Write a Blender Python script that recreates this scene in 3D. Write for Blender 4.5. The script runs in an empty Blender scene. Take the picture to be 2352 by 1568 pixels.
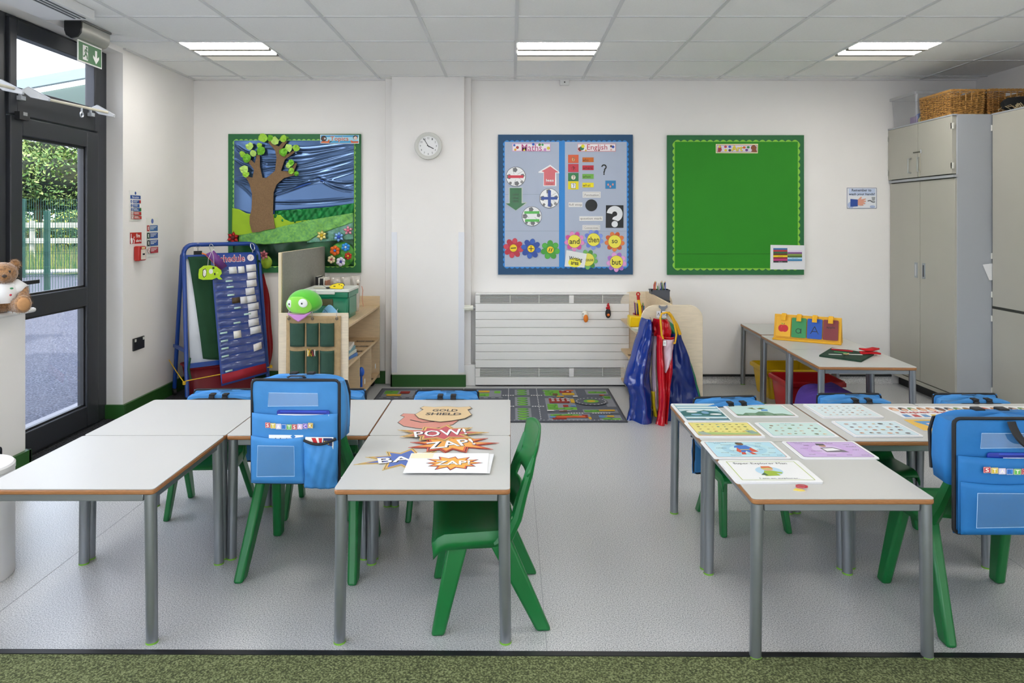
import bpy, math, random
from mathutils import Vector, Matrix, Euler
random.seed(7)
PI = math.pi
scn = bpy.context.scene
COL = scn.collection

# ---------------------------------------------------------------- camera, world, sun, exposure
F, CX, CY, HC = 1640.0, 1174.0, 505.0, 1.44      # focal length and principal point in pixels of 2352x1568, eye height
cam_data = bpy.data.cameras.new('camera')
cam_data.sensor_width = 36.0
cam_data.lens = F / 2352 * 36
cam_data.shift_x = (1176 - CX) / 2352
cam_data.shift_y = -(784 - CY) / 2352
cam_data.clip_start = 0.05
cam_data.clip_end = 300
cam = bpy.data.objects.new('camera', cam_data)
cam.location = (0, 0, HC)
cam.rotation_euler = (PI / 2, 0, 0)
COL.objects.link(cam)
scn.camera = cam

world = bpy.data.worlds.new('world')
scn.world = world
world.use_nodes = True
wn = world.node_tree
wn.nodes.clear()
wo = wn.nodes.new('ShaderNodeOutputWorld')
wb = wn.nodes.new('ShaderNodeBackground')
sky = wn.nodes.new('ShaderNodeTexSky')
sky.sky_type = 'NISHITA'
sky.sun_disc = False
sky.sun_elevation = math.radians(48)
sky.sun_rotation = math.radians(120)
sky.air_density = 1.0
sky.dust_density = 3.0
mx = wn.nodes.new('ShaderNodeMixRGB')
mx.inputs[0].default_value = 0.55
mx.inputs[2].default_value = (3.4, 3.6, 3.9, 1)
wn.links.new(sky.outputs[0], mx.inputs[1])
wn.links.new(mx.outputs[0], wb.inputs['Color'])
wb.inputs['Strength'].default_value = 0.75
wn.links.new(wb.outputs[0], wo.inputs['Surface'])

sun_d = bpy.data.lights.new('sun', 'SUN')
sun_d.energy = 4.0
sun_d.angle = math.radians(2)
sun_d.color = (1, .96, .88)
sun = bpy.data.objects.new('sun', sun_d)
sun.rotation_euler = Vector((-.62, .38, -.75)).to_track_quat('-Z', 'Y').to_euler()
COL.objects.link(sun)

PANEL_E = 13.0        # emission of the ceiling panel tubes
scn.view_settings.view_transform = 'Standard'
scn.view_settings.look = 'None'
scn.view_settings.exposure = 0.86
scn.view_settings.gamma = 1.0
scn.view_settings.use_curve_mapping = False
scn.cycles.max_bounces = 8
scn.cycles.diffuse_bounces = 6
scn.cycles.glossy_bounces = 3
scn.cycles.transparent_max_bounces = 10
scn.cycles.sample_clamp_indirect = 4.0
scn.cycles.caustics_reflective = False
scn.cycles.caustics_refractive = False
scn.cycles.use_denoising = True

# ---------------------------------------------------------------- materials
def lin(h):
    h = h.lstrip('#')
    r = []
    for i in (0, 2, 4):
        c = int(h[i:i + 2], 16) / 255
        r.append(c / 12.92 if c <= .04045 else ((c + .055) / 1.055) ** 2.4)
    return (r[0], r[1], r[2], 1)

_M = {}
def mat(h, rough=.55, metal=0.0, var=0.0, vs=30, bump=0.0, bs=200, coat=0.0, emit=0.0, spec=None, stretch=None, h2=None, sheen=0):
    """one procedural surface: base colour h (varied towards h2 by noise), roughness, optional bump"""
    key = (h, rough, metal, var, vs, bump, bs, coat, emit, spec, stretch, h2, sheen)
    if key in _M:
        return _M[key]
    m = bpy.data.materials.new('paint_' + h.lstrip('#'))
    m.use_nodes = True
    nt = m.node_tree
    b = nt.nodes['Principled BSDF']
    c = lin(h)
    b.inputs['Base Color'].default_value = c
    b.inputs['Roughness'].default_value = rough
    b.inputs['Metallic'].default_value = metal
    if coat: b.inputs['Coat Weight'].default_value = coat
    if spec is not None: b.inputs['Specular IOR Level'].default_value = spec
    if sheen: b.inputs['Sheen Weight'].default_value = sheen
    if emit:
        b.inputs['Emission Color'].default_value = c
        b.inputs['Emission Strength'].default_value = emit
    tc = None
    if var or bump:
        tc = nt.nodes.new('ShaderNodeTexCoord')
        mp = nt.nodes.new('ShaderNodeMapping')
        nt.links.new(tc.outputs['Object'], mp.inputs[0])
        if stretch: mp.inputs['Scale'].default_value = stretch
    if var:
        n = nt.nodes.new('ShaderNodeTexNoise')
        n.inputs['Scale'].default_value = vs
        n.inputs['Detail'].default_value = 4
        nt.links.new(mp.outputs[0], n.inputs['Vector'])
        r = nt.nodes.new('ShaderNodeValToRGB')
        c2 = lin(h2) if h2 else tuple(max(0, x * (1 - var)) for x in c[:3]) + (1,)
        r.color_ramp.elements[0].color = c2
        r.color_ramp.elements[0].position = .35
        r.color_ramp.elements[1].color = c
        r.color_ramp.elements[1].position = .65
        nt.links.new(n.outputs['Fac'], r.inputs[0])
        nt.links.new(r.outputs[0], b.inputs['Base Color'])
    if bump:
        n2 = nt.nodes.new('ShaderNodeTexNoise')
        n2.inputs['Scale'].default_value = bs
        n2.inputs['Detail'].default_value = 3
        nt.links.new(mp.outputs[0], n2.inputs['Vector'])
        bp = nt.nodes.new('ShaderNodeBump')
        bp.inputs['Strength'].default_value = bump
        bp.inputs['Distance'].default_value = .004
        nt.links.new(n2.outputs['Fac'], bp.inputs['Height'])
        nt.links.new(bp.outputs[0], b.inputs['Normal'])
    _M[key] = m
    return m

def speckle(name, stops, scale, rough, big=None, spec=.5):
    m = bpy.data.materials.new(name)
    m.use_nodes = True
    nt = m.node_tree
    b = nt.nodes['Principled BSDF']
    b.inputs['Roughness'].default_value = rough
    b.inputs['Specular IOR Level'].default_value = spec
    tc = nt.nodes.new('ShaderNodeTexCoord')
    n = nt.nodes.new('ShaderNodeTexNoise')
    n.inputs['Scale'].default_value = scale
    n.inputs['Detail'].default_value = 2
    nt.links.new(tc.outputs['Object'], n.inputs['Vector'])
    r = nt.nodes.new('ShaderNodeValToRGB')
    e = r.color_ramp.elements
    e[0].position, e[0].color = stops[0][0], lin(stops[0][1])
    e[1].position, e[1].color = stops[-1][0], lin(stops[-1][1])
    for p, c in stops[1:-1]:
        x = e.new(p); x.color = lin(c)
    nt.links.new(n.outputs['Fac'], r.inputs[0])
    nt.links.new(r.outputs[0], b.inputs['Base Color'])
    if big:
        bp = nt.nodes.new('ShaderNodeBump')
        bp.inputs['Strength'].default_value = big
        bp.inputs['Distance'].default_value = .006
        nt.links.new(n.outputs['Fac'], bp.inputs['Height'])
        nt.links.new(bp.outputs[0], b.inputs['Normal'])
    return m

def clear(name, tint='ffffff', refl=.07, alpha=.0, rough=.02):
    """thin clear sheet: see-through with a faint mirror and an optional tint that hides alpha of what is behind"""
    m = bpy.data.materials.new(name)
    m.use_nodes = True
    nt = m.node_tree
    nt.nodes.clear()
    o = nt.nodes.new('ShaderNodeOutputMaterial')
    t = nt.nodes.new('ShaderNodeBsdfTransparent')
    g = nt.nodes.new('ShaderNodeBsdfGlossy')
    g.inputs['Roughness'].default_value = rough
    mi = nt.nodes.new('ShaderNodeMixShader')
    mi.inputs[0].default_value = refl
    last = t.outputs[0]
    if alpha:
        d = nt.nodes.new('ShaderNodeBsdfDiffuse')
        d.inputs['Color'].default_value = lin(tint)
        m2 = nt.nodes.new('ShaderNodeMixShader')
        m2.inputs[0].default_value = alpha
        nt.links.new(t.outputs[0], m2.inputs[1])
        nt.links.new(d.outputs[0], m2.inputs[2])
        last = m2.outputs[0]
    nt.links.new(last, mi.inputs[1])
    nt.links.new(g.outputs[0], mi.inputs[2])
    nt.links.new(mi.outputs[0], o.inputs[0])
    return m

def canopy_mat():
    m = bpy.data.materials.new('polycarbonate_sheet')
    m.use_nodes = True
    nt = m.node_tree
    nt.nodes.clear()
    o = nt.nodes.new('ShaderNodeOutputMaterial')
    t = nt.nodes.new('ShaderNodeBsdfTranslucent')
    t.inputs['Color'].default_value = (.93, .95, 1, 1)
    nt.links.new(t.outputs[0], o.inputs[0])
    return m

WHITE = mat('e9e9e9', .6)
WALL = mat('eeecea', .75, var=.02, vs=3, bump=.05, bs=60)
BLACK = mat('15171a', .5)
BIRCH = mat('dcc6a4', .5, var=.1, vs=14, stretch=(1, 1, 9))
BIRCHX = mat('d2b78f', .5, var=.12, vs=14, stretch=(9, 1, 1))
CHROME = mat('b9bbbd', .3, .9)
LEGM = mat('959a9f', .32, .75, var=.05, vs=8)
GREENP = mat('0f6d33', .34, var=.06, vs=10, bump=.06, bs=500)
BAG = mat('3a86c8', .66, var=.13, vs=7, bump=1.0, bs=13)
TRIM = mat('16161a', .7)
CLEAR = clear('clear_vinyl', 'cfe2f5', .12, .12, .08)
GLASS = clear('window_glass', refl=.05)

# ---------------------------------------------------------------- mesh builder
class MB:
    def __init__(s):
        s.v, s.f, s.m, s.ml = [], [], [], []
        s.T = Matrix.Identity(4)
    def mi(s, m):
        if m not in s.ml: s.ml.append(m)
        return s.ml.index(m)
    def add(s, vs, fs, m):
        o = len(s.v)
        T = s.T
        s.v += [tuple(T @ Vector(p)) for p in vs]
        s.f += [tuple(i + o for i in f) for f in fs]
        s.m += [s.mi(m)] * len(fs)
        return s
    def box(s, x0, x1, y0, y1, z0, z1, m, R=None):
        vs = [Vector((x, y, z)) for z in (z0, z1) for y in (y0, y1) for x in (x0, x1)]
        if R is not None:
            c = Vector(((x0 + x1) / 2, (y0 + y1) / 2, (z0 + z1) / 2))
            vs = [R @ (p - c) + c for p in vs]
        return s.add(vs, [(0, 2, 3, 1), (4, 5, 7, 6), (0, 1, 5, 4), (2, 6, 7, 3), (0, 4, 6, 2), (1, 3, 7, 5)], m)
    def prism(s, pts, z0, z1, m, side=None):
        n = len(pts)
        a = sum(pts[i][0] * pts[(i + 1) % n][1] - pts[(i + 1) % n][0] * pts[i][1] for i in range(n))
        if a < 0: pts = pts[::-1]
        vs = [(p[0], p[1], z0) for p in pts] + [(p[0], p[1], z1) for p in pts]
        s.add(vs, [tuple(range(n, 2 * n)), tuple(range(n - 1, -1, -1))], m)
        o = len(s.v) - 2 * n
        k = s.mi(side or m)
        for i in range(n):
            j = (i + 1) % n
            s.f.append((o + i, o + j, o + n + j, o + n + i)); s.m.append(k)
        return s
    def tube(s, pts, r, m, n=10, closed=False, cap=True, flat=1.0):
        pts = [Vector(p) for p in pts]
        N = len(pts)
        rs = r if isinstance(r, (list, tuple)) else [r] * N
        t0 = (pts[1] - pts[0]).normalized()
        up = Vector((0, 0, 1)) if abs(t0.z) < .9 else Vector((0, 1, 0))
        nrm = t0.cross(up).normalized()
        vs = []
        for i, p in enumerate(pts):
            if closed: t = (pts[(i + 1) % N] - pts[i - 1]).normalized()
            elif i == 0: t = t0
            elif i == N - 1: t = (pts[-1] - pts[-2]).normalized()
            else: t = ((pts[i + 1] - p).normalized() + (p - pts[i - 1]).normalized()).normalized()
            nrm = (nrm - t * nrm.dot(t)).normalized()
            b = t.cross(nrm)
            for k in range(n):
                a = 2 * PI * k / n
                vs.append(p + (nrm * math.cos(a) + b * math.sin(a) * flat) * rs[i])
        fs = []
        for i in range(N if closed else N - 1):
            j = (i + 1) % N
            for k in range(n):
                l = (k + 1) % n
                fs.append((i * n + k, i * n + l, j * n + l, j * n + k))
        if cap and not closed:
            fs.append(tuple(range(n - 1, -1, -1)))
            fs.append(tuple((N - 1) * n + k for k in range(n)))
        return s.add(vs, fs, m)
    def lathe(s, prof, m, n=24, c=(0, 0, 0)):
        vs, fs = [], []
        for r, z in prof:
            for k in range(n):
                a = 2 * PI * k / n
                vs.append((c[0] + r * math.cos(a), c[1] + r * math.sin(a), c[2] + z))
        for i in range(len(prof) - 1):
            for k in range(n):
                l = (k + 1) % n
                fs.append((i * n + k, i * n + l, (i + 1) * n + l, (i + 1) * n + k))
        if prof[0][0] > 1e-6: fs.append(tuple(range(n - 1, -1, -1)))
        if prof[-1][0] > 1e-6: fs.append(tuple((len(prof) - 1) * n + k for k in range(n)))
        return s.add(vs, fs, m)
    def ball(s, c, r, m, n=20, h=12, R=None):
        if not isinstance(r, (list, tuple)): r = (r, r, r)
        vs, fs = [], []
        for i in range(h + 1):
            t = PI * i / h
            for k in range(n):
                a = 2 * PI * k / n
                p = Vector((r[0] * math.sin(t) * math.cos(a), r[1] * math.sin(t) * math.sin(a), r[2] * math.cos(t)))
                if R is not None: p = R @ p
                vs.append(p + Vector(c))
        for i in range(h):
            for k in range(n):
                l = (k + 1) % n
                fs.append((i * n + k, (i + 1) * n + k, (i + 1) * n + l, i * n + l))
        return s.add(vs, fs, m)
    def grid(s, fn, nu, nv, m, skip=None, wrap=False):
        vs = [fn(i / nu, j / nv) for j in range(nv + 1) for i in range(nu + 1)]
        fs = []
        for j in range(nv):
            for i in range(nu):
                if skip and skip((i + .5) / nu, (j + .5) / nv): continue
                a = j * (nu + 1) + i
                fs.append((a, a + 1, a + nu + 2, a + nu + 1))
        return s.add(vs, fs, m)
    def build(s, name, parent=None, loc=(0, 0, 0), rot=(0, 0, 0), bev=0, solid=0, sub=0, ang=35, off=-1, remesh=0, weld=False):
        me = bpy.data.meshes.new(name)
        me.from_pydata(s.v, [], s.f)
        for m in s.ml: me.materials.append(m)
        me.polygons.foreach_set('material_index', s.m)
        me.validate()
        me.polygons.foreach_set('use_smooth', [True] * len(me.polygons))
        me.set_sharp_from_angle(angle=math.radians(ang))
        o = bpy.data.objects.new(name, me)
        COL.objects.link(o)
        o.location = loc
        o.rotation_euler = rot
        if parent: o.parent = parent
        if weld:
            w = o.modifiers.new('weld', 'WELD'); w.merge_threshold = .0005
        if remesh:
            r = o.modifiers.new('remesh', 'REMESH'); r.mode = 'VOXEL'; r.voxel_size = remesh; r.use_smooth_shade = True
        if solid:
            d = o.modifiers.new('solid', 'SOLIDIFY'); d.thickness = solid; d.offset = off
        if bev:
            b = o.modifiers.new('bevel', 'BEVEL'); b.width = bev; b.segments = 2; b.limit_method = 'ANGLE'; b.angle_limit = math.radians(40)
        if sub:
            q = o.modifiers.new('sub', 'SUBSURF'); q.levels = sub; q.render_levels = sub
        return o

def tag(o, label, cat, group=None):
    o['label'] = label; o['category'] = cat
    if group: o['group'] = group
    return o
def thing(name, label, cat, loc=(0, 0, 0), rz=0, group=None, rot=None):
    o = bpy.data.objects.new(name, None)
    o.empty_display_size = .1
    COL.objects.link(o)
    o.location = loc
    o.rotation_euler = rot or (0, 0, rz)
    return tag(o, label, cat, group)
def struct(o):
    o['kind'] = 'structure'
    return o
def dup(root, label, loc=None, rz=None, group=None, scale=None):
    def cp(o, par):
        c = o.copy(); COL.objects.link(c)
        if par: c.parent = par
        for ch in [x for x in KIDS.get(o.name, [])]:
            cp(ch, c)
        return c
    KIDS = {}
    for x in bpy.data.objects:
        if x.parent: KIDS.setdefault(x.parent.name, []).append(x)
    r = cp(root, None)
    if label: r['label'] = label
    if group: r['group'] = group
    if loc is not None: r.location = loc
    if rz is not None: r.rotation_euler = (0, 0, rz)
    if scale is not None: r.scale = scale
    return r

_TX = {}
def textgeo(txt, bold):
    k = (txt, bold)
    if k in _TX: return _TX[k]
    cu = bpy.data.curves.new('t', 'FONT')
    cu.body = txt; cu.size = 1; cu.resolution_u = 2
    cu.offset = bold
    ob = bpy.data.objects.new('t', cu)
    COL.objects.link(ob)
    bpy.context.view_layer.update()
    me = bpy.data.meshes.new_from_object(ob)
    vs = [tuple(v.co) for v in me.vertices]
    fs = [tuple(p.vertices) for p in me.polygons]
    bpy.data.objects.remove(ob); bpy.data.meshes.remove(me); bpy.data.curves.remove(cu)
    x0 = min(v[0] for v in vs); x1 = max(v[0] for v in vs)
    y0 = min(v[1] for v in vs); y1 = max(v[1] for v in vs)
    _TX[k] = (vs, fs, x0, x1, y0, y1)
    return _TX[k]

class Sheet(MB):
    """flat thing drawn in its own plane: u to the right, v downwards, in units of k metres, layer on layer"""
    def __init__(s, u0, v0, k, step=.00035):
        super().__init__()
        s.u0, s.v0, s.k, s.z, s.step = u0, v0, k, 0.0, step
        s.rt = None
    def P(s, u, v):
        return ((u - s.u0) * s.k, -(v - s.v0) * s.k)
    def base(s, pts, m, t=.002, side=None):
        s.prism([s.P(*p) for p in pts], s.z, s.z + t, m, side)
        s.z += t
        return s
    def poly(s, pts, m, raise_=True):
        if raise_: s.z += s.step
        q = [s.P(*p) for p in pts]
        n = len(q)
        a = sum(q[i][0] * q[(i + 1) % n][1] - q[(i + 1) % n][0] * q[i][1] for i in range(n))
        if a < 0: q = q[::-1]
        s.add([(p[0], p[1], s.z) for p in q], [tuple(range(n))], m)
        return s
    def rect(s, a, b, c, d, m, raise_=True):
        return s.poly([(a, b), (c, b), (c, d), (a, d)], m, raise_)
    def rects(s, lst, m):
        s.z += s.step
        for r in lst: s.rect(*r, m, False)
        return s
    def circ(s, u, v, r, m, ry=None, n=28, raise_=True):
        ry = ry or r
        return s.poly([(u + r * math.cos(2 * PI * i / n), v + ry * math.sin(2 * PI * i / n)) for i in range(n)], m, raise_)
    def line(s, pts, w, m, raise_=True):
        if raise_: s.z += s.step
        for (a, b), (c, d) in zip(pts, pts[1:]):
            L = math.hypot(c - a, d - b) or 1
            s.z += .00002
            nx, ny = -(d - b) / L * w / 2, (c - a) / L * w / 2
            s.poly([(a + nx, b + ny), (c + nx, d + ny), (c - nx, d - ny), (a - nx, b - ny)], m, False)
        return s
    def frame(s, a, b, c, d, w, m):
        s.z += s.step
        for r in ((a, b, c, b + w), (a, d - w, c, d), (a, b, a + w, d), (c - w, b, c, d)): s.rect(*r, m, False)
        return s
    def qmark(s, u, v, w, h, t, m):
        """question mark centred on (u, v): round hook, short stem, dot"""
        r = w / 2 - t / 2
        cy = v - h / 2 + w / 2
        P_ = [(u + r * math.cos(a), cy + r * math.sin(a)) for a in [PI + .1 + (PI * 1.36) * i / 22 for i in range(23)]]
        ve = v + h * .5 - t * 1.3
        P_ += [(u + r * .3, v + h * .10), (u + r * .04, (v + h * .10 + ve) / 2), (u, ve)]
        L_, R_ = [], []
        for i, p in enumerate(P_):
            a, b = P_[max(0, i - 1)], P_[min(len(P_) - 1, i + 1)]
            dx, dy = b[0] - a[0], b[1] - a[1]
            q = math.hypot(dx, dy)
            L_.append((p[0] - dy / q * t / 2, p[1] + dx / q * t / 2)); R_.append((p[0] + dy / q * t / 2, p[1] - dx / q * t / 2))
        s.z += s.step
        for i in range(len(P_) - 1): s.poly([L_[i], L_[i + 1], R_[i + 1], R_[i]], m, False)
        s.circ(u, v + h / 2 - t * .56, t * .58, m, None, 18, False)
        return s
    def text(s, txt, u, v, w, h, m, bold=.0, rot=0):
        """txt centred on (u, v), fitted to width w and height h"""
        vs, fs, x0, x1, y0, y1 = textgeo(txt, bold)
        s.z += s.step
        cx, cy = (x0 + x1) / 2, (y0 + y1) / 2
        sx, sy = w / (x1 - x0), h / (y1 - y0)
        px, py = s.P(u, v)
        ca, sa = math.cos(rot), math.sin(rot)
        out = []
        for p in vs:
            X, Y = (p[0] - cx) * sx * s.k, (p[1] - cy) * sy * s.k
            out.append((px + X * ca - Y * sa, py + X * sa + Y * ca, s.z))
        s.add(out, fs, m)
        return s

def rr(a, b, c, d, r, n=5):
    """rounded rectangle outline"""
    out = []
    for cx, cy, t in ((c - r, b + r, -PI / 2), (c - r, d - r, 0), (a + r, d - r, PI / 2), (a + r, b + r, PI)):
        for i in range(n + 1):
            q = t + PI / 2 * i / n
            out.append((cx + r * math.cos(q), cy + r * math.sin(q)))
    return out

WROT = (PI / 2, 0, 0)          # facing the camera side of the room
LROT = (PI / 2, 0, PI / 2)     # on the left wall, facing into the room
class Wall:
    """a stretch of the back wall measured in one enlarged view: origin, enlargement, distance of the plane"""
    def __init__(s, ox, oy, sc, Y):
        s.ox, s.oy, s.sc, s.Y = ox, oy, sc, Y
        s.k = Y / F / sc
    def at(s, u, v, Y=None):
        return ((s.ox + u / s.sc - CX) * s.Y / F, Y or s.Y, HC - (s.oy + v / s.sc - CY) * s.Y / F)
    def sheet(s, u, v): return Sheet(u, v, s.k)
    def put(s, sh, name, label, cat, lvl=1, group=None, ry=0):
        o = sh.build(name, loc=s.at(sh.u0, sh.v0, s.Y - .0035 * lvl), rot=(PI / 2, ry, 0))
        return tag(o, label, cat, group)
def wx(px, Y): return (px - CX) * Y / F
def wz(py, Y): return HC - (py - CY) * Y / F
# ---------------------------------------------------------------- room shell
XL, XR, YB, H = -2.80, 4.10, 6.30, 2.68
XO = -2.92            # plane of the door and window frames
YN = -4.5             # wall behind the viewer
FLOOR = speckle('vinyl_floor', [(.36, '85888c'), (.45, 'afb1b3'), (.55, 'c2c3c4'), (.66, 'd6d6d6')], 230, .33)
CARPET = speckle('carpet_pile', [(.34, '33391f'), (.5, '576039'), (.66, '838b61')], 160, .95, .8)
MATTING = speckle('entrance_matting', [(.35, '17181c'), (.6, '3b3d44')], 120, .9, .5)
TILE = mat('f4f5f5', .85, var=.03, vs=90, bump=.1, bs=300)
GRIDM = mat('d6d8da', .5)
FRAME = mat('33363c', .42, .2, var=.04, vs=5)
SKIRT = mat('2a5a26', .42, var=.05, vs=5)

m = MB(); m.box(XL - .15, XR + .2, 2.375, YB + .2, -.1, 0, FLOOR)
SEAM = mat('9a9ca0', .5)
fl = struct(m.build('floor'))
m = MB()
for x in (-1.88, .12, 2.12): m.box(x - .0015, x + .0015, 2.38, 6.25, 0, .0006, SEAM)
struct(m.build('trim_1', rot=(0, 0, 0)))
m = MB(); m.box(XL - .15, XR + .2, .9, 2.36, -.1, .004, CARPET)
c = m.build('carpet', rot=(0, 0, -.0065)); tag(c, 'moss green carpet along the front edge of the floor', 'carpet')
c['kind'] = 'structure'
m = MB(); m.box(XL - .15, XR + .2, YN - .2, .92, -.1, .003, mat('e6e4de', .5)); struct(m.build('floor'))  # unseen floor behind the viewer, made pale to bounce light to the ceiling
m = MB(); m.box(XL, XR, 2.352, 2.376, 0, .007, BLACK); struct(m.build('trim_2', rot=(0, 0, -.0065)))

# ceiling: tiles in a white grid
TW, TX0 = .594, .035
m = MB(); m.box(XL - .2, XR + .2, YN - .2, YB + .2, H, H + .05, TILE); struct(m.build('ceiling'))
m = MB()
k = -5
for k in range(-5, 8):
    x = TX0 + k * TW
    if XL + .02 < x < XR: m.box(x - .011, x + .011, YN, YB - .002, H - .006, H + .001, GRIDM)
ys = [6.15 - .6 * i for i in range(18)]
for y in ys: m.box(XL + .02, XR, y - .011, y + .011, H - .005, H + .001, GRIDM)
m.box(XL, XR, YB - .025, YB - .001, H - .012, H, mat('dcdcdc', .5)); m.box(XL, XL + .022, 5.15, YB, H - .012, H, mat('dcdcdc', .5))
struct(m.build('trim_3'))
def tile_row(y0):
    return y0
TUBE = mat('fffaf3', .5, emit=PANEL_E)
REFL = mat('efe9dc', .4, emit=.1)
LV = mat('8f8c86', .5)
LABL = ['above the exit sign side', 'over the middle of the room', 'towards the tall cupboards']
first = None
for row, y0 in enumerate((4.95, 2.55, .15, -2.25)):
    for ci, kk in enumerate((-4, 0, 4)):
        x0 = TX0 + kk * TW + (.02 if kk < 0 else 0)
        lab = 'recessed square ceiling light, ' + (['leftmost of the three lit panels', 'middle one of the three lit panels', 'rightmost of the three lit panels'][ci] if row == 0 else '%s of row %s nearer the viewer' % (['left', 'middle', 'right'][ci], ['', 'one', 'two', 'three'][row]))
        if first is None:
            t = thing('ceiling_light', lab, 'ceiling light', (x0, y0, H), group='square ceiling lights')
            b = MB()
            b.box(.012, TW - .012, .012, .588, -.004, -.001, REFL)
            b.build('reflector', t)
            for a0, a1, mm in ((.02, .17, TUBE), (.228, .34, TUBE)):
                q = MB(); q.box(.014, TW - .014, a0, a1, -.012, -.005, mm); q.build('tube_window', t, bev=.002)
            q = MB()
            for a, b_ in ((.175, .222), (.345, .39)): q.box(.012, TW - .012, a, b_, -.018, -.004, LV)
            q.box(0, TW, 0, .012, -.008, 0, GRIDM); q.box(0, TW, .588, .6, -.008, 0, GRIDM); q.box(0, .012, .0121, .5879, -.008, 0, GRIDM); q.box(TW - .012, TW, .0121, .5879, -.008, 0, GRIDM)
            q.build('frame', t)
            first = t
        elif row < 4:
            dup(first, lab, (x0, y0, H))

# walls
m = MB(); m.box(XL - .15, XR + .2, YB, YB + .2, 0, H, WALL); struct(m.build('wall_back'))
m = MB(); m.box(XR, XR + .2, YN, YB, 0, H, WALL); struct(m.build('wall_right'))
m = MB(); m.box(XL - .3, XR + .2, YN - .2, YN, 0, .85, WALL); m.box(XL - .3, XR + .2, YN - .2, YN, 2.45, H, WALL); m.box(XL - .3, -2.3, YN - .2, YN, .85, 2.45, WALL); m.box(3.6, XR + .2, YN - .2, YN, .85, 2.45, WALL); struct(m.build('wall_front'))
w4 = struct(thing('added_window', 'unseen windows added in the wall behind the viewer to light the ceiling', 'window'))  # unseen windows, added so daylight and sun bounce up to the ceiling
m = MB()
for x in (-2.3, -1.15, 0, 1.2, 2.4, 3.54): m.box(x, x + .06, YN - .12, YN - .05, .85, 2.45, FRAME)
m.box(-2.3, 3.6, YN - .115, YN - .055, .85, .91, FRAME); m.box(-2.3, 3.6, YN - .115, YN - .055, 2.39, 2.45, FRAME); m.build('window_frame', w4)
m = MB(); m.box(-2.3, 3.6, YN - .09, YN - .085, .88, 2.42, GLASS); m.build('glass', w4)
m = MB()
m.box(XL - .16, XL, 5.15, YB, 0, H, WALL)
m.box(XL - .26, XL, YN, 5.15, 2.64, H, WALL)
m.box(XL - .26, XL, YN, 4.115, 0, .905, WALL)
struct(m.build('wall_left'))
m = MB(); m.box(XL - .2, XL + .035, YN + .1, 4.165, .905, .932, mat('eeeeee', .35)); struct(m.build('trim_4', bev=.012))
# column and pipe boxing
m = MB(); m.box(wx(900, 6.18), wx(1066, 6.18), 6.18, YB, 0, H, WALL)
struct(m.build('wall_column'))
m = MB()
for a, b in ((wx(900, 6.18) - .002, wx(912, 6.18)), (wx(1053, 6.18), wx(1066, 6.18) + .002)):
    m.box(a, b, 6.176, 6.2, .12, wz(533, 6.18), mat('dfe2ea', .3))
struct(m.build('trim_5'))
m = MB(); m.box(wx(1066, 6.22), wx(1082, 6.22), 6.235, YB, .0, H, mat('e2e0df', .6)); m.box(wx(1066, 6.2), wx(1092, 6.2), 6.2, YB, 0, wz(838, 6.2), mat('e6e5e4', .5))
m.box(wx(884, 6.25), wx(900, 6.2), 6.27, YB, 0, H, WALL)
struct(m.build('trim_6', bev=.004))
# skirtings
m = MB()
m.box(wx(897, 6.16), wx(1070, 6.16), 6.16, 6.18, 0, .103, SKIRT)
m.box(wx(897, 6.16), wx(897, 6.16) + .015, 6.16, YB, 0, .103, SKIRT)
m.box(XL + .02, wx(895, 6.28), 6.28, YB, 0, .11, SKIRT); struct(m.build('baseboard_back', bev=.002))
m = MB(); m.box(XL, XL + .02, 5.15, YB, 0, .11, SKIRT); m.box(XO, XL + .02, 5.13, 5.15, 0, .11, SKIRT)
m.box(XL, XL + .022, YN, 4.135, 0, .115, SKIRT); m.box(XO, XL + .022, 4.115, 4.137, 0, .115, SKIRT)
struct(m.build('baseboard_left', bev=.002))
# coved vinyl with a black capping strip along the right part of the back wall
m = MB()
x0, x1 = 1.42, 3.35
m.grid(lambda u, v: (x0 + (x1 - x0) * u, 6.298 - .05 * (1 - math.sin(v * PI / 2)), .001 + .062 * (1 - math.cos(v * PI / 2))), 1, 6, FLOOR)
m.box(x0, x1, 6.285, 6.3, .062, .08, BLACK)
m.box(x0, x1, 6.293, 6.3, .045, .062, FLOOR)
struct(m.build('baseboard_right'))
# matting strip in front of the outside door
m = MB()
m.box(XO, -2.45, 4.14, 5.13, 0, .008, MATTING)
for i in range(24): m.box(XO + .02 * i, XO + .02 * i + .009, 4.14, 5.13, .008, .012, MATTING)
m.box(-2.795, -2.32, 5.13, 6.2, 0, .006, MATTING)  # same dark material carried on along the left wall, past the door
tag(m.build('entrance_mat'), 'dark ribbed entrance matting in front of the outside door, dark floor beyond', 'mat')

# ---------------------------------------------------------------- outside door, window over it, windows beside it
def bars(mb, rects, m, x0=XO - .05, x1=XO + .02):
    for a, b, c, d in rects: mb.box(x0, x1, a, b, c, d, m)
m = MB()
bars(m, [(5.03, 5.155, 0, 2.64), (4.0, 4.13, 0, 2.64), (4.13, 5.03, 2.62, 2.64), (4.0, 5.155, -.0, .02)], FRAME, XO - .07, XO)
struct(m.build('trim_7', bev=.004))
dr = struct(thing('door_1', 'dark grey glazed outside door in the left wall', 'door', (0, 0, 0)))
m = MB(); bars(m, [(4.14, 4.24, .025, 2.05), (4.886, 5.02, .025, 2.05), (4.24, 4.886, 1.94, 2.05), (4.24, 4.886, .855, .982), (4.24, 4.886, .025, .167)], FRAME)
m.build('door_frame', dr, bev=.006)
m = MB(); bars(m, [(4.235, 4.89, .975, 1.945), (4.235, 4.89, .16, .86)], GLASS, XO - .012, XO - .008); m.build('glass', dr)
m = MB()
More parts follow.
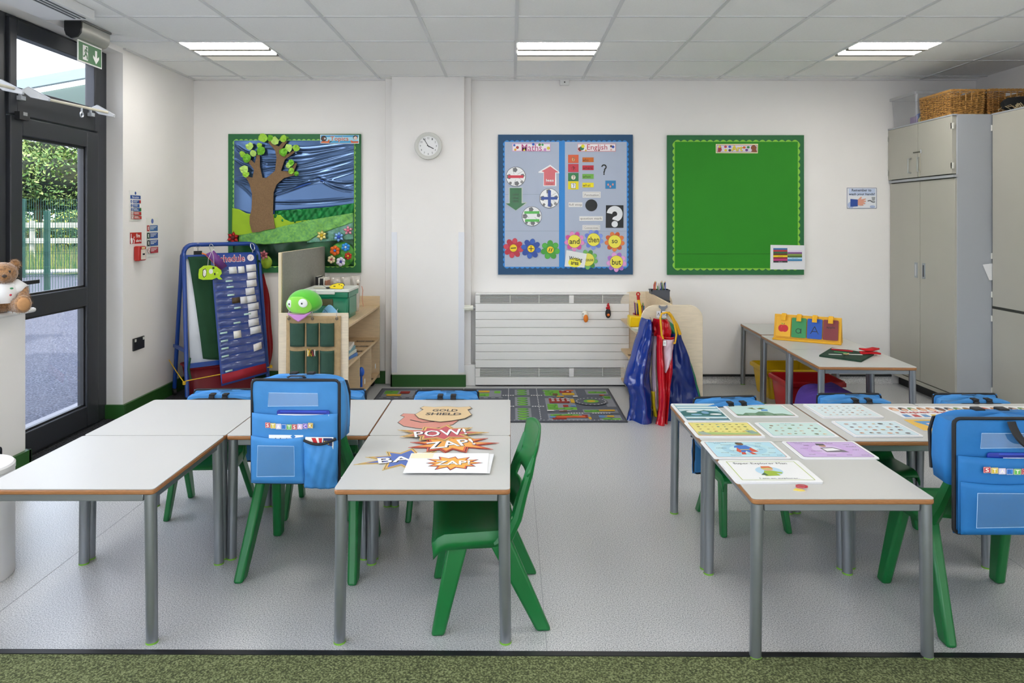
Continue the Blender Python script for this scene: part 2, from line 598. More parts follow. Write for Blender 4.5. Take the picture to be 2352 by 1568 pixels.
for a, b, c, d in ((4.24, 4.886, 1.925, 1.942), (4.24, 4.886, .98, .995), (4.872, 4.888, .98, 1.94), (4.238, 4.252, .98, 1.94), (4.24, 4.886, .84, .857), (4.24, 4.886, .165, .18), (4.872, 4.888, .165, .857)):
    m.box(XO - .02, XO + .002, a, b, c, d, mat('1b1d20', .5))
m.build('glazing_bead', dr)
m = MB(); m.box(XO + .02, XO + .028, 4.165, 4.205, .95, 1.19, BLACK); m.tube([(XO + .028, 4.185, 1.07), (XO + .065, 4.185, 1.07)], .011, BLACK)
m.box(XO + .055, XO + .073, 4.18, 4.315, 1.058, 1.082, BLACK); m.build('door_handle', dr, bev=.004)
m = MB(); m.box(XO + .02, XO + .05, 4.17, 4.26, 2.03, 2.075, mat('26282c', .4)); m.box(XO + .03, XO + .052, 4.2, 4.235, 2.055, 2.075, CHROME); m.build('door_contact', dr)

w2 = struct(thing('window_2', 'top hung window over the outside door', 'window'))
m = MB(); bars(m, [(4.13, 4.193, 2.057, 2.62), (4.973, 5.03, 2.057, 2.62), (4.193, 4.973, 2.525, 2.62), (4.193, 4.973, 2.057, 2.222)], FRAME)
m.build('window_frame', w2, bev=.006)
m = MB(); bars(m, [(4.19, 4.98, 2.215, 2.53)], GLASS, XO - .012, XO - .008); m.build('glass', w2)
w3 = struct(thing('window_1', 'row of dark framed windows over the sill', 'window'))
m = MB()
rc = [(YN, 4.0, .93, .99), (YN, 4.0, 2.57, 2.64), (YN, 4.0, 2.02, 2.1)]
for y in (3.93, 2.85, 1.75, .65, -.45, -1.55, -2.65, -3.75): rc.append((y, y + .07, .93, 2.64))
bars(m, rc[:3], FRAME, XO - .045, XO + .015); bars(m, rc[3:], FRAME); m.build('window_frame', w3)
m = MB(); bars(m, [(YN, 4.0, .95, 2.6)], GLASS, XO - .012, XO - .008); m.build('glass', w3)

# window winders: white levers and a rod over the door; a second one cut by the picture edge
def winder(label, y0, y1, z0, z1):
    t = thing('window_winder', label, 'window winder', (XO + .02, y0, z0), group='white window winder gear')
    A = mat('c9ced6', .35, .3); B = mat('ded9c6', .4)
    L = y1 - y0; dz = z1 - z0
    rod = MB(); rod.tube([(.085, .02, -.03), (.10, L + .02, dz - .02)], .009, B); rod.build('rod', t)
    for yy, zz in ((0, 0), (L, dz)):
        a = MB()
        a.prism([(0, .0), (.05, .03), (.16, -.03), (.155, -.05), (.06, -.035), (.03, -.01)], -.009, .009, A)
        a.v = [(p[0] * .85 + .0, p[2] + yy + p[0] * .45 - .02, p[1] + zz) for p in a.v]
        a.build('arm', t, bev=.003)
        a = MB(); a.box(0, .03, yy - .045, yy - .005, zz - .055, zz - .03, A); a.box(0, .015, yy - .03, yy - .015, zz - .05, zz + .01, A); a.build('bracket', t, bev=.002)
    a = MB(); a.tube([(.095, L * .62, dz * .6 - .03), (.095, L * .62, dz * .6 - .06)], .006, A)
    R_ = [(.095 + 0 * i, L * .62 + .016 * math.cos(i * PI / 6), dz * .6 - .075 + .016 * math.sin(i * PI / 6)) for i in range(12)]
    a.tube(R_, .005, A, closed=True, n=6); a.build('pull_ring', t)
winder('white winder rod with two levers over the outside door', 4.23, 4.93, 2.20, 2.205)
winder('white winder lever at the left picture edge, over the next window', 3.2, 4.0, 2.2, 2.2)

# exit sign
GSIGN = mat('12692f', .5); WS = mat('f2f5f2', .5)
t = thing('exit_sign', 'green running man and down arrow exit sign hanging over the door', 'exit sign', (-2.70, 4.41, 2.43))
m = MB()
prof = [(-.05 + .0, .235), (.05, .235), (.05, .20), (.045, .165), (.025, .14), (-.01, .13), (-.04, .15), (-.05, .18)]
m.prism(prof, 0, .31, mat('9c9c96', .35, .3), mat('9c9c96', .35, .3))
m.v = [(p[0], p[2], p[1]) for p in m.v]; m.f = [f[::-1] for f in m.f]
m.build('housing', t, bev=.003)
m = MB(); m.prism(prof, -.014, 0, BLACK); m.v = [(p[0] * 1.05, p[2], p[1]) for p in m.v]; m.f = [f[::-1] for f in m.f]; m.build('end_cap', t)
m = MB(); m.box(-.055, .055, -.01, .32, .235, .248, mat('6d6e6c', .4)); m.build('mounting_plate', t, bev=.003)
m = MB(); m.box(-.1, -.04, .1, .2, .17, .23, mat('6d6e6c', .4)); m.build('wall_bracket', t)
s = Sheet(0, 0, .01)
s.base([(0, 0), (26, 0), (26, 13.4), (0, 13.4)], mat('dfe4e0', .3), .006)
s.rect(.7, .9, 25.3, 12.6, GSIGN)
s.rects([(5, 2.2, 10.5, 11.4)], WS)
s.poly([(18.2, 3), (20.4, 3), (20.4, 7.6), (22.6, 6.2), (22.6, 8), (19.3, 11.6), (16, 8), (16, 6.2), (18.2, 7.6)], WS)
s.circ(9, 3.6, .8, GSIGN)
s.line([(8.6, 4.6), (8, 7), (9.4, 8.6), (9.6, 10.6)], 1.1, GSIGN)
s.line([(8, 7), (6.8, 9), (5.2, 9.6)], .9, GSIGN)
s.line([(6.6, 6.4), (7.2, 4.9), (8.8, 4.9), (10, 6.2)], .7, GSIGN)
s.build('sign_panel', t, loc=(.0, .03, .135), rot=LROT)

# small fittings on walls and ceiling
m = MB(); m.box(wx(1286, 6.28), wx(1307, 6.28), 6.26, 6.3, wz(196, 6.28), wz(184, 6.28), mat('e4e4e2', .4)); m.box(wx(1295, 6.28), wx(1298, 6.28), 6.256, 6.262, wz(191, 6.28), wz(188, 6.28), BLACK)
tag(m.build('wall_sensor', bev=.004), 'small white sensor on the back wall just below the ceiling', 'sensor')
t = thing('ceiling_grille', 'white slotted grille on the ceiling in the top left corner', 'grille', (-2.76, 3.6, 2.62))
m = MB(); m.box(0, .3, 0, .62, 0, .058, mat('e6e7e8', .4)); m.build('body', t, bev=.004)
m = MB()
for i in range(3): m.box(.2 + .03 * i, .21 + .03 * i, .03, .58, -.004, 0, mat('5d6064', .5))
m.build('slot', t)

def left_sheet(W, Hh, y, z, name, label, cat, draw, t=.003):
    s = Sheet(50, 50 * Hh / W, W / 100)
    s.base([(0, 0), (100, 0), (100, 100 * Hh / W), (0, 100 * Hh / W)], mat('e8e8e4', .35), t)
    draw(s, 100 * Hh / W)
    return tag(s.build(name, loc=(XL + .0005, y, z), rot=LROT), label, cat)
SB, SR, SG = mat('1f4f9f', .4), mat('b32320', .4), mat('2a7a3c', .4)
def d1(s, h):
    s.circ(50, 11, 7, SB)
    s.rect(6, 21, 94, 37, SB); s.text('Fire action', 50, 29, 58, 10, WS, .01)
    for i, c in enumerate((SB, SB, SB, SR, SR)):
        y = 42 + i * 18
        s.rect(28, y, 94, y + 14, c)
        if i < 3: s.circ(14, y + 7, 7, SB); s.text(str(i + 1), 14, y + 7, 4, 8, WS)
        else:
            s.circ(14, y + 7, 7, SR); s.circ(14, y + 7, 5.4, WS); s.line([(10, y + 3), (18, y + 11)], 1.5, SR)
        s.rects([(31, y + 3, 70 - 6 * (i % 3), y + 5), (31, y + 8, 60 + 4 * i, y + 10)], WS)
        if i < 3: s.rect(80, y, 94, y + 14, (SR, WS, SG)[i])
left_sheet(.165, .225, 5.315, 1.545, 'fire_action_sign', 'blue and red fire action notice, uppermost sign on the left wall', 'sign', d1)
def d2(s, h):
    s.circ(50, 14, 10, mat('4f66b0', .4))
    for i, (c, c2) in enumerate(((mat('2f66a8', .4), SR), (SB, mat('123a2a', .4)), (SB, mat('122a2a', .4)), (mat('b02a3a', .4), WS))):
        y = 31 + i * 30
        s.rect(30, y, 94, y + 24, c); s.rect(6, y, 26, y + 24, c2)
        s.rects([(33, y + 4, 84, y + 6), (33, y + 9, 76, y + 11), (33, y + 14, 60, y + 16)], WS)
        if i == 3:
            s.circ(16, y + 12, 10, SR, 11); s.circ(16, y + 12, 8, WS, 9); s.line([(10, y + 5), (22, y + 19)], 2, SR)
        else: s.rect(13, y + 5, 19, y + 19, WS)
left_sheet(.19, .305, 5.565, 1.305, 'fire_extinguisher_notice', 'white edged safety notice with four bands, right of the fire alarm sign', 'sign', d2)
def d3(s, h):
    s.rect(3, 3, 97, h - 3, mat('b8211c', .4))
    s.text('Fire', 68, 17, 30, 16, WS, .02); s.text('alarm', 72, 38, 42, 12, WS, .02)
    s.poly([(6, 30), (10, 24), (10, 8), (15, 8), (15, 26), (24, 28), (24, 44), (20, 50), (10, 50)], WS)
    s.line([(36, 20), (30, 32), (38, 36), (32, 50)], 4, WS)
left_sheet(.175, .095, 5.32, 1.305, 'fire_alarm_sign', 'red Fire alarm sign with pointing hand over the call point', 'sign', d3)
t = thing('fire_alarm_call_point', 'small red break-glass fire alarm box on the left wall', 'fire alarm', (XL, 5.345, 1.19))
m = MB(); m.box(0, .045, -.052, .052, -.055, .055, mat('b3241e', .35)); m.build('body', t, bev=.01)
m = MB(); m.box(.044, .048, -.03, .034, -.045, .03, mat('e8dcd2', .4)); m.box(.047, .05, -.012, .016, -.012, .0, BLACK); m.box(.044, .047, -.02, .024, .034, .048, mat('e9d9a0', .4)); m.build('window', t)
t = thing('wall_socket', 'black double socket low on the left wall', 'socket', (XL, 5.355, .515))
m = MB(); m.box(0, .012, -.078, .078, -.046, .046, mat('1c1f22', .4)); m.build('plate', t, bev=.003)
for q in (-.06, .055):
    m = MB(); m.box(.012, .017, q - .005, q + .01, .02, .04, mat('cfcfc8', .4)); m.build('switch', t)

# clock
cw = Wall(860, 180, 2.176, 6.18)
t = thing('wall_clock', 'round white wall clock with grey rim on the column', 'clock', cw.at(271, 339), rot=WROT)
m = MB(); m.lathe([(.117, 0), (.119, .02), (.115, .034), (.100, .036), (.086, .03), (.086, .02)], mat('cfd0cb', .45), 48); m.build('rim', t)
s = Sheet(0, 0, .001); s.circ(0, 0, 88, mat('f0f1f2', .5), n=48)
s.z = .022
s.circ(0, 0, 87, mat('f0f1f2', .5), n=48)
for i in range(1, 13):
    a = PI / 2 - i * PI / 6
    s.text(str(i), 68 * math.cos(a), -68 * math.sin(a), 9 if i < 10 else 17, 17, mat('555a5e', .5))
s.build('dial', t)
for ang, L, w_, nm in ((PI / 2 - math.radians(118), 52, 7, 'hour_hand'), (PI / 2 + math.radians(32), 72, 5, 'minute_hand')):
    s = Sheet(0, 0, .001); s.z = .025 + (0.001 if L > 60 else 0); s.line([(-12 * math.cos(ang), 12 * math.sin(ang)), (L * math.cos(ang), -L * math.sin(ang))], w_, mat('3a3d40', .5)); s.build(nm, t)

# hand washing sign
hw = Wall(1920, 180, 4.127, 6.296)
s = hw.sheet(244, 1133)
s.base([(103, 1037), (385, 1037), (385, 1232), (103, 1232)], mat('e8ebf2', .4), .002)
s.frame(103, 1037, 385, 1232, 4, mat('5b6f9c', .5))
s.circ(140, 1200, 30, mat('b3c3e4', .5)); s.circ(345, 1215, 26, mat('b3c3e4', .5), 12); s.rect(120, 1045, 370, 1110, mat('c7d5ef', .5))
s.text('Remember to', 241, 1059, 186, 25, mat('2a2f45', .5), .02); s.text('wash your hands!', 243, 1099, 246, 27, mat('2a2f45', .5), .02)
s.poly([(135, 1142), (205, 1148), (205, 1212), (135, 1216)], mat('2f4fa0', .5))
s.poly([(205, 1150), (232, 1122), (244, 1124), (236, 1146), (280, 1138), (282, 1146), (258, 1156), (284, 1160), (280, 1170), (258, 1172), (278, 1186), (270, 1192), (250, 1190), (262, 1204), (230, 1206), (205, 1200)], mat('e2a48f', .5))
s.line([(298, 1162), (322, 1156), (345, 1172), (368, 1170)], 10, mat('6c6f74', .4)); s.poly([(335, 1124), (370, 1124), (364, 1160), (342, 1160)], mat('9fa3a8', .4))
hw.put(s, 'hand_washing_sign', 'Remember to wash your hands notice on the back wall by the cupboards', 'sign', 0)

# ---------------------------------------------------------------- radiator
RADW = mat('e4e3e1', .4)
t = thing('radiator', 'long white panelled radiator casing with slotted grilles on back wall', 'radiator', (0, 0, 0))
ry = 6.17
m = MB()
xa, xb = wx(1092, ry), 1.02
zt, zb = .805, .015
m.box(xa, xb, ry, 6.295, .793, zt, RADW); m.box(xa, xb, ry + .03, 6.295, zb, .76, mat('bdbdbb', .5))
n = 8
z1, z0 = wz(697, ry), wz(845, ry)
for i in range(n):
    a = z0 + (z1 - z0) * i / n
    m.box(xa, xb, ry, ry + .03, a + .0025, a + (z1 - z0) / n, RADW)
m.box(xa, xb, ry, ry + .03, zb, wz(866, ry), RADW)
m.build('casing', t, bev=.0025)
for nm, za, zc in (('top_grille', wz(697, ry) + .003, .79), ('bottom_grille', wz(866, ry) + .003, wz(845, ry) - .002)):
    m = MB(); m.box(xa + .04, xb, ry + .022, ry + .028, za, zc, mat('141412', .9))
    for i in range(7):
        z = za + (zc - za) * (i + .5) / 7
        m.box(xa, xb, ry + .002, ry + .022, z - .0019, z + .0019, RADW)
    for x in (xa + .02, xa + .3, xa + .55, xa + .83, xa + 1.1): m.box(x - .003, x + .003, ry, ry + .02, za, zc, RADW)
    for x in (xa + .02, xa + .83): m.box(x - .02, x + .02, ry - .001, ry + .02, za, zc, RADW)
    m.build(nm, t)
m = MB(); m.tube([(xa - .11, ry + .03, wz(708, ry)), (xa - .02, ry + .03, wz(708, ry))], [.024, .022], mat('deded2', .4), 16); m.tube([(xa - .02, ry + .03, wz(708, ry)), (xa + .01, ry + .03, wz(708, ry))], .014, CHROME)
for i in range(10):
    a = i * PI / 5
    m.tube([(xa - .11, ry + .03 + .023 * math.cos(a), wz(708, ry) + .023 * math.sin(a)), (xa - .05, ry + .03 + .023 * math.cos(a), wz(708, ry) + .023 * math.sin(a))], .003, mat('deded2', .4), 6)
m.build('thermostat_knob', t)
def magnet(name, label, px, py, draw):
    t = thing(name, label, 'magnet', (wx(px, ry), ry, wz(py, ry)), group=None)
    draw(t)
def duck(t):
    m = MB(); m.ball((0, -.02, .012), (.028, .02, .034), mat('e2dfd4', .8)); m.build('head', t)
    m = MB(); m.ball((.006, -.038, -.022), (.02, .014, .034), mat('e07b1c', .6)); m.build('beak', t)
    m = MB(); m.ball((-.018, -.036, .018), .004, BLACK, 8, 6); m.build('eye', t)
magnet('duck_head_toy', 'small white duck head with orange beak stuck on the radiator', 1343, 724, duck)
def cock(t):
    m = MB(); m.ball((0, -.02, -.01), (.024, .018, .042), mat('17181c', .7)); m.build('head', t)
    m = MB(); m.ball((0, -.036, -.022), (.012, .01, .012), mat('e8742a', .6)); m.build('beak', t)
    m = MB()
    for dx, dz, r in ((-.008, .035, .012), (.004, .045, .013), (.0, .06, .011), (.006, .03, .012), (.002, .073, .007)): m.ball((dx, -.02, dz), r, mat('b3121f', .7), 10, 8)
    m.build('comb', t)
magnet('rooster_head_toy', 'small black rooster head with red comb stuck on the radiator', 1396, 716, cock)
# ---------------------------------------------------------------- square school tables
TOPM = mat('c3c3c0', .4, var=.015, vs=3)
EDGE = mat('a87244', .4, var=.25, vs=22, stretch=(3, 3, 40))
LIME = mat('79b23a', .5)
TZ = .53
def make_table(label, loc, rz, grp):
    t = thing('school_table', label, 'table', loc, rz, grp)
    w = .298
    m = MB(); m.prism(rr(-w, -w, w, w, .012, 4), TZ - .003, TZ, TOPM); m.build('table_top', t)
    m = MB(); m.prism(rr(-w - .001, -w - .001, w + .001, w + .001, .013, 4), TZ - .021, TZ - .0032, EDGE); m.build('wooden_edge', t, bev=.005)
    m = MB()
    q = w - .012
    for a in (-1, 1):
        m.box(-q + .03, q - .03, min(a * q, a * (q - .022)), max(a * q, a * (q - .022)), TZ - .047, TZ - .021, LEGM)
        m.box(min(a * q, a * (q - .022)), max(a * q, a * (q - .022)), -q + .03, q - .03, TZ - .047, TZ - .021, LEGM)
    m.build('frame', t, bev=.003)
    for sx in (-1, 1):
        for sy in (-1, 1):
            x, y = sx * (w - .021), sy * (w - .021)
            m = MB(); m.tube([(x, y, TZ - .021), (x + sx * .006, y + sy * .002, .004)], [.0205, .0195], LEGM, 20)
            lg = m.build('leg', t)
            m = MB(); m.tube([(x + sx * .006, y + sy * .002, .006), (x + sx * .006, y + sy * .002, 0)], .0202, LIME, 20); m.build('foot_cap', lg)
    return t
TA = make_table('bare white square table at the front left, nearest the viewer', (-1.508, 2.715, 0), 0, 'square white tables')
def tab(label, x, y, rz=0): return dup(TA, label, (x, y, 0), rz)
tab('bare white square table behind the front left one, at the left end of its row', -1.508, 3.318)
tab('white square table in the left cluster with the tall bag chair drawn up to it', -.906, 3.318)
tab('white square table under the gold shield cut-out', -.302, 3.318)
tab('white square table under the POW and ZAP cut-outs, small green chair at its right', -.302, 2.715)
tab('white square table under the Super Explorer Man sheet', 1.088, 2.632)
tab('white square table under the blue striped mat and the yellow mat', 1.084, 3.232)
tab('white square table under the two pale sheets of little faces and pictures', 1.690, 3.240)
tab('white square table at the right picture edge under the long banner of faces', 2.292, 3.240)
tab('white square table in the back corner carrying the green felt mat', 2.225, 4.722, math.radians(-2.5))
tab('white square table in the back corner carrying the yellow alphabet stand', 2.257, 5.326, math.radians(-2.5))
tab('white square table pushed against the back wall, bare, left of the tall cupboards', 2.30, 5.965, math.radians(-2.5))

# ---------------------------------------------------------------- moulded green chairs
def taper(mb, top, bot, wt, wb, m):
    vs = []
    for (p, w) in ((bot, wb), (top, wt)):
        for sy in (-1, 1):
            for sx in (-1, 1): vs.append((p[0] + sx * w[0] / 2, p[1] + sy * w[1] / 2, p[2]))
    mb.add(vs, [(0, 2, 3, 1), (4, 5, 7, 6), (0, 1, 5, 4), (2, 6, 7, 3), (0, 4, 6, 2), (1, 3, 7, 5)], m)
def make_chair(label, grp):
    t = thing('plastic_chair', label, 'chair', (0, 0, 0), 0, grp)
    G = GREENP
    us = [-1.0, -1.0, -1.0, -.94, -.8, -.6, -.4, -.2, 0, .2, .4, .6, .8, .94, 1.0, 1.0, 1.0]
    def seat(i, j):
        u = us[round(i * 16)]
        hw = .195 - .022 * j
        y = .235 - .285 * j
        z = .338 - .014 * (1 - u * u) * (1 if j > .1 else j * 10)
        if j < .16: z -= .03 * (1 - j / .16) ** 2
        if j > .8: z += .05 * ((j - .8) / .2) ** 2
        k = round(i * 16)
        d = {0: .045, 1: .02, 15: .02, 16: .045}.get(k, 0)
        x = u * hw
        if d: x += (.006 if u > 0 else -.006)
        return (x, y, z - d)
    m = MB(); m.grid(seat, 16, 14, G); m.build('seat', t, solid=.008)
    def back(i, j):
        u = 2 * i - 1
        hw = .172 - .028 * math.sin(min(1, j / .62) * PI * .9) if j < .62 else .144 + .018 * math.sin((j - .62) / .38 * PI * .62)
        rise = j
        z = .335 + .335 * j - (.03 * abs(u) ** 3 if j > .8 else 0) * ((j - .8) / .2 if j > .8 else 0)
        y = -.045 - .088 * j - .028 * (1 - u * u) + .012 * math.sin(j * PI * 2)
        return (u * hw, y, z)
    m = MB(); m.grid(back, 20, 26, G, skip=lambda u, v: abs(2 * u - 1) < .62 and .36 < v < .46)
    m.build('backrest', t, solid=.009, off=0)
    for s in (-1, 1):
        m = MB()
        pts = [(s * .176, .02, .30), (s * .176, -.03, .325), (s * .166, -.06, .38), (s * .148, -.085, .46), (s * .142, -.108, .53), (s * .15, -.125, .59)]
        m.tube(pts, [.02, .024, .021, .018, .016, .008], G, 8); m.build('back_rib', t)
    for s in (-1, 1):
        m = MB(); m.box(s * .172 - .016, s * .172 + .016, -.02, .17, .285, .322, G); m.build('side_rail', t, bev=.006)
        m = MB(); taper(m, (s * .172, .145, .318), (s * .198, .218, 0), (.036, .075), (.034, .046), G); m.build('leg', t, bev=.009)
        m = MB(); taper(m, (s * .172, .005, .318), (s * .200, -.152, 0), (.036, .085), (.034, .052), G); m.build('leg', t, bev=.009)
    return t
C0 = make_chair('bare green plastic chair at the right side of the table with the cut-outs', 'green moulded chairs')
C0.location = (-.055, 2.70, 0); C0.rotation_euler = (0, 0, PI / 2 + math.radians(5))
def chair(label, x, y, rz, S): return dup(C0, label, (x, y, 0), rz, scale=(S, S, S))
SM, LG = .79, 1.14
chair('large green plastic chair under the big bag in the left half, back to the viewer', -.848, 3.015, math.radians(-2), LG)
chair('large green plastic chair at the right picture edge, under the big bag there', 1.712, 2.60, 0, LG)

# ---------------------------------------------------------------- chair bags
LETT = [('S', 'c4213e'), ('T', 'd8c04a'), ('A', 'dcd7f2'), ('R', '2f7fd6'), ('T', '63b85a'), ('S', 'b8203c'), ('A', 'd9b9e6'), ('C', '6d55c9'), ('K', 'c9a62e')]
BK = .000556
def bp(u, v, d=0): return ((u - 512) * BK, -.055 - d, .02 - (v - 75) * BK)
CLR = clear('clear_window', 'a9d0f5', .12, .10, .06)
STITCH = mat('b8d7f2', .7)
def make_bag(label, grp, handle=False, worn=BAG, top_handle=True):
    t = thing('chair_bag', label, 'chair bag', (0, 0, 0), 0, grp)
    # hood slipped over the chair back
    def hood(i, j):
        a = 2 * PI * i
        c, s_ = math.cos(a), math.sin(a)
        e = .35
        x = .188 * math.copysign(abs(c) ** e, c)
        y = .005 + .06 * math.copysign(abs(s_) ** e, s_)
        zz = [-.225, -.15, -.07, -.015, .012, .02][round(j * 5)]
        k = [1.0, 1.02, 1.0, .97, .93, .0][round(j * 5)]
        wob = .006 * math.sin(5 * a + j * 4)
        if j > .5: zz -= .016 * abs(c) ** 3
        return (x * k + wob * .6 * (k > 0), y * k + (.005 if k == 0 else 0), zz + .004 * math.cos(4 * a) * (j < .9))
    m = MB(); m.grid(hood, 56, 5, worn); m.build('hood', t, ang=60, solid=.004)
    m = MB()
    # black binding round the upper edge of the hood (towards the seat side) with two straps
    m.tube([(-.182, .055, -.2), (-.185, .06, -.06), (-.172, .064, -.015), (-.1, .068, -.004), (.1, .068, -.004), (.172, .064, -.015), (.185, .06, -.06), (.182, .055, -.2)], .006, TRIM, 6)
    m.build('front_binding', t)
    for x in (-.06, .012):
        m = MB(); m.box(x, x + .03, .064, .076, -.13, .012, TRIM); m.box(x, x + .03, .035, .072, .012, .024, TRIM); m.build('strap', t, bev=.003)
    # hanging back panel
    def panel(i, j):
        u, v = 195 + 635 * i, 80 + 740 * j
        d = .012 * math.sin(PI * i) * math.sin(PI * min(1, j * 1.1)) + .0025 * math.sin(9 * i + 7 * j) + .002 * math.sin(17 * j - 4 * i)
        return bp(u, v, d)
    m = MB(); m.grid(panel, 26, 26, worn); m.build('back_panel', t, solid=.006, ang=80)
    out = rr(195, 80, 830, 820, 34, 5)
    m = MB(); m.tube([bp(u, v, .006) for u, v in out], .0062, TRIM, 8, closed=True); m.build('binding', t)
    def patch(u0, v0, u1, v1, puff, mm, name, d0=.006, nu=14, nv=10, sag=0, wr=0):
        def f(i, j):
            u, v = u0 + (u1 - u0) * i, v0 + (v1 - v0) * j
            base = .012 * math.sin(PI * (u - 195) / 635) * math.sin(PI * min(1, (v - 80) / 740 * 1.1))
            d = base + d0 + puff * math.sin(PI * i) ** .6 * math.sin(PI * (.12 + .8 * j)) + wr * (math.sin(23 * i + 9 * j) + math.sin(13 * j - 11 * i + 2))
            return bp(u, v + sag * (1 - j) * (2 * i - 1) ** 2 * -1 + sag * (1 - j), d)
        q = MB(); q.grid(f, nu, nv, mm)
        return q.build(name, t, solid=.003, ang=80)
    patch(205, 312, 822, 812, .006, worn, 'middle_pocket', .016, sag=12)
    patch(207, 470, 592, 808, .008, worn, 'lower_pocket', .028, sag=14)
    patch(594, 500, 828, 836, .034, worn, 'elastic_pocket', .028, 20, 20, 18, .0022)
    q = MB()
    q.tube([bp(597 + 231 * i / 12, 492 + 26 * math.sin(PI * i / 12) - (i / 12) * 14, .045 + .014 * math.sin(PI * i / 12)) for i in range(13)], .0055, TRIM, 8)
    q.build('elastic_edge', t)
    def win(u0, v0, u1, v1, nm, d):
        b = .012 * math.sin(PI * ((u0 + u1) / 2 - 195) / 635)
        q = MB()
        vs = [bp(u0, v0 + 6, d), bp(u1, v0 + 8, d), bp(u1 + 4, v1 - 6, d), bp(u0 - 6, v1, d)]
        q.add(vs, [(3, 2, 1, 0)], CLR)
        q.build(nm, t)
        q = MB(); q.tube([tuple(Vector(v) + Vector((0, -.0005, 0))) for v in vs], .0009, STITCH, 5, closed=True); q.build('stitching', t)
    win(325, 162, 680, 265, 'name_window', .0185)
    win(270, 522, 530, 748, 'lower_window', .053)
    # block letters
    for i, (ch, col) in enumerate(LETT):
        u = 332 + i * 38.5
        v = 390 + 12 * math.sin(PI * i / 8)
        s = Sheet(0, 0, BK)
        s.base([(-18, -19), (18, -19), (18, 19), (-18, 19)], mat(col, .6), .001)
        s.frame(-17, -18, 17, 18, 2, mat('e8dccb', .6))
        s.text(ch, 0, 0, 20, 24, mat('fbf7ee', .6) if ch != 'R' else mat('2b66b5', .6), .02)
        s.build('letter_patch', t, loc=bp(u, v, .038), rot=(PI / 2 + .02, math.radians(-1.5 + i * .6), 0))
    if handle:
        q = MB()
        pts = []
        for i in range(15):
            a = PI * i / 14
            pts.append(bp(560 - 85 * math.cos(a), 92 + 150 * math.sin(a), .02 + .035 * math.sin(a)))
        q.tube(pts, .0125, TRIM, 8, flat=.45); q.build('handle', t)
    elif top_handle:
        q = MB(); q.tube([(-.04, -.04, .022), (-.03, -.03, .026), (.02, -.03, .026), (.03, -.04, .022)], .009, TRIM, 8, flat=.25); q.build('handle', t)
    return t
def hang(bag, x, y, rz, S, lift=0, k=1.0, kz=None):
    """hang a bag on the back of a chair of size S standing at x, y"""
    c, s_ = math.cos(rz), math.sin(rz)
    oy = -.135 * S
    bag.location = (x - s_ * oy, y + c * oy, .672 * S + lift)
    bag.rotation_euler = (0, 0, rz)
    bag.scale = (k, 1, kz or k)
B0 = make_bag('blue chair bag with block letters, hanging behind the left tables, papers in its pockets', 'blue chair bags')
hang(B0, -.838, 3.015, math.radians(-2), LG, .03, .98)
BAGD = mat('1a72b8', .66, var=.12, vs=7, bump=1.0, bs=13)
B1 = make_bag('blue chair bag at the right picture edge with a black loop handle hanging down', 'blue chair bags', True, BAGD)
hang(B1, 1.685, 2.60, math.radians(0), LG, -.005, 1.17, .93)
for x, y, r, cl, bl in (
    (-1.50, 3.60, 2, 'small green chair facing the viewer, its bag top leftmost behind the left tables', 'blue chair bag top behind the bare far left table, leftmost of the far ones'),
    (-.93, 3.60, 0, 'small green chair facing the viewer, mostly hidden by the tall bag chair in front', 'blue chair bag mostly hidden behind the big letter bag in the left half'),
    (-.335, 3.58, 0, 'small green chair facing the viewer beyond the gold shield cut-out', 'blue chair bag top beyond the gold shield cut-out'),
    (1.10, 3.44, 7, 'small green chair facing the viewer beyond the blue striped mat', 'blue chair bag top beside the hanging aprons, beyond the striped mat'),
    (1.735, 3.50, 0, 'small green chair facing the viewer, beyond the sheet of pale pictures', 'blue chair bag top in front of the purple sack'),
    (2.33, 3.50, 0, 'small green chair facing the viewer, before the side of the tall cupboards', 'blue chair bag top in front of the tall cupboards')):
    rz = PI + math.radians(r)
    chair(cl, x, y, rz, SM)
    b = dup(B0, bl)
    hang(b, x, y, rz, SM, k=.92)
# chair and bag cut by the left picture edge
chair('small green chair at the left picture edge, behind the white rounded bin', -2.47, 3.13, math.radians(92), .58)
b = dup(B0, 'blue chair bag glimpsed behind the white rounded bin at the left picture edge')
hang(b, -2.47, 3.13, math.radians(92), .58, k=.75)

# things in the bag pockets (parented to nothing: they can be taken out)
def inbag(bag, u0, v0, u1, v1, d, m_, name, label, cat, th=.006, draw=None, rad=0):
    t = MB()
    pts = rr(u0, v0, u1, v1, rad) if rad else [(u0, v0), (u1, v0), (u1, v1), (u0, v1)]
    s = Sheet(512, 75, BK)
    s.base(pts, m_, th)
    if draw: draw(s)
    o = s.build(name, bev=.0012)
    o.matrix_world = Matrix.Translation(bag.location) @ bag.rotation_euler.to_matrix().to_4x4() @ Matrix.Diagonal((bag.scale[0], 1, bag.scale[2], 1)) @ Matrix.Translation((0, -.055 - d, .02)) @ Matrix.Rotation(PI / 2, 4, 'X')
    tag(o, label, cat)
    return o
NAVY = mat('17329e', .25)
def trayd(s): s.rect(410, 296, 745, 303, mat('2f55cc', .25)); s.rect(410, 312, 745, 316, mat('0c1d66', .25))
inbag(B0, 385, 290, 768, 400, .0155, NAVY, 'plastic_wallet', 'navy plastic wallet poking out of the left letter bag', 'wallet', .006, trayd, 16)
inbag(B0, 392, 318, 765, 350, .0222, mat('eef0f4', .5), 'sheet_of_card', 'white card behind the letters of the left chair bag, before the navy wallet', 'card', .0015)
def scr(s):
    for i, u in enumerate((375, 410, 455, 500, 535)): s.line([(u, 505), (u + 12, 482), (u + 24, 500 + 3 * i)], 4, BLACK)
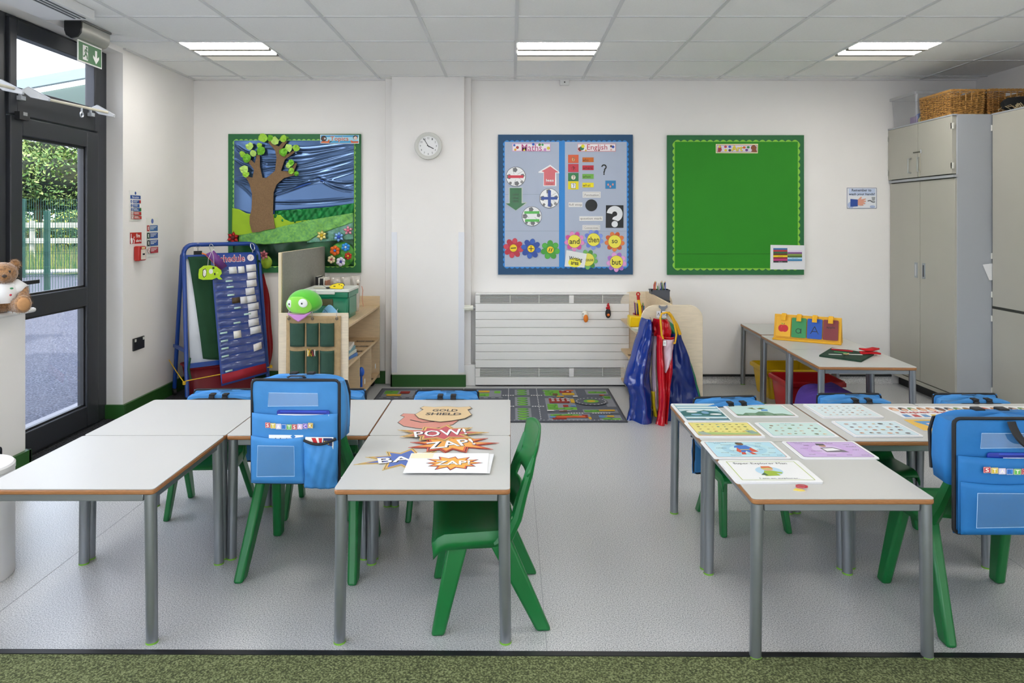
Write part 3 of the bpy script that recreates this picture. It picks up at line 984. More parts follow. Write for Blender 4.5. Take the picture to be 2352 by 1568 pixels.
inbag(B0, 338, 460, 586, 520, .035, mat('f2f2f2', .6), 'scribbled_paper', 'white paper with black scribbles in the low left pocket of the left bag', 'paper', .001, scr)
def bookd(s):
    s.poly([(650, 474), (680, 474), (702, 528), (674, 528)], mat('c8262c', .5)); s.poly([(700, 474), (728, 474), (722, 528), (712, 528)], mat('c8262c', .5))
    s.rect(735, 474, 800, 530, mat('16295f', .5)); s.text('Ma', 760, 505, 36, 26, mat('e8c23a', .5), .02)
inbag(B0, 605, 470, 806, 600, .039, mat('f0efe9', .5), 'reading_book', 'red, white and navy book in the elastic pocket of the left bag', 'book', .006, bookd)
inbag(B1, 352, 292, 790, 400, .0155, NAVY, 'plastic_wallet', 'navy plastic wallet poking out of the bag at the right picture edge', 'wallet', .006, trayd, 16)
inbag(B1, 430, 322, 765, 350, .0222, mat('eef0f4', .5), 'sheet_of_card', 'white card in front of the navy wallet in the rightmost bag', 'card', .0015)

# white rounded bin cut by the left picture edge
t = thing('round_bin', 'white rounded bin at the left picture edge beside the bare front table', 'bin', (-2.175, 2.87, 0))
m = MB(); m.lathe([(.148, 0), (.15, .005), (.15, .425)], mat('e9e9ea', .35), 48); m.build('body', t)
m = MB(); m.lathe([(.152, .427), (.152, .445), (.145, .452), (0, .452)], mat('e9e9ea', .3), 48); m.build('lid', t)

# ---------------------------------------------------------------- paper work on the right tables
PW = mat('eeeef0', .35)
INK = mat('4a4d52', .6)
def mat_sheet(x0, x1, y0, y1, label, name, cat, draw, col='cfe5ea', border='9fb9cf', rz=0, z=TZ, n=3, group=None, rad=3):
    """laminated sheet(s), the drawing measured in percent of the width"""
    W, D = x1 - x0, y1 - y0
    h = 100 * D / W
    s = Sheet(50, h / 2, W / 100, .0001)
    rnd = random.Random(label)
    for i in range(n):      # the stack below, each a little off
        dx, dy = (rnd.uniform(-1.2, 1.2), rnd.uniform(-1, 1)) if i < n - 1 else (0, 0)
        s.base(rr(0 + dx, 0 + dy, 100 + dx, h + dy, rad), PW, .0012)
        s.z += .0003
    if col:
        s.poly(rr(4, 4, 96, h - 4, 2.5), mat(border, .4)); s.poly(rr(4.7, 4.7, 95.3, h - 4.7, 2.2), mat(col, .4))
    draw(s, h, rnd)
    o = s.build(name, loc=((x0 + x1) / 2, (y0 + y1) / 2, z + .0004), rot=(0, 0, rz))
    return tag(o, label, cat, group)
def words(s, lst, w=12):
    for tx, u, v in lst: s.text(tx, u, v, w * len(tx) / 7, 3.0, INK)
def g1(s, h, r):
    for i in range(6): s.rect(6, 8 + i * (h / 6.6), 94, 8 + i * (h / 6.6) + h / 16, mat('eef3f4', .4))
    s.poly([(5, h * .5), (20, h * .42), (40, h * .52), (60, h * .4), (95, h * .55), (95, h * .74), (5, h * .74)], mat('2f6a70', .4))
    s.circ(30, h * .5, 12, PW, 7); s.circ(78, h * .64, 13, PW, 6); s.circ(35, h * .66, 12, mat('8ab4d2', .4), 6); s.circ(58, h * .55, 8, mat('7aa0c2', .4), 11)
    s.rect(5, h * .87, 95, h * .92, mat('2c5a6e', .4)); s.circ(50, h * .895, 4, PW, 2.4)
mat_sheet(.788, 1.0, 3.215, 3.522, 'blue and white striped mat at the far left corner of the right tables', 'activity_mat', 'paper', g1, '8fb7c6', '5f8fa5')
def g2(s, h, r):
    s.poly([(5, h * .8), (15, h * .84), (22, h * .7), (38, h * .72), (46, h * .6), (60, h * .62), (66, h * .78), (80, h * .76), (88, h * .86), (95, h * .9), (95, h - 5), (5, h - 5)], mat('5f8468', .4))
    s.rects([(24, h * .74, 36, h - 5), (50, h * .68, 62, h - 5), (68, h * .8, 80, h - 5)], mat('7c9c84', .4))
    s.poly([(34, h * .3), (44, h * .26), (48, h * .36), (56, h * .28), (64, h * .33), (54, h * .42), (42, h * .42)], mat('6d7a3a', .4))
    s.line([(44, h * .3), (52, h * .5)], 3, PW); s.poly([(54, h * .42), (64, h * .44), (62, h * .56), (52, h * .54)], mat('4f8fce', .4))
    s.text('A Superhero to the Rescue', 50, 7.5, 60, 3, mat('7d98a8', .5))
mat_sheet(1.035, 1.328, 3.29, 3.50, 'pale blue story mat with a flying figure over green roofs', 'activity_mat', 'paper', g2, 'c6e2de', 'b2656c')
def blobs(cols, nx, ny, sz, jit=1.5, letter=False):
    def f(s, h, r):
        for j in range(ny):
            for i in range(nx):
                u = 10 + 80 * (i + .5) / nx + r.uniform(-jit, jit); v = 10 + (h - 16) * (j + .5) / ny + r.uniform(-jit, jit) * .6
                c = mat(r.choice(cols), .5); k = r.uniform(.7, 1.2) * sz
                s.z += .00002
                s.circ(u, v, k, c, k * r.uniform(.5, .9), 9, False)
                if r.random() < .6: s.z += .00002; s.circ(u + k * .3, v + k * .3, k * .5, mat(r.choice(('e0b79a', '6f4a35', 'f0dcc8', '3e3a38')), .5), k * .4, 8, False)
                if letter: s.rect(u - k, v + k * 1.1, u + k, v + k * 1.35, mat('8f9aa5', .5), False)
        s.z += .00002
    return f
def g3(s, h, r):
    s.poly([(5, h * .78), (30, h * .72), (60, h * .78), (95, h * .7), (95, h - 8), (5, h - 8)], mat('a8bf78', .4)); s.rect(5, h - 8, 95, h - 5, mat('d8a682', .4))
    s.poly([(6, h * .7), (16, h * .68), (24, h * .9), (10, h * .9)], mat('9fb0a8', .4)); s.poly([(78, h * .62), (90, h * .6), (95, h * .8), (84, h * .84)], mat('8fa9a5', .4))
    blobs(['8b6d3a', '5f7f6a', 'cfae55', '3f8f9e', '7a4a30', 'a8b44a'], 8, 4, 2.3)(s, h * .85, r)
    s.text('My Superhero Word and Sound Mat', 36, 7.6, 56, 3.2, INK)
mat_sheet(.775, 1.062, 2.977, 3.193, 'yellow word and sound mat on the left edge of the right tables', 'activity_mat', 'paper', g3, 'e8dc86', 'b0573a', n=5)
def g4(s, h, r):
    blobs(['8a6b4a', 'c49a76', '4f5b4a', 'd8b07e', 'a5765a', '6f8a5a'], 6, 4, 3.0, 3)(s, h, r); s.text('My Body', 46, 9, 16, 3.4, mat('5f9fb0', .5))
mat_sheet(1.09, 1.372, 2.985, 3.195, 'pale blue mat of little brown pictures, between the yellow mat and the table seam', 'activity_mat', 'paper', g4, 'c9e3df', '7fb2d0')
def g5(s, h, r):
    s.circ(50, h * .5, 40, mat('bfe0ea', .4), h * .42); s.circ(50, h * .5, 30, mat('a9d2e4', .4), h * .32); s.circ(50, h * .5, 20, mat('c9e6ee', .4), h * .22)
    R, B, S_ = mat('cf5038', .5), mat('3b72c4', .5), mat('7a5a42', .5)
    s.poly([(44, 22), (58, 22), (66, 46), (60, 48), (50, 44), (40, 50), (37, 44)], R)
    s.poly([(45, 20), (57, 20), (62, 30), (58, 32), (56, 40), (57, 50), (52, 50), (50, 43), (47, 50), (42, 50), (44, 40), (42, 30), (38, 30), (40, 23)], B)
    s.poly([(42, 49), (47, 49), (46, 58), (40, 58)], R); s.poly([(52, 49), (57, 49), (60, 58), (54, 58)], R); s.rect(44, 37, 56, 39.5, mat('e0c23a', .5))
    s.circ(50, 15, 5, S_); s.poly([(44, 13), (46, 8.5), (54, 8.5), (56, 13), (52, 11)], mat('2b241f', .5))
    words(s, [('brave', 20, 12), ('fearless', 30, 18), ('reliable', 20, 32), ('mighty', 33, 44), ('strong', 19, 52), ('fearless', 31, 61), ('noble', 76, 14), ('kind', 72, 24), ('brave', 88, 33), ('clever', 82, 52), ('daring', 70, 61), ('bold', 88, 62), ('super', 70, 40)])
    s.text('Story Describing Word Mat', 30, 8.2, 42, 3.2, INK)
mat_sheet(.775, 1.067, 2.715, 2.925, 'light blue word mat with a caped superhero in red and blue', 'word_mat', 'paper', g5, 'b6dcec', 'b06068')
def g6(s, h, r):
    s.circ(48, h * .5, 32, mat('c7a6dc', .4), h * .38); s.circ(48, h * .5, 20, mat('d6bfe6', .4), h * .26)
    s.poly([(40, 30), (58, 28), (68, 40), (72, 48), (42, 48)], mat('6b6570', .5)); s.poly([(42, 33), (57, 31), (64, 40), (44, 44)], mat('efeff2', .5))
    s.circ(47, 22, 4.6, mat('b48a70', .5)); s.poly([(40, 20), (41, 12), (52, 13), (52, 20)], mat('5b5560', .5))
    words(s, [('mean', 26, 20), ('cheeky', 18, 13), ('wicked', 60, 12), ('nasty', 82, 17), ('dreadful', 84, 26), ('sneaky', 18, 33), ('horrible', 30, 44), ('cruel', 18, 58), ('vicious', 42, 61), ('angry', 84, 40), ('mean', 66, 61), ('wicked', 86, 61)])
    s.text('Super Describing Word Mat', 34, 8.2, 50, 3.2, mat('6a5a80', .5))
mat_sheet(1.108, 1.402, 2.715, 2.925, 'purple word mat hanging over the right edge of its table', 'word_mat', 'paper', g6, 'c9aede', '6e5a86')
def g7(s, h, r):
    GL = mat('b6c46a', .5)
    s.frame(8, 5, 93, h - 6, 1.0, GL)
    s.text('Super Explorer Man', 48, 13, 66, 7.5, BLACK)
    s.circ(50, h * .52, 16, mat('b5d5ea', .4), h * .2)
    s.poly([(40, 50), (44, 38), (54, 38), (64, 44), (62, 48), (56, 46), (58, 54), (40, 56)], mat('9ab437', .5)); s.poly([(36, 52), (42, 44), (44, 54)], mat('3c5a44', .5))
    s.circ(50, 32, 6.5, mat('d8a583', .5), 6); s.poly([(43, 31), (45, 23), (55, 23), (58, 31), (52, 28)], mat('d06a38', .5)); s.rect(43.5, 30, 56.5, 32.5, GL)
    s.text('I am an explorer.', 53, h - 10.5, 46, 4.6, BLACK)
mat_sheet(.778, 1.078, 2.460, 2.684, 'white Super Explorer Man sheet with green border, topmost of its stack', 'story_sheet', 'paper', g7, None, n=5)
mat_sheet(1.43, 1.712, 3.273, 3.505, 'pale sheet of tiny pictures just right of the table seam, at the far edge', 'picture_sheet', 'paper', blobs(['d9b09c', '9aa2a8', 'e0c3ae', '8f9fa5', 'c98a74'], 7, 5, 2.6, 2.5), 'd9e8ec', 'c9dbe4', n=5)
mat_sheet(1.437, 1.726, 2.985, 3.21, 'pale blue sheet with rows of small cartoon heads and names', 'picture_sheet', 'paper', blobs(['7a5a4a', 'd8a080', '4b3038', 'b87a5a', '3a3a3a', 'c99a4a'], 6, 4, 3.5, 2, True), 'd0e5ec', '9fb7d6', n=5)
def g10(s, h, r):
    for i in range(17):
        u = 4 + i * 5.7
        s.z += .00002
        s.circ(u, h * .28, 2.4, mat(r.choice(('8a6a3a', '3a3b45', 'b0794a', '6f8f5a', 'c4552f', '4a3a35', 'c98f6a')), .5), h * .17, 12, False)
        s.z += .00002; s.circ(u + .3, h * .34, 1.6, mat(r.choice(('e2b294', '8a5a40', 'eec9ae')), .5), h * .12, 10, False)
        s.poly([(u - 2.2, h - 1), (u - 1.6, h * .74), (u + 1.6, h * .74), (u + 2.2, h - 1)], mat(r.choice(('5f8fbf', '8f79b5', 'd8b84a', 'b84a4a', '7fa6a8')), .5), False)
    s.text('super-heroes super-heroes', 50, h * .57, 92, h * .22, mat('bb3f3a', .5), .02)
mat_sheet(1.805, 2.585, 3.285, 3.482, 'long banner of cartoon faces with red lettering on the far right table', 'paper_banner', 'banner', g10, None, n=1, rad=.4)
def g11(s, h, r):
    s.poly([(0, 0), (100, 0), (100, h), (0, h)], mat('dfb44a', .5))
    s.poly([(10, 10), (50, 6), (62, 30), (40, h * .7), (14, h * .8), (20, 34)], mat('4f8fc4', .5)); s.poly([(24, 20), (42, 18), (40, 40), (26, 44)], mat('e9bba4', .5))
    s.poly([(55, 4), (72, 4), (66, 40), (58, 30)], mat('7a3a22', .5)); s.poly([(40, 40), (96, 20), (96, 52), (50, 60)], mat('f1efe2', .5)); s.poly([(30, h * .74), (60, h * .62), (56, h - 3), (34, h - 4)], mat('e9d24a', .5))
mat_sheet(1.78, 2.07, 3.072, 3.243, 'yellow comic cover peeping out left of the rightmost chair bag', 'comic', 'comic', g11, None, n=2, rad=1, rz=-.03)
t = thing('craft_scrap', 'tiny red and yellow craft scrap below the Super Explorer Man sheet', 'scrap', (.985, 2.415, TZ))
m = MB(); m.tube([(.0 + .02 * math.cos(i * .9), .012 * math.sin(i * .9) + .004, .004 + .0006 * i) for i in range(14)], .0016, mat('b8323c', .6), 6); m.build('red_thread', t)
m = MB(); m.prism([(-.035, -.01), (-.02, .004), (-.002, -.006), (.002, -.018), (-.015, -.02)], 0, .002, mat('e6d060', .6)); m.build('yellow_petal', t)

# ---------------------------------------------------------------- cut-outs on the left tables
def burst(name, label, cx, cy, rx, ry, spikes, rz, outer, mid, inner, text, tsz, trot, z, seed, tcol='f5f5f7', line_col='2d2a33', lay=.0022):
    rnd = random.Random(seed)
    n = spikes * 2
    k = .001
    s = Sheet(0, 0, k, .0003)
    def ring(sc):
        r0 = random.Random(seed)
        out = []
        for i in range(n):
            a = 2 * PI * i / n + r0.uniform(-.06, .06)
            q = (1.0 if i % 2 == 0 else .62) * r0.uniform(.84, 1.04)
            if i % 2 == 0 and abs(math.cos(a)) > .8: q *= 1.14
            out.append((rx * q * math.cos(a) * 1000 * sc, ry * q * math.sin(a) * 1000 * sc))
        return out
    s.base(ring(1), mat(outer, .5), .0012)
    s.poly(ring(.93), mat(line_col, .5)); s.poly(ring(.89), mat(mid, .5)); s.poly(ring(.78), mat(inner, .5))  # dark printed outline, then the burst colours
    if text:
        tw, th = tsz
        s.text(text, 3, -3 + 6, tw * 1000, th * 1000, mat('26242a', .5), .03, trot)
        s.text(text, 0, 0, tw * 1000, th * 1000, mat(tcol, .5), .012, trot)
    return tag(s.build(name, loc=(cx, cy, z), rot=(0, 0, rz)), label, 'cut-out', 'comic burst cut-outs')
def shield(name, label, cx, cy, w, h, rz, col, z, text=None):
    pts = [(-.42, -.5), (-.22, -.44), (0, -.5), (.22, -.44), (.42, -.5), (.47, -.38), (.40, -.28), (.5, .05), (.40, .28), (.2, .42), (0, .5), (-.2, .42), (-.40, .28), (-.5, .05), (-.40, -.28), (-.47, -.38)]
    s = Sheet(0, 0, .001, .0003)
    s.base([(p[0] * w * 1000, p[1] * h * 1000) for p in pts], mat('5d544c', .5), .0012)
    s.poly([(p[0] * w * 975, p[1] * h * 975) for p in pts], mat(col, .5))
    if text:
        s.text('GOLD', 0, -.22 * h * 1000, .45 * w * 1000, .16 * h * 1000, mat('4d4640', .5), .03)
        s.text('SHIELD', 0, .02 * h * 1000, .62 * w * 1000, .16 * h * 1000, mat('4d4640', .5), .03)
    else:
        s.line([(-.3 * w * 1000, -20), (-.1 * w * 1000, 30), (.1 * w * 1000, 22)], 9, BLACK)
    return tag(s.build(name, loc=(cx, cy, z), rot=(0, 0, rz)), label, 'cut-out')
shield('shield_cutout', 'pink shield cut-out half under the gold one', -.375, 3.235, .275, .27, .12, 'cf8a7c', TZ + .0005)
shield('shield_cutout', 'tan GOLD SHIELD cut-out on the left cluster of tables', -.315, 3.335, .268, .27, -.02, 'd9bd90', TZ + .004, True)
burst('burst_cutout', 'blue BAM burst cut-out, partly under the white ZAP sheet', -.405, 2.715, .165, .13, 9, .1, 'dcc07e', 'e0b25a', '4f6bb4', 'BAM', (.20, .062), .16, TZ + .0005, 11)
burst('burst_cutout', 'orange ZAP! burst cut-out between the POW! one and the white sheet', -.245, 2.89, .175, .125, 11, .08, 'c8503a', 'd9603a', 'eda84c', 'ZAP!', (.19, .085), .24, TZ + .003, 5)
burst('burst_cutout', 'red POW! burst cut-out just below the shields', -.30, 3.025, .185, .13, 9, .03, 'dcb46c', 'e2b76a', 'c2525c', 'POW!', (.22, .085), .17, TZ + .0062, 21)
s = Sheet(0, 0, .001, .0003); s.base([(-150, -105), (150, -105), (150, 105), (-150, 105)], PW, .0012)
tag(s.build('white_paper', loc=(-.221, 2.662, TZ + .0052), rot=(0, 0, -.05)), 'blank white paper mostly covered by the ZAP! sheet', 'paper')
s = Sheet(0, 0, .001, .0003); s.base([(-150, -107), (150, -107), (150, 107), (-150, 107)], mat('f3f3f5', .4), .001)
s.rect(-146, -105, -62, -48, mat('f3eccb', .5))
def ring2(sc, seed=3, rx=112, ry=80, n=24):
    r0 = random.Random(seed); out = []
    for i in range(n):
        a = 2 * PI * i / n + r0.uniform(-.05, .05); q = (1.0 if i % 2 == 0 else .64) * r0.uniform(.86, 1.05)
        out.append((20 + rx * q * math.cos(a) * sc, 6 + ry * q * math.sin(a) * sc))
    return out
s.poly(ring2(1.04), mat('33262a', .5)); s.poly(ring2(.98), mat('d2503a', .5)); s.poly(ring2(.88), mat('f0ae45', .5))
s.text('ZAP!', 22, 8, 128, 46, mat('2a2629', .5), .03, .06); s.text('ZAP!', 20, 6, 128, 46, mat('fafafa', .5), .02, .06)
tag(s.build('zap_sheet', loc=(-.236, 2.655, TZ + .0072), rot=(0, 0, 0)), 'white sheet printed with an orange ZAP! burst, nearest the viewer', 'paper')
# ---------------------------------------------------------------- display boards on the back wall
def board(name, label, W, a, b, c, d, ia, ib, ic, id_, frame_c, fill, scall, cat='display board', sc_r=17):
    t = thing(name, label, cat, W.at(a, d, 6.297))
    sh = W.sheet(a, d)
    sh.base([(a, b), (c, b), (c, d), (a, d)], mat(frame_c, .6, var=.04, vs=6), .024)
    sh.build('backing', t, rot=WROT)
    s = W.sheet(a, d); s.z = .0245
    r = sc_r
    pts = []
    n1 = round((ic - ia) / (r * 3.5)); n2 = round((id_ - ib) / (r * 3.5))
    def side(p, q, n, nx, ny):
        for i in range(n * 8):
            f = i / (n * 8)
            k = abs(math.sin(PI * f * n)) * r
            pts.append((p[0] + (q[0] - p[0]) * f + nx * k, p[1] + (q[1] - p[1]) * f + ny * k))
    side((ia, ib), (ic, ib), n1, 0, -1); side((ic, ib), (ic, id_), n2, 1, 0); side((ic, id_), (ia, id_), n1, 0, 1); side((ia, id_), (ia, ib), n2, -1, 0)
    s.poly(pts, scall); s.build('scalloped_border', t, rot=WROT)
    s = W.sheet(a, d); s.z = .0262
    s.rect(ia + 4, ib + 2, ic - 6, id_ - 4, fill); s.build('backing_paper', t, rot=WROT)
    return t
W1 = Wall(510, 290, 4.479, 6.27)
W2 = Wall(1130, 290, 4.479, 6.27)
W3 = Wall(1510, 290, 4.354, 6.27)
GFR = '1f6a3a'
b3 = board('display_board', 'empty green display board headed Art', W3, 100, 88, 1468, 1485, 170, 153, 1410, 1422, GFR, mat('268a18', .75, var=.04, vs=5, bump=.2, bs=200), mat('86c83c', .5), sc_r=19)
s = W3.sheet(100, 1485); s.z = .0275
s.rect(176, 1273, 1402, 1277, mat('14590c', .8)); s.build('paper_fold', b3, rot=WROT)
b2 = board('display_board', 'blue framed display board with Maths and English halves', W2, 63, 85, 1450, 1525, 128, 158, 1392, 1448, '1c4c74', mat('aeb9ce', .55, var=.03, vs=4, bump=.1, bs=6), mat('2a86d6', .5), sc_r=15)
s = W2.sheet(63, 1525); s.z = .0272
s.rect(690, 150, 750, 1452, mat('2584d2', .5)); s.build('blue_strip', b2, rot=WROT)
s = W2.sheet(63, 1525); s.z = .0271
for v in (699, 1075): s.rect(134, v, 688, v + 3, mat('8d97ac', .6))
s.rect(752, 1077, 1384, 1080, mat('8d97ac', .6)); s.build('paper_join', b2, rot=WROT)
b1 = board('display_board', 'green framed display board with a fabric tree and hills', W1, 62, 78, 1425, 1505, 122, 145, 1362, 1440, GFR, mat('1d4fa0', .6), mat('8fcf5a', .5), sc_r=14)

LV_ = 9   # boards stand off the wall; cards sit on their faces
def put(W, sh, name, label, cat, lvl=0, group=None, ry=0):
    o = sh.build(name, loc=W.at(sh.u0, sh.v0, 6.297 - .0285 - .0022 * lvl), rot=(PI / 2, ry, 0))
    return tag(o, label, cat, group)

# Art sign and colour chart
s = W3.sheet(794, 222)
s.base([(583, 178), (1005, 175), (1003, 270), (583, 268)], mat('efe6b8', .5), .0015)
s.rect(592, 186, 996, 260, mat('e6dff0', .5)); s.frame(592, 186, 996, 260, 4, mat('7a4a6a', .5))
for u, v, c in ((680, 205, 'c23a4a'), (722, 205, '2f57c0'), (682, 240, 'e8d22a'), (722, 240, '20222a'), (866, 212, 'd9692a'), (906, 210, '2f7f45'), (890, 238, '6a3a8a')): s.circ(u, v, 15, mat(c, .5), 12)
s.circ(960, 215, 28, mat('8a4a28', .5), 26); s.poly([(935, 255), (950, 225), (985, 230), (992, 258)], mat('8a4a28', .5)); s.poly([(600, 255), (605, 215), (632, 190), (642, 240), (626, 256)], mat('a0353a', .5)); s.circ(620, 205, 12, mat('d9c23a', .5))
s.text('Art', 795, 222, 112, 58, mat('8a6a1a', .5), .03); s.text('Art', 793, 220, 110, 56, mat('f0dc3a', .5), .015)
put(W3, s, 'art_sign', 'Art title strip at the top of the green board', 'sign')
s = W3.sheet(1300, 1308)
s.base([(1130, 1185), (1475, 1190), (1475, 1432), (1127, 1430)], mat('e3e4e8', .3), .002)
for i, c in enumerate(('2f6fa8', 'b52a3a', '2f6a45', '6a3a22', 'f0d80a', '8f2a40', 'c22f7a', '3a3a3e')): s.rect(1157, 1217 + i * 18, 1298, 1235 + i * 18, mat(c, .4))
for i, c in enumerate(('dcd0e6', '7a4a8a', '86a04a', '4a6a2f', 'a9d4ee', '2f7fb5')): s.rect(1298, 1240 + i * 17.6, 1443, 1257.6 + i * 17.6, mat(c, .4))
s.text('yellow', 1227, 1299, 50, 10, mat('8a7a10', .5)); s.text('black', 1227, 1354, 40, 10, mat('cfcfcf', .5)); s.text('light blue', 1370, 1319, 60, 10, mat('5a7a90', .5))
put(W3, s, 'colour_chart', 'laminated colour chart on the lower right corner of the green board', 'chart')

# Maths / English title strips
def strip(u0, v0, u1, v1, txt, tc, bc, name, label, deco):
    s = W2.sheet((u0 + u1) / 2, (v0 + v1) / 2)
    s.base([(u0, v0), (u1, v0), (u1, v1), (u0, v1)], mat(bc, .5), .0015); s.rect(u0 + 5, v0 + 7, u1 - 5, v1 - 7, mat('f2edf2', .5))
    for u, v, r, c in deco: s.circ(u, v, r, mat(c, .5))
    s.text(txt, (u0 + u1) / 2 + 5, (v0 + v1) / 2 + 4, (u1 - u0) * .55, 74, mat('f6eef4', .5), .02); s.text(txt, (u0 + u1) / 2 + 5, (v0 + v1) / 2 + 4, (u1 - u0) * .53, 70, mat(tc, .5), 0.0)
    put(W2, s, name, label, 'sign')
strip(208, 176, 600, 258, 'Maths', 'b3277e', 'dda6cf', 'maths_sign', 'Maths title strip on the blue board', [(230, 195, 12, '3a6ac0'), (262, 218, 15, 'a83a3a'), (240, 240, 12, 'e2a82a'), (490, 190, 14, '5a8a3a'), (520, 190, 12, '3a9a5a'), (580, 225, 16, 'd8c83a'), (545, 240, 14, 'c88ad0'), (425, 186, 14, '2a5ac0'), (330, 245, 10, 'e8d83a')])
strip(880, 178, 1272, 260, 'English', 'b3243c', 'e0a0a8', 'english_sign', 'English title strip on the blue board', [(905, 235, 20, '8a2a2a'), (925, 225, 22, '2f7a5a'), (935, 205, 18, 'e3dc2a'), (1225, 205, 12, '7a5a4a'), (1245, 212, 14, '3a55b5'), (1225, 240, 10, 'e8b8a8'), (965, 248, 9, 'd8b83a'), (1100, 246, 9, '6a4a3a')])

SGY, SBK, SWH = mat('8f9092', .4), mat('33363a', .4), mat('eceef0', .25)
def football(u, v, kind, label, lvl=0):
    s = W2.sheet(u, v)
    s.base([(u + 102 * math.cos(i * PI / 16), v + 102 * math.sin(i * PI / 16)) for i in range(32)], SBK, .0018)
    s.circ(u, v, 98, SWH)
    for dx, dy, r in ((-8, -70, 27), (-70, 0, 28), (70, -10, 22), (10, 70, 26), (-55, 65, 16), (62, 55, 18)):
        s.z += .0002
        s.poly([(u + dx + r * math.cos(i * 2 * PI / 5), v + dy + r * math.sin(i * 2 * PI / 5)) for i in range(5)], SGY if (dx + dy) % 2 else mat('707276', .4), False)
    s.z += .0002
    for i in range(5):
        a = i * 2 * PI / 5 + .3
        s.line([(u + 30 * math.cos(a), v + 30 * math.sin(a)), (u + 92 * math.cos(a + .3), v + 92 * math.sin(a + .3))], 3, SGY, False)
    if kind == '-': s.rect(u - 80, v - 14, u + 78, v + 14, mat('cf2a44', .3))
    if kind == '+': s.rect(u - 82, v - 14, u + 82, v + 14, mat('20489a', .3)); s.rect(u - 14, v - 82, u + 16, v + 84, mat('20489a', .3))
    if kind == '=':
        s.rect(u - 78, v - 52, u + 78, v - 26, mat('4caf4a', .3)); s.rect(u - 70, v + 30, u + 78, v + 56, mat('4caf4a', .3))
    put(W2, s, 'football_card', label, 'card', lvl, 'football cards')
football(245, 518, '-', 'football card with a red minus bar')
football(590, 740, '+', 'football card with a blue plus sign')
football(410, 925, '=', 'football card with two green bars, lowest of the footballs')
s = W2.sheet(590, 505)
s.base([(478, 468), (598, 395), (692, 468), (692, 485), (660, 482), (662, 615), (528, 615), (530, 480), (478, 478)], mat('f0f0f2', .15), .0018)
s.poly([(510, 462), (600, 412), (684, 474), (650, 474), (648, 608), (534, 608), (534, 470)], mat('d0606a', .2))
s.text('less', 596, 555, 80, 26, SWH, .02); s.text('minus', 590, 590, 70, 20, mat('7a3a2a', .4))
put(W2, s, 'red_arrow', 'red and white upward arrow card on the Maths half', 'card')
s = W2.sheet(245, 750)
s.base([(172, 628), (315, 628), (315, 780), (362, 780), (345, 805), (245, 868), (135, 792), (172, 782)], mat('b9c4be', .2), .0018)
s.poly([(183, 634), (305, 634), (305, 792), (350, 788), (245, 864), (142, 794), (183, 792)], mat('1f6a3c', .25))
for i, w_ in enumerate(('add', 'the', 'more')): s.text(w_, 243, 700 + 36 * i, 60, 22, mat('123a20', .4))
put(W2, s, 'green_arrow', 'dark green downward arrow card below the minus football', 'card')

def flower(W, u, v, r, col, ccol, txt, name, label, petals=8, lvl=0, group=None, cr=.62, cols2=None, pr=.34, tsz=None, tw=None, sym=None, ry=0):
    s = W.sheet(u, v)
    pts = []
    n = petals * 10
    for i in range(n):
        a = 2 * PI * i / n
        q = r * (.68 + .32 * abs(math.cos(a * petals / 2)) ** .7)
        pts.append((u + q * math.cos(a + .2), v + q * math.sin(a + .2)))
    s.base(pts, mat(col, .35), .0018)
    if cols2:
        for i in range(petals):
            a = 2 * PI * i / petals + .2
            s.z += .0001
            s.circ(u + r * .72 * math.cos(a), v + r * .72 * math.sin(a), r * .24, mat(cols2[i % len(cols2)], .4), None, 12, False)
    s.circ(u, v, r * cr + 2, mat('4a4638', .5), n=30); s.circ(u, v, r * cr, mat(ccol, .5), n=30)
    if txt: s.text(txt, u, v, tw or r * .9, tsz or r * .45, BLACK, .01)
    if sym == '-': s.line([(u - r * .26, v + 2), (u + r * .26, v - 2)], r * .09, BLACK)
    if sym == '+': s.line([(u - r * .25, v), (u + r * .25, v)], r * .07, BLACK); s.line([(u, v - r * .25), (u, v + r * .25)], r * .07, BLACK)
    if sym == '=':
        s.line([(u - r * .16, v + r * .18), (u - r * .02, v - r * .18)], r * .08, BLACK); s.line([(u + r * .06, v + r * .18), (u + r * .2, v - r * .18)], r * .08, BLACK)
    return put(W, s, name, label, 'flower', lvl, group, ry)
FG = 'paper flowers on the blue board'
flower(W2, 220, 1252, 104, 'b5213a', 'f0cf1c', None, 'paper_flower', 'crimson paper flower with a minus sign', 8, 0, FG, .36, ['c93a50', 'b5213a'], sym='-')
flower(W2, 402, 1258, 104, '1c459c', 'f0cf1c', None, 'paper_flower', 'navy paper flower with a plus sign', 8, 1, FG, .35, ['2a5cb8', '1c459c'], sym='+')
flower(W2, 600, 1270, 100, '3c9a2f', 'f0cf1c', None, 'paper_flower', 'green paper flower with an equals sign', 7, 0, FG, .35, ['4cae3c', '3c9a2f'], sym='=')
flower(W2, 848, 1182, 104, 'd66cb0', 'ece24e', 'and', 'paper_flower', 'pink paper flower reading and', 9, 1, FG, .63, ['e08cc4', 'c64a9c'], tw=104, tsz=56)
flower(W2, 1045, 1165, 104, '6f86d6', 'ece24e', 'then', 'paper_flower', 'blue paper flower reading then', 9, 0, FG, .63, ['7f96e0', '5f78cc'], tw=112, tsz=58)
flower(W2, 1262, 1185, 104, 'd3662c', 'ece24e', 'so', 'paper_flower', 'orange paper flower reading so', 9, 0, FG, .63, ['e07a3a', 'c45424'], tw=60, tsz=36)
flower(W2, 985, 1370, 104, '4f9a44', 'e4de5a', 'because', 'paper_flower', 'green paper flower reading because, half behind the writing card', 9, 1, FG, .63, ['6fb55c', '3f8a38'], tw=112, tsz=34)
flower(W2, 1280, 1395, 104, 'cc78c4', 'ece24e', 'but', 'paper_flower', 'lilac paper flower reading but', 9, 0, FG, .63, ['e0a0d8', '9a6ac4'], tw=92, tsz=58)
s = W2.sheet(860, 1370)
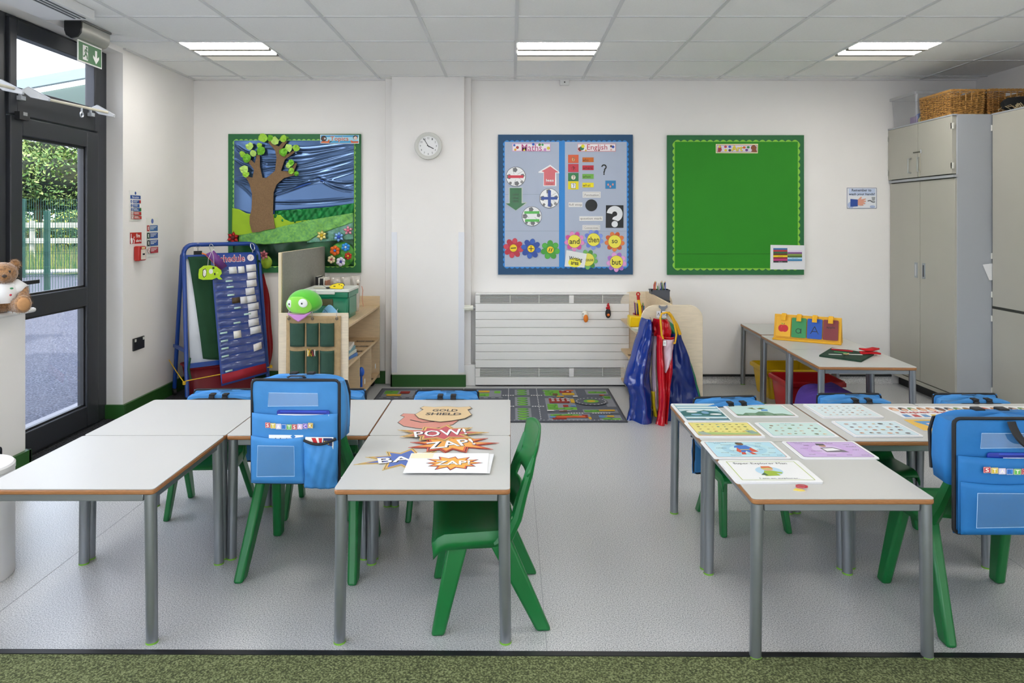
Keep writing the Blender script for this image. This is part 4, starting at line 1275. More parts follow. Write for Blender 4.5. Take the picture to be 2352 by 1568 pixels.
s.base([(765, 1272), (975, 1310), (950, 1452), (745, 1440)], mat('dfe2e2', .3), .002)
s.circ(850, 1400, 66, mat('f0ea3a', .5), 48)
s.text('Writing', 858, 1368, 138, 52, BLACK, .02, -.14); s.text('area', 850, 1408, 80, 32, BLACK, .02, -.1)
put(W2, s, 'writing_area_card', 'tilted Writing area card with yellow centre', 'card', 4)

QG = 'question cards on the English half'
for u0, v0, c, lab, kind in ((783, 293, 'd8603a', 'who', 0), (783, 387, 'c83a4c', 'where', 1), (783, 479, '2f7a4a', 'when', 2), (783, 565, 'eadb1a', 'what', 3)):
    s = W2.sheet(u0 + 53, v0 + 42)
    s.base([(u0, v0), (u0 + 107, v0), (u0 + 107, v0 + 84), (u0, v0 + 84)], mat(c, .5), .0015)
    if kind in (0, 2): s.circ(u0 + 54, v0 + 46, 24 if kind == 2 else 19, mat('2b2b2b', .5), 26); s.circ(u0 + 54, v0 + 46, 22 if kind == 2 else 17, mat('ece4d4' if kind == 2 else 'e3a070', .5), 24)
    if kind == 1: s.line([(u0 + 30, v0 + 36), (u0 + 44, v0 + 44), (u0 + 32, v0 + 60)], 2, BLACK); s.line([(u0 + 76, v0 + 36), (u0 + 64, v0 + 44), (u0 + 76, v0 + 60)], 2, BLACK)
    if kind == 3: s.rect(u0 + 28, v0 + 18, u0 + 80, v0 + 74, BLACK); s.rect(u0 + 31, v0 + 21, u0 + 77, v0 + 71, SWH)
    s.qmark(u0 + 54, v0 + 46, 20, 38, 5, BLACK)
    put(W2, s, 'question_card', '%s question mark picture card in the left column' % ('orange', 'red', 'green', 'yellow')[kind], 'card', 0, QG)
for v0, c, w_ in ((320, 'c96a1c', 'who'), (402, 'c01f38', 'where'), (491, '6fb044', 'when'), (580, 'eede14', 'what')):
    s = W2.sheet(988, v0 + 24)
    s.base([(930, v0), (1046, v0), (1046, v0 + 48), (930, v0 + 48)], mat(c, .5), .0015)
    s.text(w_, 932 + len(w_) * 10.5, v0 + 26, len(w_) * 20, 28, mat('3a2a20', .5))
    put(W2, s, 'word_card', 'small word card reading ' + w_, 'card', 0, 'question word cards')
s = W2.sheet(1152, 445); s.qmark(1152, 445, 56, 108, 13, BLACK)
put(W2, s, 'paper_question_mark', 'plain black question mark shape on the English half', 'letter')
s = W2.sheet(1220, 600); s.base([(1166, 558), (1274, 558), (1274, 642), (1166, 642)], mat('2580b8', .5), .0015)
for u, v in ((1195, 600), (1243, 598), (1217, 620)): s.circ(u, v, 9, mat('e0988c', .5), 12)
put(W2, s, 'picture_card', 'blue card with three small pink shapes', 'card')
for u0, v0, u1, v1, w_, bx, nm in ((932, 672, 1118, 735, 'Punctuation', 1, 'word_label'), (788, 782, 930, 830, 'full stop', 0, 'word_label'), (898, 925, 1140, 972, 'question mark', 0, 'word_label'), (930, 1015, 1112, 1067, 'Connectives', 1, 'word_label')):
    s = W2.sheet((u0 + u1) / 2, (v0 + v1) / 2)
    s.base([(u0, v0), (u1, v0), (u1, v1), (u0, v1)], mat('e4e3e2', .5), .001)
    if bx: s.frame(u0 + 8, v0 + 9, u1 - 8, v1 - 9, 2, mat('8a8478', .5))
    s.text(w_, (u0 + u1) / 2, (v0 + v1) / 2 + 2, (u1 - u0) * (.78 if bx else .93), (v1 - v0) * (.38 if bx else .6), mat('55534f', .5))
    put(W2, s, nm, 'white label reading ' + w_, 'label', 0, 'white word labels')
s = W2.sheet(1022, 812); s.base([(1022 + 62 * math.cos(i * PI / 14), 812 + 61 * math.sin(i * PI / 14)) for i in range(28)], mat('232629', .6), .0015)
put(W2, s, 'full_stop_disc', 'black paper disc beside the full stop label', 'disc')
s = W2.sheet(1262, 928); s.base([(1172, 812), (1352, 812), (1352, 1043), (1170, 1043)], mat('1e2126', .6), .0015); s.qmark(1262, 928, 164, 218, 56, mat('e2e5ea', .5))
put(W2, s, 'question_mark_card', 'big white question mark on black card', 'card')

# ---- topic board: fabrics, tree, leaves, flowers
SATIN = mat('445c80', .17, .7)
def fold_y(i, j):
    """folds of the shiny blue cloth: pulled towards pins at the right and left edge"""
    a = .0015 * math.sin(3 * i + 5 * j)
    for (i0, j0, i1, j1, sag, w, amp) in RIDGES:
        f = (i - i0) / (i1 - i0)
        if -.05 < f < 1.05:
            c = j0 + (j1 - j0) * f + sag * math.sin(PI * min(1, max(0, f)))
            e = math.sin(PI * min(1, max(0, f * .9 + .05))) ** .5
            d = (j - c) / w
            a += amp * e * (math.exp(-d * d) - .6 * math.exp(-(d + 1.9) ** 2))
    return a
RIDGES = []
_rd = random.Random(5)
for jr, jl, n in ((.07, .10, 1), (.10, .26, 1), (.13, .33, 1), (.17, .40, 1), (.30, .46, 1), (.42, .50, 1), (.46, .58, 1), (.48, .66, 1)):
    RIDGES.append((.30, jl, 1.0, jr, .05 + .03 * _rd.random(), .016 + .006 * _rd.random(), .012))
RIDGES += [(.30, .80, .70, .57, .02, .018, .013), (.70, .57, 1.0, .68, .05, .018, .013), (.70, .58, .98, .80, .04, .02, .011), (.32, .90, .98, .93, .02, .016, .010), (.30, .74, .66, .62, .02, .014, .008),
           (.0, .30, .16, .42, .02, .018, .010), (.0, .62, .17, .66, -.05, .016, .010), (.0, .60, .16, .78, -.02, .016, .010), (.0, .58, .17, .56, -.03, .015, .009), (.02, .10, .16, .22, .03, .02, .01), (.2, .30, .36, .33, .01, .014, .008), (.2, .42, .36, .40, .01, .014, .008)]
def ctop(u): return 150 + 6 * math.sin(u * .01)
def cbot(u):
    if u < 320: return 840 + (u - 125) * .28
    return 880 - (u - 320) * .08
t1 = b1
m = MB()
def sk(i, j):
    u = 128 + (1358 - 128) * i
    v = ctop(u) + (cbot(u) - ctop(u)) * j
    x, y, z = W1.at(u, v)
    return (x, 6.300 - .034 + fold_y(i, j) * .55 - .004, z)
m.grid(sk, 110, 120, SATIN)
o = m.build('sky_fabric', None, ang=80); tag(o, 'shiny crumpled blue cloth forming the sky of the tree display', 'fabric')
def cloth(pts_top, pts_bot, mm, label, name, amp=.004, dep=.036, fr=20, nu=60, nv=16):
    def interp(P, u):
        for (a, b), (c, d) in zip(P, P[1:]):
            if a <= u <= c: return b + (d - b) * (u - a) / (c - a or 1)
        return P[-1][1] if u > P[-1][0] else P[0][1]
    u0, u1 = pts_top[0][0], pts_top[-1][0]
    m = MB()
    def f(i, j):
        u = u0 + (u1 - u0) * i
        a, b = interp(pts_top, u), interp(pts_bot, u)
        x, y, z = W1.at(u, a + (b - a) * j)
        return (x, 6.300 - dep + amp * (math.sin(fr * i + 7 * j) * .6 + math.sin(fr * 1.7 * i - 5 * j + 1) * .4), z)
    m.grid(f, nu, nv, mm)
    return tag(m.build(name, ang=80, solid=.001), label, 'fabric')
LIMEF = mat('9cc226', .8, var=.08, vs=8); EMER = mat('067a34', .28, .5, var=.4, vs=20); SPARK = mat('7cba54', .35, .35, var=.45, vs=45, h2='5c9a58', bump=.6, bs=300)
GRG = mat('6f9a8c', .35, .3, var=.4, vs=30, h2='3f7a5a'); DKG = mat('054a20', .3, .35, var=.5, vs=6, h2='02260f')
cloth([(118, 1100), (400, 1140), (900, 1150), (1358, 1110)], [(118, 1438), (1358, 1438)], DKG, 'dark green velvety cloth along the bottom of the tree display', 'dark_hill_fabric', .006, .036)
cloth([(545, 868), (820, 850), (1100, 830), (1358, 790)], [(545, 960), (720, 1000), (900, 990), (1358, 930)], EMER, 'shiny emerald cloth strip below the blue sky cloth', 'emerald_hill_fabric', .008, .044, 46)
cloth([(112, 840), (180, 852), (260, 895), (330, 905), (545, 905), (600, 905), (650, 955), (720, 985), (900, 960)], [(112, 1130), (330, 1110), (560, 1070), (900, 1000)], LIMEF, 'lime green cloth hill either side of the tree trunk', 'lime_hill_fabric', .003, .048, 14)
cloth([(880, 1080), (1100, 1010), (1358, 975)], [(880, 1200), (1358, 1165)], GRG, 'grey green net cloth at the right of the hills', 'net_fabric', .003, .05, 24, 40)
cloth([(185, 1120), (380, 1085), (560, 1045), (900, 965), (1358, 890)], [(185, 1190), (450, 1215), (900, 1180), (1000, 1110), (1358, 985)], SPARK, 'sparkly light green cloth band sweeping across the hills', 'sparkle_hill_fabric', .004, .055, 30)
BURLAP = mat('8a6f50', .95, var=.1, vs=150, h2='7a6045', bump=.8, bs=260)
t = thing('display_tree', 'brown hessian tree with crumpled green paper leaves on the topic board', 'tree', W1.at(420, 1090, 6.236))
tr = [(325, 1090), (300, 1000), (300, 930), (320, 850), (325, 700), (300, 600), (272, 545), (225, 490), (240, 480), (300, 525), (330, 530), (345, 450), (300, 390), (275, 350), (300, 335), (352, 385), (372, 300), (402, 300), (405, 420), (430, 530), (470, 535), (560, 460), (575, 330), (560, 250), (488, 170), (500, 150), (560, 195), (600, 212), (650, 150), (685, 160), (632, 230), (615, 300), (690, 290), (745, 255), (762, 270), (660, 345), (620, 460), (700, 470), (765, 380), (785, 385), (755, 460), (775, 500), (650, 535), (575, 600), (545, 680), (538, 900), (560, 1050), (470, 1062), (400, 1085)]
s = W1.sheet(420, 1090); s.base(tr, BURLAP, .004); s.build('trunk', t, rot=WROT)
LEAFP = [mat('a6dc46', .6, var=.2, vs=20), mat('74bf2c', .6, var=.2, vs=20), mat('c2e878', .6, var=.15, vs=20)]
for i, (u, v, r) in enumerate(((440, 125, 46), (515, 128, 34), (560, 155, 42), (650, 130, 38), (690, 125, 14), (305, 212, 40), (405, 200, 28), (415, 258, 50), (345, 285, 38), (232, 290, 34), (275, 332, 44), (245, 450, 46), (268, 500, 36), (650, 268, 48), (705, 228, 42), (778, 232, 34), (725, 380, 38), (700, 405, 30), (730, 460, 34), (780, 490, 28))):
    rr_ = random.Random(i)
    s = MB(); k = W1.k
    pts = []
    N = 9
    bx, by, bz = W1.at(u, v); ox, oy, oz = t.location
    vs = [(bx - ox, -.028, bz - oz)]
    for a in range(N):
        q = r * k * rr_.uniform(.8, 1.15); an = 2 * PI * a / N
        vs.append((bx - ox + q * math.cos(an), -.006 - rr_.uniform(0, .02), bz - oz + q * math.sin(an)))
    for a in range(N):
        q = r * k * .5; an = 2 * PI * (a + .5) / N
        vs.append((bx - ox + q * math.cos(an), -.02 - rr_.uniform(-.006, .012), bz - oz + q * math.sin(an)))
    fs = []
    for a in range(N):
        b = (a + 1) % N
        fs += [(1 + a, 1 + N + a, 1 + b), (1 + N + a, 0, 1 + N + b), (1 + b, 1 + N + a, 1 + N + b)]
    fs = [f[::-1] for f in fs]
    s.add(vs, fs, LEAFP[i % 3]); s.build('paper_leaf', t, ang=10)
def star_flower(u, v, r, col, cc, label, petals=6, fat=False, off=.075, lvl=0):
    s = Sheet(0, 0, W1.k)
    t = thing('display_flower', label, 'flower', W1.at(u, v, 6.30 - off), rot=WROT, group='flowers on the tree display')
    k = W1.k * r
    m = MB()
    for i in range(petals):
        a = 2 * PI * i / petals + .4
        c, s_ = math.cos(a), math.sin(a)
        w = .42 if fat else .26
        P_ = [(0, 0, .002), (c * .5 - s_ * w, s_ * .5 + c * w, .004), (c * .85 - s_ * w * .8 * fat, s_ * .85 + c * w * .8 * fat, .006), (c, s_, .009), (c * .85 + s_ * w * .8 * fat, s_ * .85 - c * w * .8 * fat, .006), (c * .5 + s_ * w, s_ * .5 - c * w, .004)]
        mid = (c * .5, s_ * .5, .012)
        vs = [(p[0] * k, p[1] * k, p[2]) for p in P_] + [(mid[0] * k, mid[1] * k, mid[2])]
        m.add(vs, [(0, 5, 6), (5, 4, 6), (4, 3, 6), (3, 2, 6), (2, 1, 6), (1, 0, 6)], mat(col, .6))
    m.build('petals', t, solid=.0012, ang=60)
    m = MB(); m.ball((0, 0, .01), (.26 * k, .26 * k, .008), mat(cc, .6), 14, 8); m.build('centre', t)
star_flower(135, 1145, 78, 'b3161c', '5c0d12', 'red fabric star flower at the lower left of the topic board', 6)
star_flower(1040, 1120, 66, 'efe08a', 'c8a90a', 'pale yellow star flower on the topic board', 6)
star_flower(1215, 1135, 68, '86b4e8', '2a55b8', 'light blue star flower on the topic board', 6)
star_flower(1310, 1070, 62, 'e8a0b0', 'd2607e', 'pink star flower at the right edge of the topic board', 5)
m = MB(); m.ball(W1.at(1238, 1318, 6.26), (.108, .025, .112), mat('5aa83a', .4, .2, var=.4, vs=25, h2='2f7a2a', bump=.8, bs=60), 24, 14)
tag(m.build('leafy_mound'), 'green crumpled leafy mound in the lower right of the topic board', 'mound')
star_flower(1180, 1275, 54, 'e0661c', '2f6ab8', 'orange round-petalled flower with blue centre', 6, True, .09)
star_flower(1290, 1240, 46, '2f8fd8', 'd6e6f2', 'bright blue round-petalled flower', 6, True, .09)
star_flower(1315, 1330, 40, 'b8361c', 'f0d040', 'small rust flower with yellow centre', 6, True, .09)
star_flower(1145, 1365, 42, 'ead8b0', 'c0406a', 'cream flower with pink centre, partly behind the grey panel', 6, True, .09)
star_flower(1240, 1388, 50, 'e2dff0', '3f3f9a', 'white flower with violet centre', 6, True, .09)
star_flower(455, 1320, 62, 'd07a86', '7a2434', 'pink star flower just right of the easel top', 6, False, .09)
m = MB(); m.ball(W1.at(455, 1395, 6.27), (.055, .025, .06), mat('a6c832', .6, var=.3, vs=20, bump=.6, bs=50), 20, 12)
tag(m.build('leafy_mound'), 'lime fabric tuft under the pink flower beside the easel', 'mound')
s = W1.sheet(1215, 134)
s.base([(1015, 88), (1413, 92), (1413, 180), (1017, 178)], mat('e6eef0', .4), .0015); s.rect(1020, 94, 1408, 174, mat('3a9acb', .4)); s.rect(1020, 112, 1408, 152, mat('a9d6e8', .4))
s.circ(1052, 128, 30, BLACK, 28); s.circ(1052, 130, 19, mat('5a3626', .5), 22); s.circ(1064, 128, 10, mat('b8bcc0', .4)); s.poly([(1022, 173), (1030, 156), (1095, 156), (1100, 138), (1112, 140), (1108, 173)], mat('d8641c', .5)); s.line([(1108, 172), (1132, 152)], 8, mat('103a38', .5))
s.circ(1376, 118, 24, mat('1d1f22', .5), 22); s.circ(1378, 124, 17, mat('e8bfae', .5), 18); s.circ(1368, 122, 10, mat('d4dadc', .4)); s.poly([(1335, 173), (1325, 150), (1338, 148), (1350, 158), (1405, 156), (1405, 173)], mat('dd5a1a', .5))
s.text('Topics', 1215, 136, 190, 62, mat('dfe9ec', .5), .035); s.text('Topics', 1213, 136, 186, 58, mat('c4572a', .5), .01)
put(W1, s, 'topics_sign', 'Topics title strip at the top right of the tree display', 'sign', 6)
# ---------------------------------------------------------------- left birch storage unit
PLY = mat('e3d3b8', .5, var=.1, vs=12, stretch=(1, 1, 7))
FELTG = mat('97978f', .95, var=.12, vs=60, bump=.3, bs=300)
t = thing('shelf_unit', 'birch storage unit left of the column, its end towards the viewer', 'shelf unit', (-1.395, 5.64, 0))
X0, X1, Y0, Y1 = -.245, .245, -.60, .62
m = MB(); m.box(X0, X1, Y0, Y0 + .018, .06, .783, PLY); m.build('end_panel', t, bev=.003)
m = MB(); m.box(X0, X1, Y1 - .018, Y1, .06, .775, BIRCH); m.build('end_panel', t, bev=.003)
m = MB(); m.box(X0 + .02, X1, Y0 + .018, Y1 - .018, .675, .695, BIRCHX); m.build('worktop', t, bev=.003)
m = MB(); m.box(X0 + .02, X1, Y0 + .018, Y1 - .018, .395, .413, BIRCHX); m.build('shelf', t, bev=.002)
m = MB(); m.box(X0 + .02, X1, Y0 + .018, Y1 - .018, .085, .103, BIRCHX); m.build('shelf', t, bev=.002)
for y in (-.20, .25):
    m = MB(); m.box(X0 + .02, X1 - .005, y - .008, y + .008, .103, .395, BIRCH); m.build('divider', t)
m = MB(); m.box(X0 - .02, X0 + .002, Y0 + .05, Y1, .06, 1.207, mat('d8c8a6', .6)); m.box(X0 + .0021, X0 + .008, Y0 + .07, Y1, .70, 1.207, FELTG); m.build('back_panel', t, bev=.002)
m = MB(); m.box(X0 + .008, X0 + .018, Y0 + .05, Y1, .103, .675, BIRCH); m.build('inner_back', t)
for x in (X0 + .05, X1 - .06):
    for y in (Y0 + .06, Y1 - .06):
        m = MB(); m.tube([(x, y - .012, .026), (x, y + .012, .026)], .026, BLACK, 14); m.box(x - .014, x + .014, y - .018, y + .018, .04, .062, CHROME); m.build('castor', t)
# keyhole shaped name tags on the lower bays
for y, z in ((-.02, .17), (.42, .2)):
    m = MB(); m.box(X1 - .004, X1 - .001, y - .014, y + .014, z - .02, z + .02, WS); m.build('paper_tag', t)

# pocket organiser on the end panel
HESS = mat('b89c72', .9, var=.15, vs=40, bump=.4, bs=250)
PKG = mat('2f4f40', .9, var=.1, vs=25, bump=.3, bs=200)
K5 = 5.03 / F / 4.357
t = thing('pocket_organiser', 'brown hanging organiser with six dark green pockets on the shelf end', 'organiser', (0, 0, 0))
def o5(u, v, y=5.03): return ((630 + u / 4.357 - CX) * 5.03 / F, y, HC - (550 + v / 4.357 - CY) * 5.03 / F)
m = MB()
def fab(i, j): x, y, z = o5(120 + 545 * i, 765 + 640 * j); return (x, 5.030 + .003 * math.sin(7 * i + 5 * j), z)
m.grid(fab, 20, 20, HESS); m.build('backing_cloth', t, solid=.002, ang=80)
for r_, (va, vb) in enumerate(((832, 1066), (1107, 1345))):
    for ua, ub in ((165, 305), (330, 442), (465, 598)):
        m = MB()
        def pk(i, j, ua=ua, ub=ub, va=va, vb=vb):
            x, y, z = o5(ua + (ub - ua) * i + (1 - j) * (-4 + 8 * i) * .5, va + (vb - va) * j)
            return (x, 5.022 - .030 * math.sin(PI * i) ** .5 * (.45 + .55 * (1 - j)), z)
        m.grid(pk, 12, 8, PKG); m.build('pocket', t, solid=.003, ang=70)
for u in (150, 385, 628):
    m = MB()
    x, y, z = o5(u, 790)
    m.tube([(x + .008 * math.cos(a * PI / 6), 5.02, z + .008 * math.sin(a * PI / 6)) for a in range(12)], .003, mat('6a6660', .4, .6), 6, closed=True)
    if u > 0: m.tube([(x, 5.018, z + .008), (x, 5.012, z + .035), (x + .003, 5.02, z + .062), (x + .004, 5.035, z + .066)], .0022, CHROME, 6)
    m.build('ring', t)
t = thing('bead_bundle', 'bunch of small coloured sticks in the lower middle pocket', 'craft sticks', o5(392, 1112, 4.985))
rb = random.Random(4)
for i in range(12):
    m = MB(); x = rb.uniform(-.03, .03); m.tube([(x, .0, -.03), (x + rb.uniform(-.015, .015), rb.uniform(-.01, .01), rb.uniform(.005, .022))], .004, mat(rb.choice(('d8b42a', 'b5302a', '3a2a22', 'e8e0d0', '8a5a2a')), .5), 6)
    m.build('stick', t)

# green plush puppet head
t = thing('plush_puppet', 'green fish-like plush puppet with big white eyes lying over the shelf end', 'soft toy', (-1.462, 5.06, .845), rot=(0, 0, 0))
G1, G2 = mat('58c22e', .85, var=.08, vs=20, sheen=.5), mat('8fdc4a', .85, var=.06, vs=20, sheen=.5)
m = MB()
def hd(i, j):
    th, ph = PI * j, 2 * PI * i
    x = .122 * math.sin(th) * math.cos(ph); y = .10 * math.sin(th) * math.sin(ph); z = .105 * math.cos(th)
    z = z * (1 if z > 0 else .62)
    x -= .25 * z * .3
    return (x * 1.0, y, z + .3 * x * .12)
m.grid(hd, 28, 18, G1); m.build('head', t, ang=90)
m = MB()
def fc(i, j):
    a, b = (i - .5) * 2, (j - .5) * 2
    x = -.02 + .092 * a; z = -.005 + .058 * b + .008 * (1 - a * a)
    q = max(0, 1 - ((x + .01) / .126) ** 2 - (z / .11) ** 2)
    return (x - .01 * b, -.1 * math.sqrt(q) - .006 if q > 0 else -.004, z)
m.grid(lambda i, j: fc(.5 + (i - .5) * math.sqrt(max(0, 1 - (2 * j - 1) ** 2 * .85)), j), 16, 12, G2); m.build('face', t, ang=90, solid=.006)
for x, z, rx_, rz_ in ((-.078, .012, .019, .028), (.018, .018, .033, .030)):
    m = MB(); m.ball((x, -.088 if x < -.05 else -.107, z), (rx_, .008, rz_), mat('eef0ea', .6), 18, 10, Matrix.Rotation(.45 if x > 0 else -.2, 3, 'Y')); e_ = m.build('eye', t)
    m = MB(); m.ball((x - .006 if x > 0 else x - .003, -.098 if x < -.05 else -.117, z - .002), (.0055, .004, .0065), BLACK, 10, 8); m.build('pupil', e_)
m = MB()
m.prism([(-.1, 0), (-.05, -.012), (.02, -.012), (.075, .01), (.03, -.03), (-.02, -.064), (-.05, -.045)], 0, .02, mat('cf8ed0', .85))
m.v = [(p[0] * 1.0, -.088 + p[2] - abs(p[0]) * .1, p[1] - .052) for p in m.v]; m.build('mouth', t, bev=.006)
t = thing('blue_cloth', 'light blue folded cloth behind the plush puppet', 'cloth', (-1.335, 5.13, .70))
m = MB(); m.grid(lambda i, j: (-.06 + .14 * i, .02 + .03 * math.sin(3 * i + 2 * j), .125 * math.sin(PI * (.15 + .8 * (1 - i))) * (1 - j)), 16, 10, mat('7fb6dd', .8, bump=.3, bs=40)); m.build('folded_cloth', t, solid=.02, ang=80)
for k_ in (0,):
    m = MB(); m.tube([(-.03, .0, .12), (.01, -.005, .085), (.045, -.005, .03)], .002, mat('3f6a86', .6), 6); m.build('stitched_line', t)

# green storage box with white lid
GB = mat('0b7a58', .3, spec=.5)
t = thing('storage_box', 'teal green plastic storage box with white lid on the left shelf unit', 'storage box', (-1.385, 5.50, .695))
m = MB()
def fr(z): return .94 + .06 * (z / .2)
for i in range(1):
    pts0 = rr(-.165, -.165, .165, .165, .02, 4); n = len(pts0)
    vs = [(p[0] * .95, p[1] * .95, 0) for p in pts0] + [(p[0], p[1], .205) for p in pts0]
    m.add(vs, [tuple(range(n - 1, -1, -1))] + [(i, (i + 1) % n, n + (i + 1) % n, n + i) for i in range(n)], GB)
m.build('tub', t, solid=.004)
m = MB(); m.box(-.172, .172, -.172, -.164, .165, .205, GB); m.box(.164, .172, -.172, .172, .165, .205, GB); m.box(-.172, -.164, -.172, .172, .165, .205, GB); m.build('tub_rim', t, bev=.003)
m = MB(); m.box(-.09, .055, -.171, -.163, .105, .155, mat('5a5a3c', .5)); m.build('handle_slot', t, bev=.004)
m = MB(); m.box(.162, .168, -.12, .12, .03, .16, mat('4f8a70', .4)); m.build('side_window', t, bev=.003)
m = MB(); m.prism(rr(-.178, -.178, .178, .178, .02, 4), .206, .226, mat('dfe3dc', .4)); m.box(-.07, .07, -.184, -.17, .19, .222, mat('dfe3dc', .4)); m.build('lid', t, bev=.004)
s = Sheet(0, 0, .001); s.base([(-33, -21), (33, -21), (33, 21), (-33, 21)], WS, .001); s.text('Role', -12, -6, 24, 12, BLACK); s.text('box', 12, -6, 16, 12, BLACK); s.rect(-22, 8, 24, 11, mat('8a8a8a', .5))
s.build('paper_label', t, loc=(.03, -.170, .055), rot=WROT)
t = thing('paper_butterfly', 'yellow paper butterfly with black spots on the green box lid', 'paper butterfly', (-1.375, 5.36, .922))
YL = mat('e6cf14', .6)
for nm, pts, tilt in (('wing', [(0, .0), (20, 40), (60, 62), (105, 58), (122, 35), (112, 14), (122, -2), (100, -12), (40, -8)], .62), ('wing', [(0, 0), (-40, 20), (-95, 28), (-112, 12), (-100, -8), (-40, -8)], -.04)):
    s = Sheet(0, 0, .001)
    s.base([(a, -b) for a, b in pts], BLACK, .0012); s.poly([(a * .93 + (4 if a > 0 else -4), -b * .9) for a, b in pts], YL)
    if tilt > 0:
        for u, v, r in ((45, 20, 9), (78, 38, 7), (98, 26, 6)): s.circ(u, -v, r, BLACK, r * .6)
    s.build(nm, t, rot=(tilt, 0, 0), loc=(.0, 0, .006))
m = MB(); m.ball((0, 0, .008), (.018, .008, .007), BLACK, 12, 8); m.tube([(-.01, 0, .01), (-.05, .02, .03), (-.085, .03, .04)], .0012, BLACK, 6); m.build('body', t)
# books and packets behind the box
for i, (x, w, h, c, l) in enumerate(((-1.585, .02, .285, '1b1c20', 'black'), (-1.562, .012, .275, 'e4e2dc', 'white'), (-1.545, .022, .27, '22242a', 'dark grey'), (-1.521, .012, .275, 'eceae4', 'cream'), (-1.505, .016, .255, 'b0735a', 'brown'))):
    tt = thing('upright_book', '%s book spine standing behind the green storage box, number %s from the grey panel' % (l, ('one', 'two', 'three', 'four', 'five')[i]), 'book', (x, 5.86, .695), 0, 'books behind the green box')
    m = MB(); m.box(0, w * .85, -.08, .08, 0, h, mat(c, .5)); m.build('cover', tt, bev=.002)
    m = MB(); m.box(.002, w * .85 - .002, -.075, .083, .003, h + .0005, mat('ece8dc', .8)); m.build('pages', tt)
PACK = clear('packet_film', 'd9d2c8', .1, .55, .15)
for x, w, h, c, l in ((-1.43, .09, .275, 'cfc4bb', 'grey clear'), (-1.35, .08, .28, 'd8cfc4', 'cream clear'), (-1.275, .07, .29, '8b9ac6', 'bluish clear')):
    tt = thing('craft_packet', l + ' packet of craft bits behind the green storage box', 'packet', (x, 5.83, .695), 0, None)
    m = MB(); m.grid(lambda i, j: ((i - .5) * w * (1 + .15 * j), .015 * math.sin(6 * i + j * 3), h * j), 8, 8, PACK); m.build('film', tt, solid=.004, ang=80)
    m = MB()
    for q in range(9): m.ball((rb.uniform(-.35, .35) * w, rb.uniform(-.01, .015) + .02, rb.uniform(.02, h * .85)), rb.uniform(.009, .016), mat(rb.choice((c, 'a88f7c', 'e8e0d6')), .7), 8, 6)
    m.build('contents', tt)
t = thing('red_ribbon', 'thin pinkish ribbon hanging over the box corner', 'ribbon', (-1.195, 5.71, .91))
m = MB(); m.tube([(0, 0, .0), (.012, -.01, -.03), (.006, -.012, -.09), (.016, -.012, -.16)], .0035, mat('c98a72', .6), 6, flat=.4); m.build('strand', t)
# things on the shelves
for i, (c, l) in enumerate((('e8e4da', 'white'), ('6f9aa0', 'teal'), ('cfd2c4', 'pale green'), ('3f74b8', 'blue'))):
    tt = thing('jigsaw_box', l + ' flat box in the pile on the middle shelf of the left unit', 'box', (-1.27, 5.30, .4135 + (3 - i) * .026), .1 - i * .09)
    m = MB(); m.box(-.09, .09, -.12, .12, 0, .0245, mat(c, .5, var=.1, vs=40)); m.build('lid', tt, bev=.002)
for i, (y, l) in enumerate(((5.42, 'nearest'), (5.58, 'second'), (5.80, 'third'), (6.04, 'farthest'))):
    s = Sheet(0, 0, .001); s.base([(-80, -35), (80, -35), (80, 35), (-80, 35)], mat('a28a6a', .6), .001); s.rect(-70, -25, -5, 25, mat('4a3a2c', .6)); s.rect(5, -25, 70, 25, mat('584636', .6)); s.rect(-60, -6, 60, 4, mat('d9d2c2', .6))
    tag(s.build('picture_label', loc=(-1.235, y, .4136)), l + ' brown picture label lying on the middle shelf of the left unit', 'label')
t = thing('blue_scoop', 'bright blue plastic scoop in the low bay of the left unit', 'scoop', (-1.20, 5.72, .103))
m = MB(); m.ball((0, 0, .12), (.025, .03, .04), mat('1f5fd0', .3), 14, 10); m.tube([(0, 0, .0), (0, .0, .09)], .009, mat('1f5fd0', .3)); m.build('cup', t)
s = Sheet(0, 0, .001); s.base([(-60, -30), (60, -30), (60, 30), (-60, 30)], mat('584636', .6), .001); tag(s.build('picture_label', loc=(-1.22, 6.0, .1036)), 'brown picture label on the bottom shelf of the left unit', 'label')

# ---------------------------------------------------------------- right double-sided birch unit
t = thing('shelf_unit', 'birch double sided shelf unit with rounded ends, aprons hung on its end', 'shelf unit', (1.172, 5.70, 0))
def arch(y, n):
    pts = rr(-.224, .05, .224, .82, .001, 1)
    P_ = [(-.224, .12), (-.224, .72)]
    for i in range(9): a = PI - PI / 2 * i / 8; P_.append((-.124 + .1 * math.cos(a), .72 + .1 * math.sin(a)))
    for i in range(9): a = PI / 2 - PI / 2 * i / 8; P_.append((.124 + .1 * math.cos(a), .72 + .1 * math.sin(a)))
    P_ += [(.224, .12)]
    for i in range(5): a = -PI / 2 * i / 4; P_.append((.174 + .05 * math.cos(a), .10 + .05 * math.sin(a)))
    for i in range(5): a = -PI / 2 - PI / 2 * i / 4; P_.append((-.174 + .05 * math.cos(a), .10 + .05 * math.sin(a)))
    m = MB(); m.prism(P_, 0, .018, PLY); m.v = [(p[0], y + p[2], p[1]) for p in m.v]; m.f = [f[::-1] for f in m.f]
    return m.build('end_panel', t, bev=.003)
arch(-.5, 0); arch(.48, 1)
m = MB(); m.box(-.008, .008, -.48, .48, .05, .822, BIRCH); m.build('centre_panel', t)
for z in (.06, .313, .572):
    for s_ in (-1, 1):
        m = MB(); m.box(min(s_ * .009, s_ * .222), max(s_ * .009, s_ * .222), -.48, .48, z, z + .018, BIRCHX); m.build('shelf', t, bev=.002)
for x in (-.17, .17):
    for y in (-.42, .42):
        m = MB(); m.tube([(x, y - .012, .026), (x, y + .012, .026)], .026, BLACK, 14); m.build('castor', t)
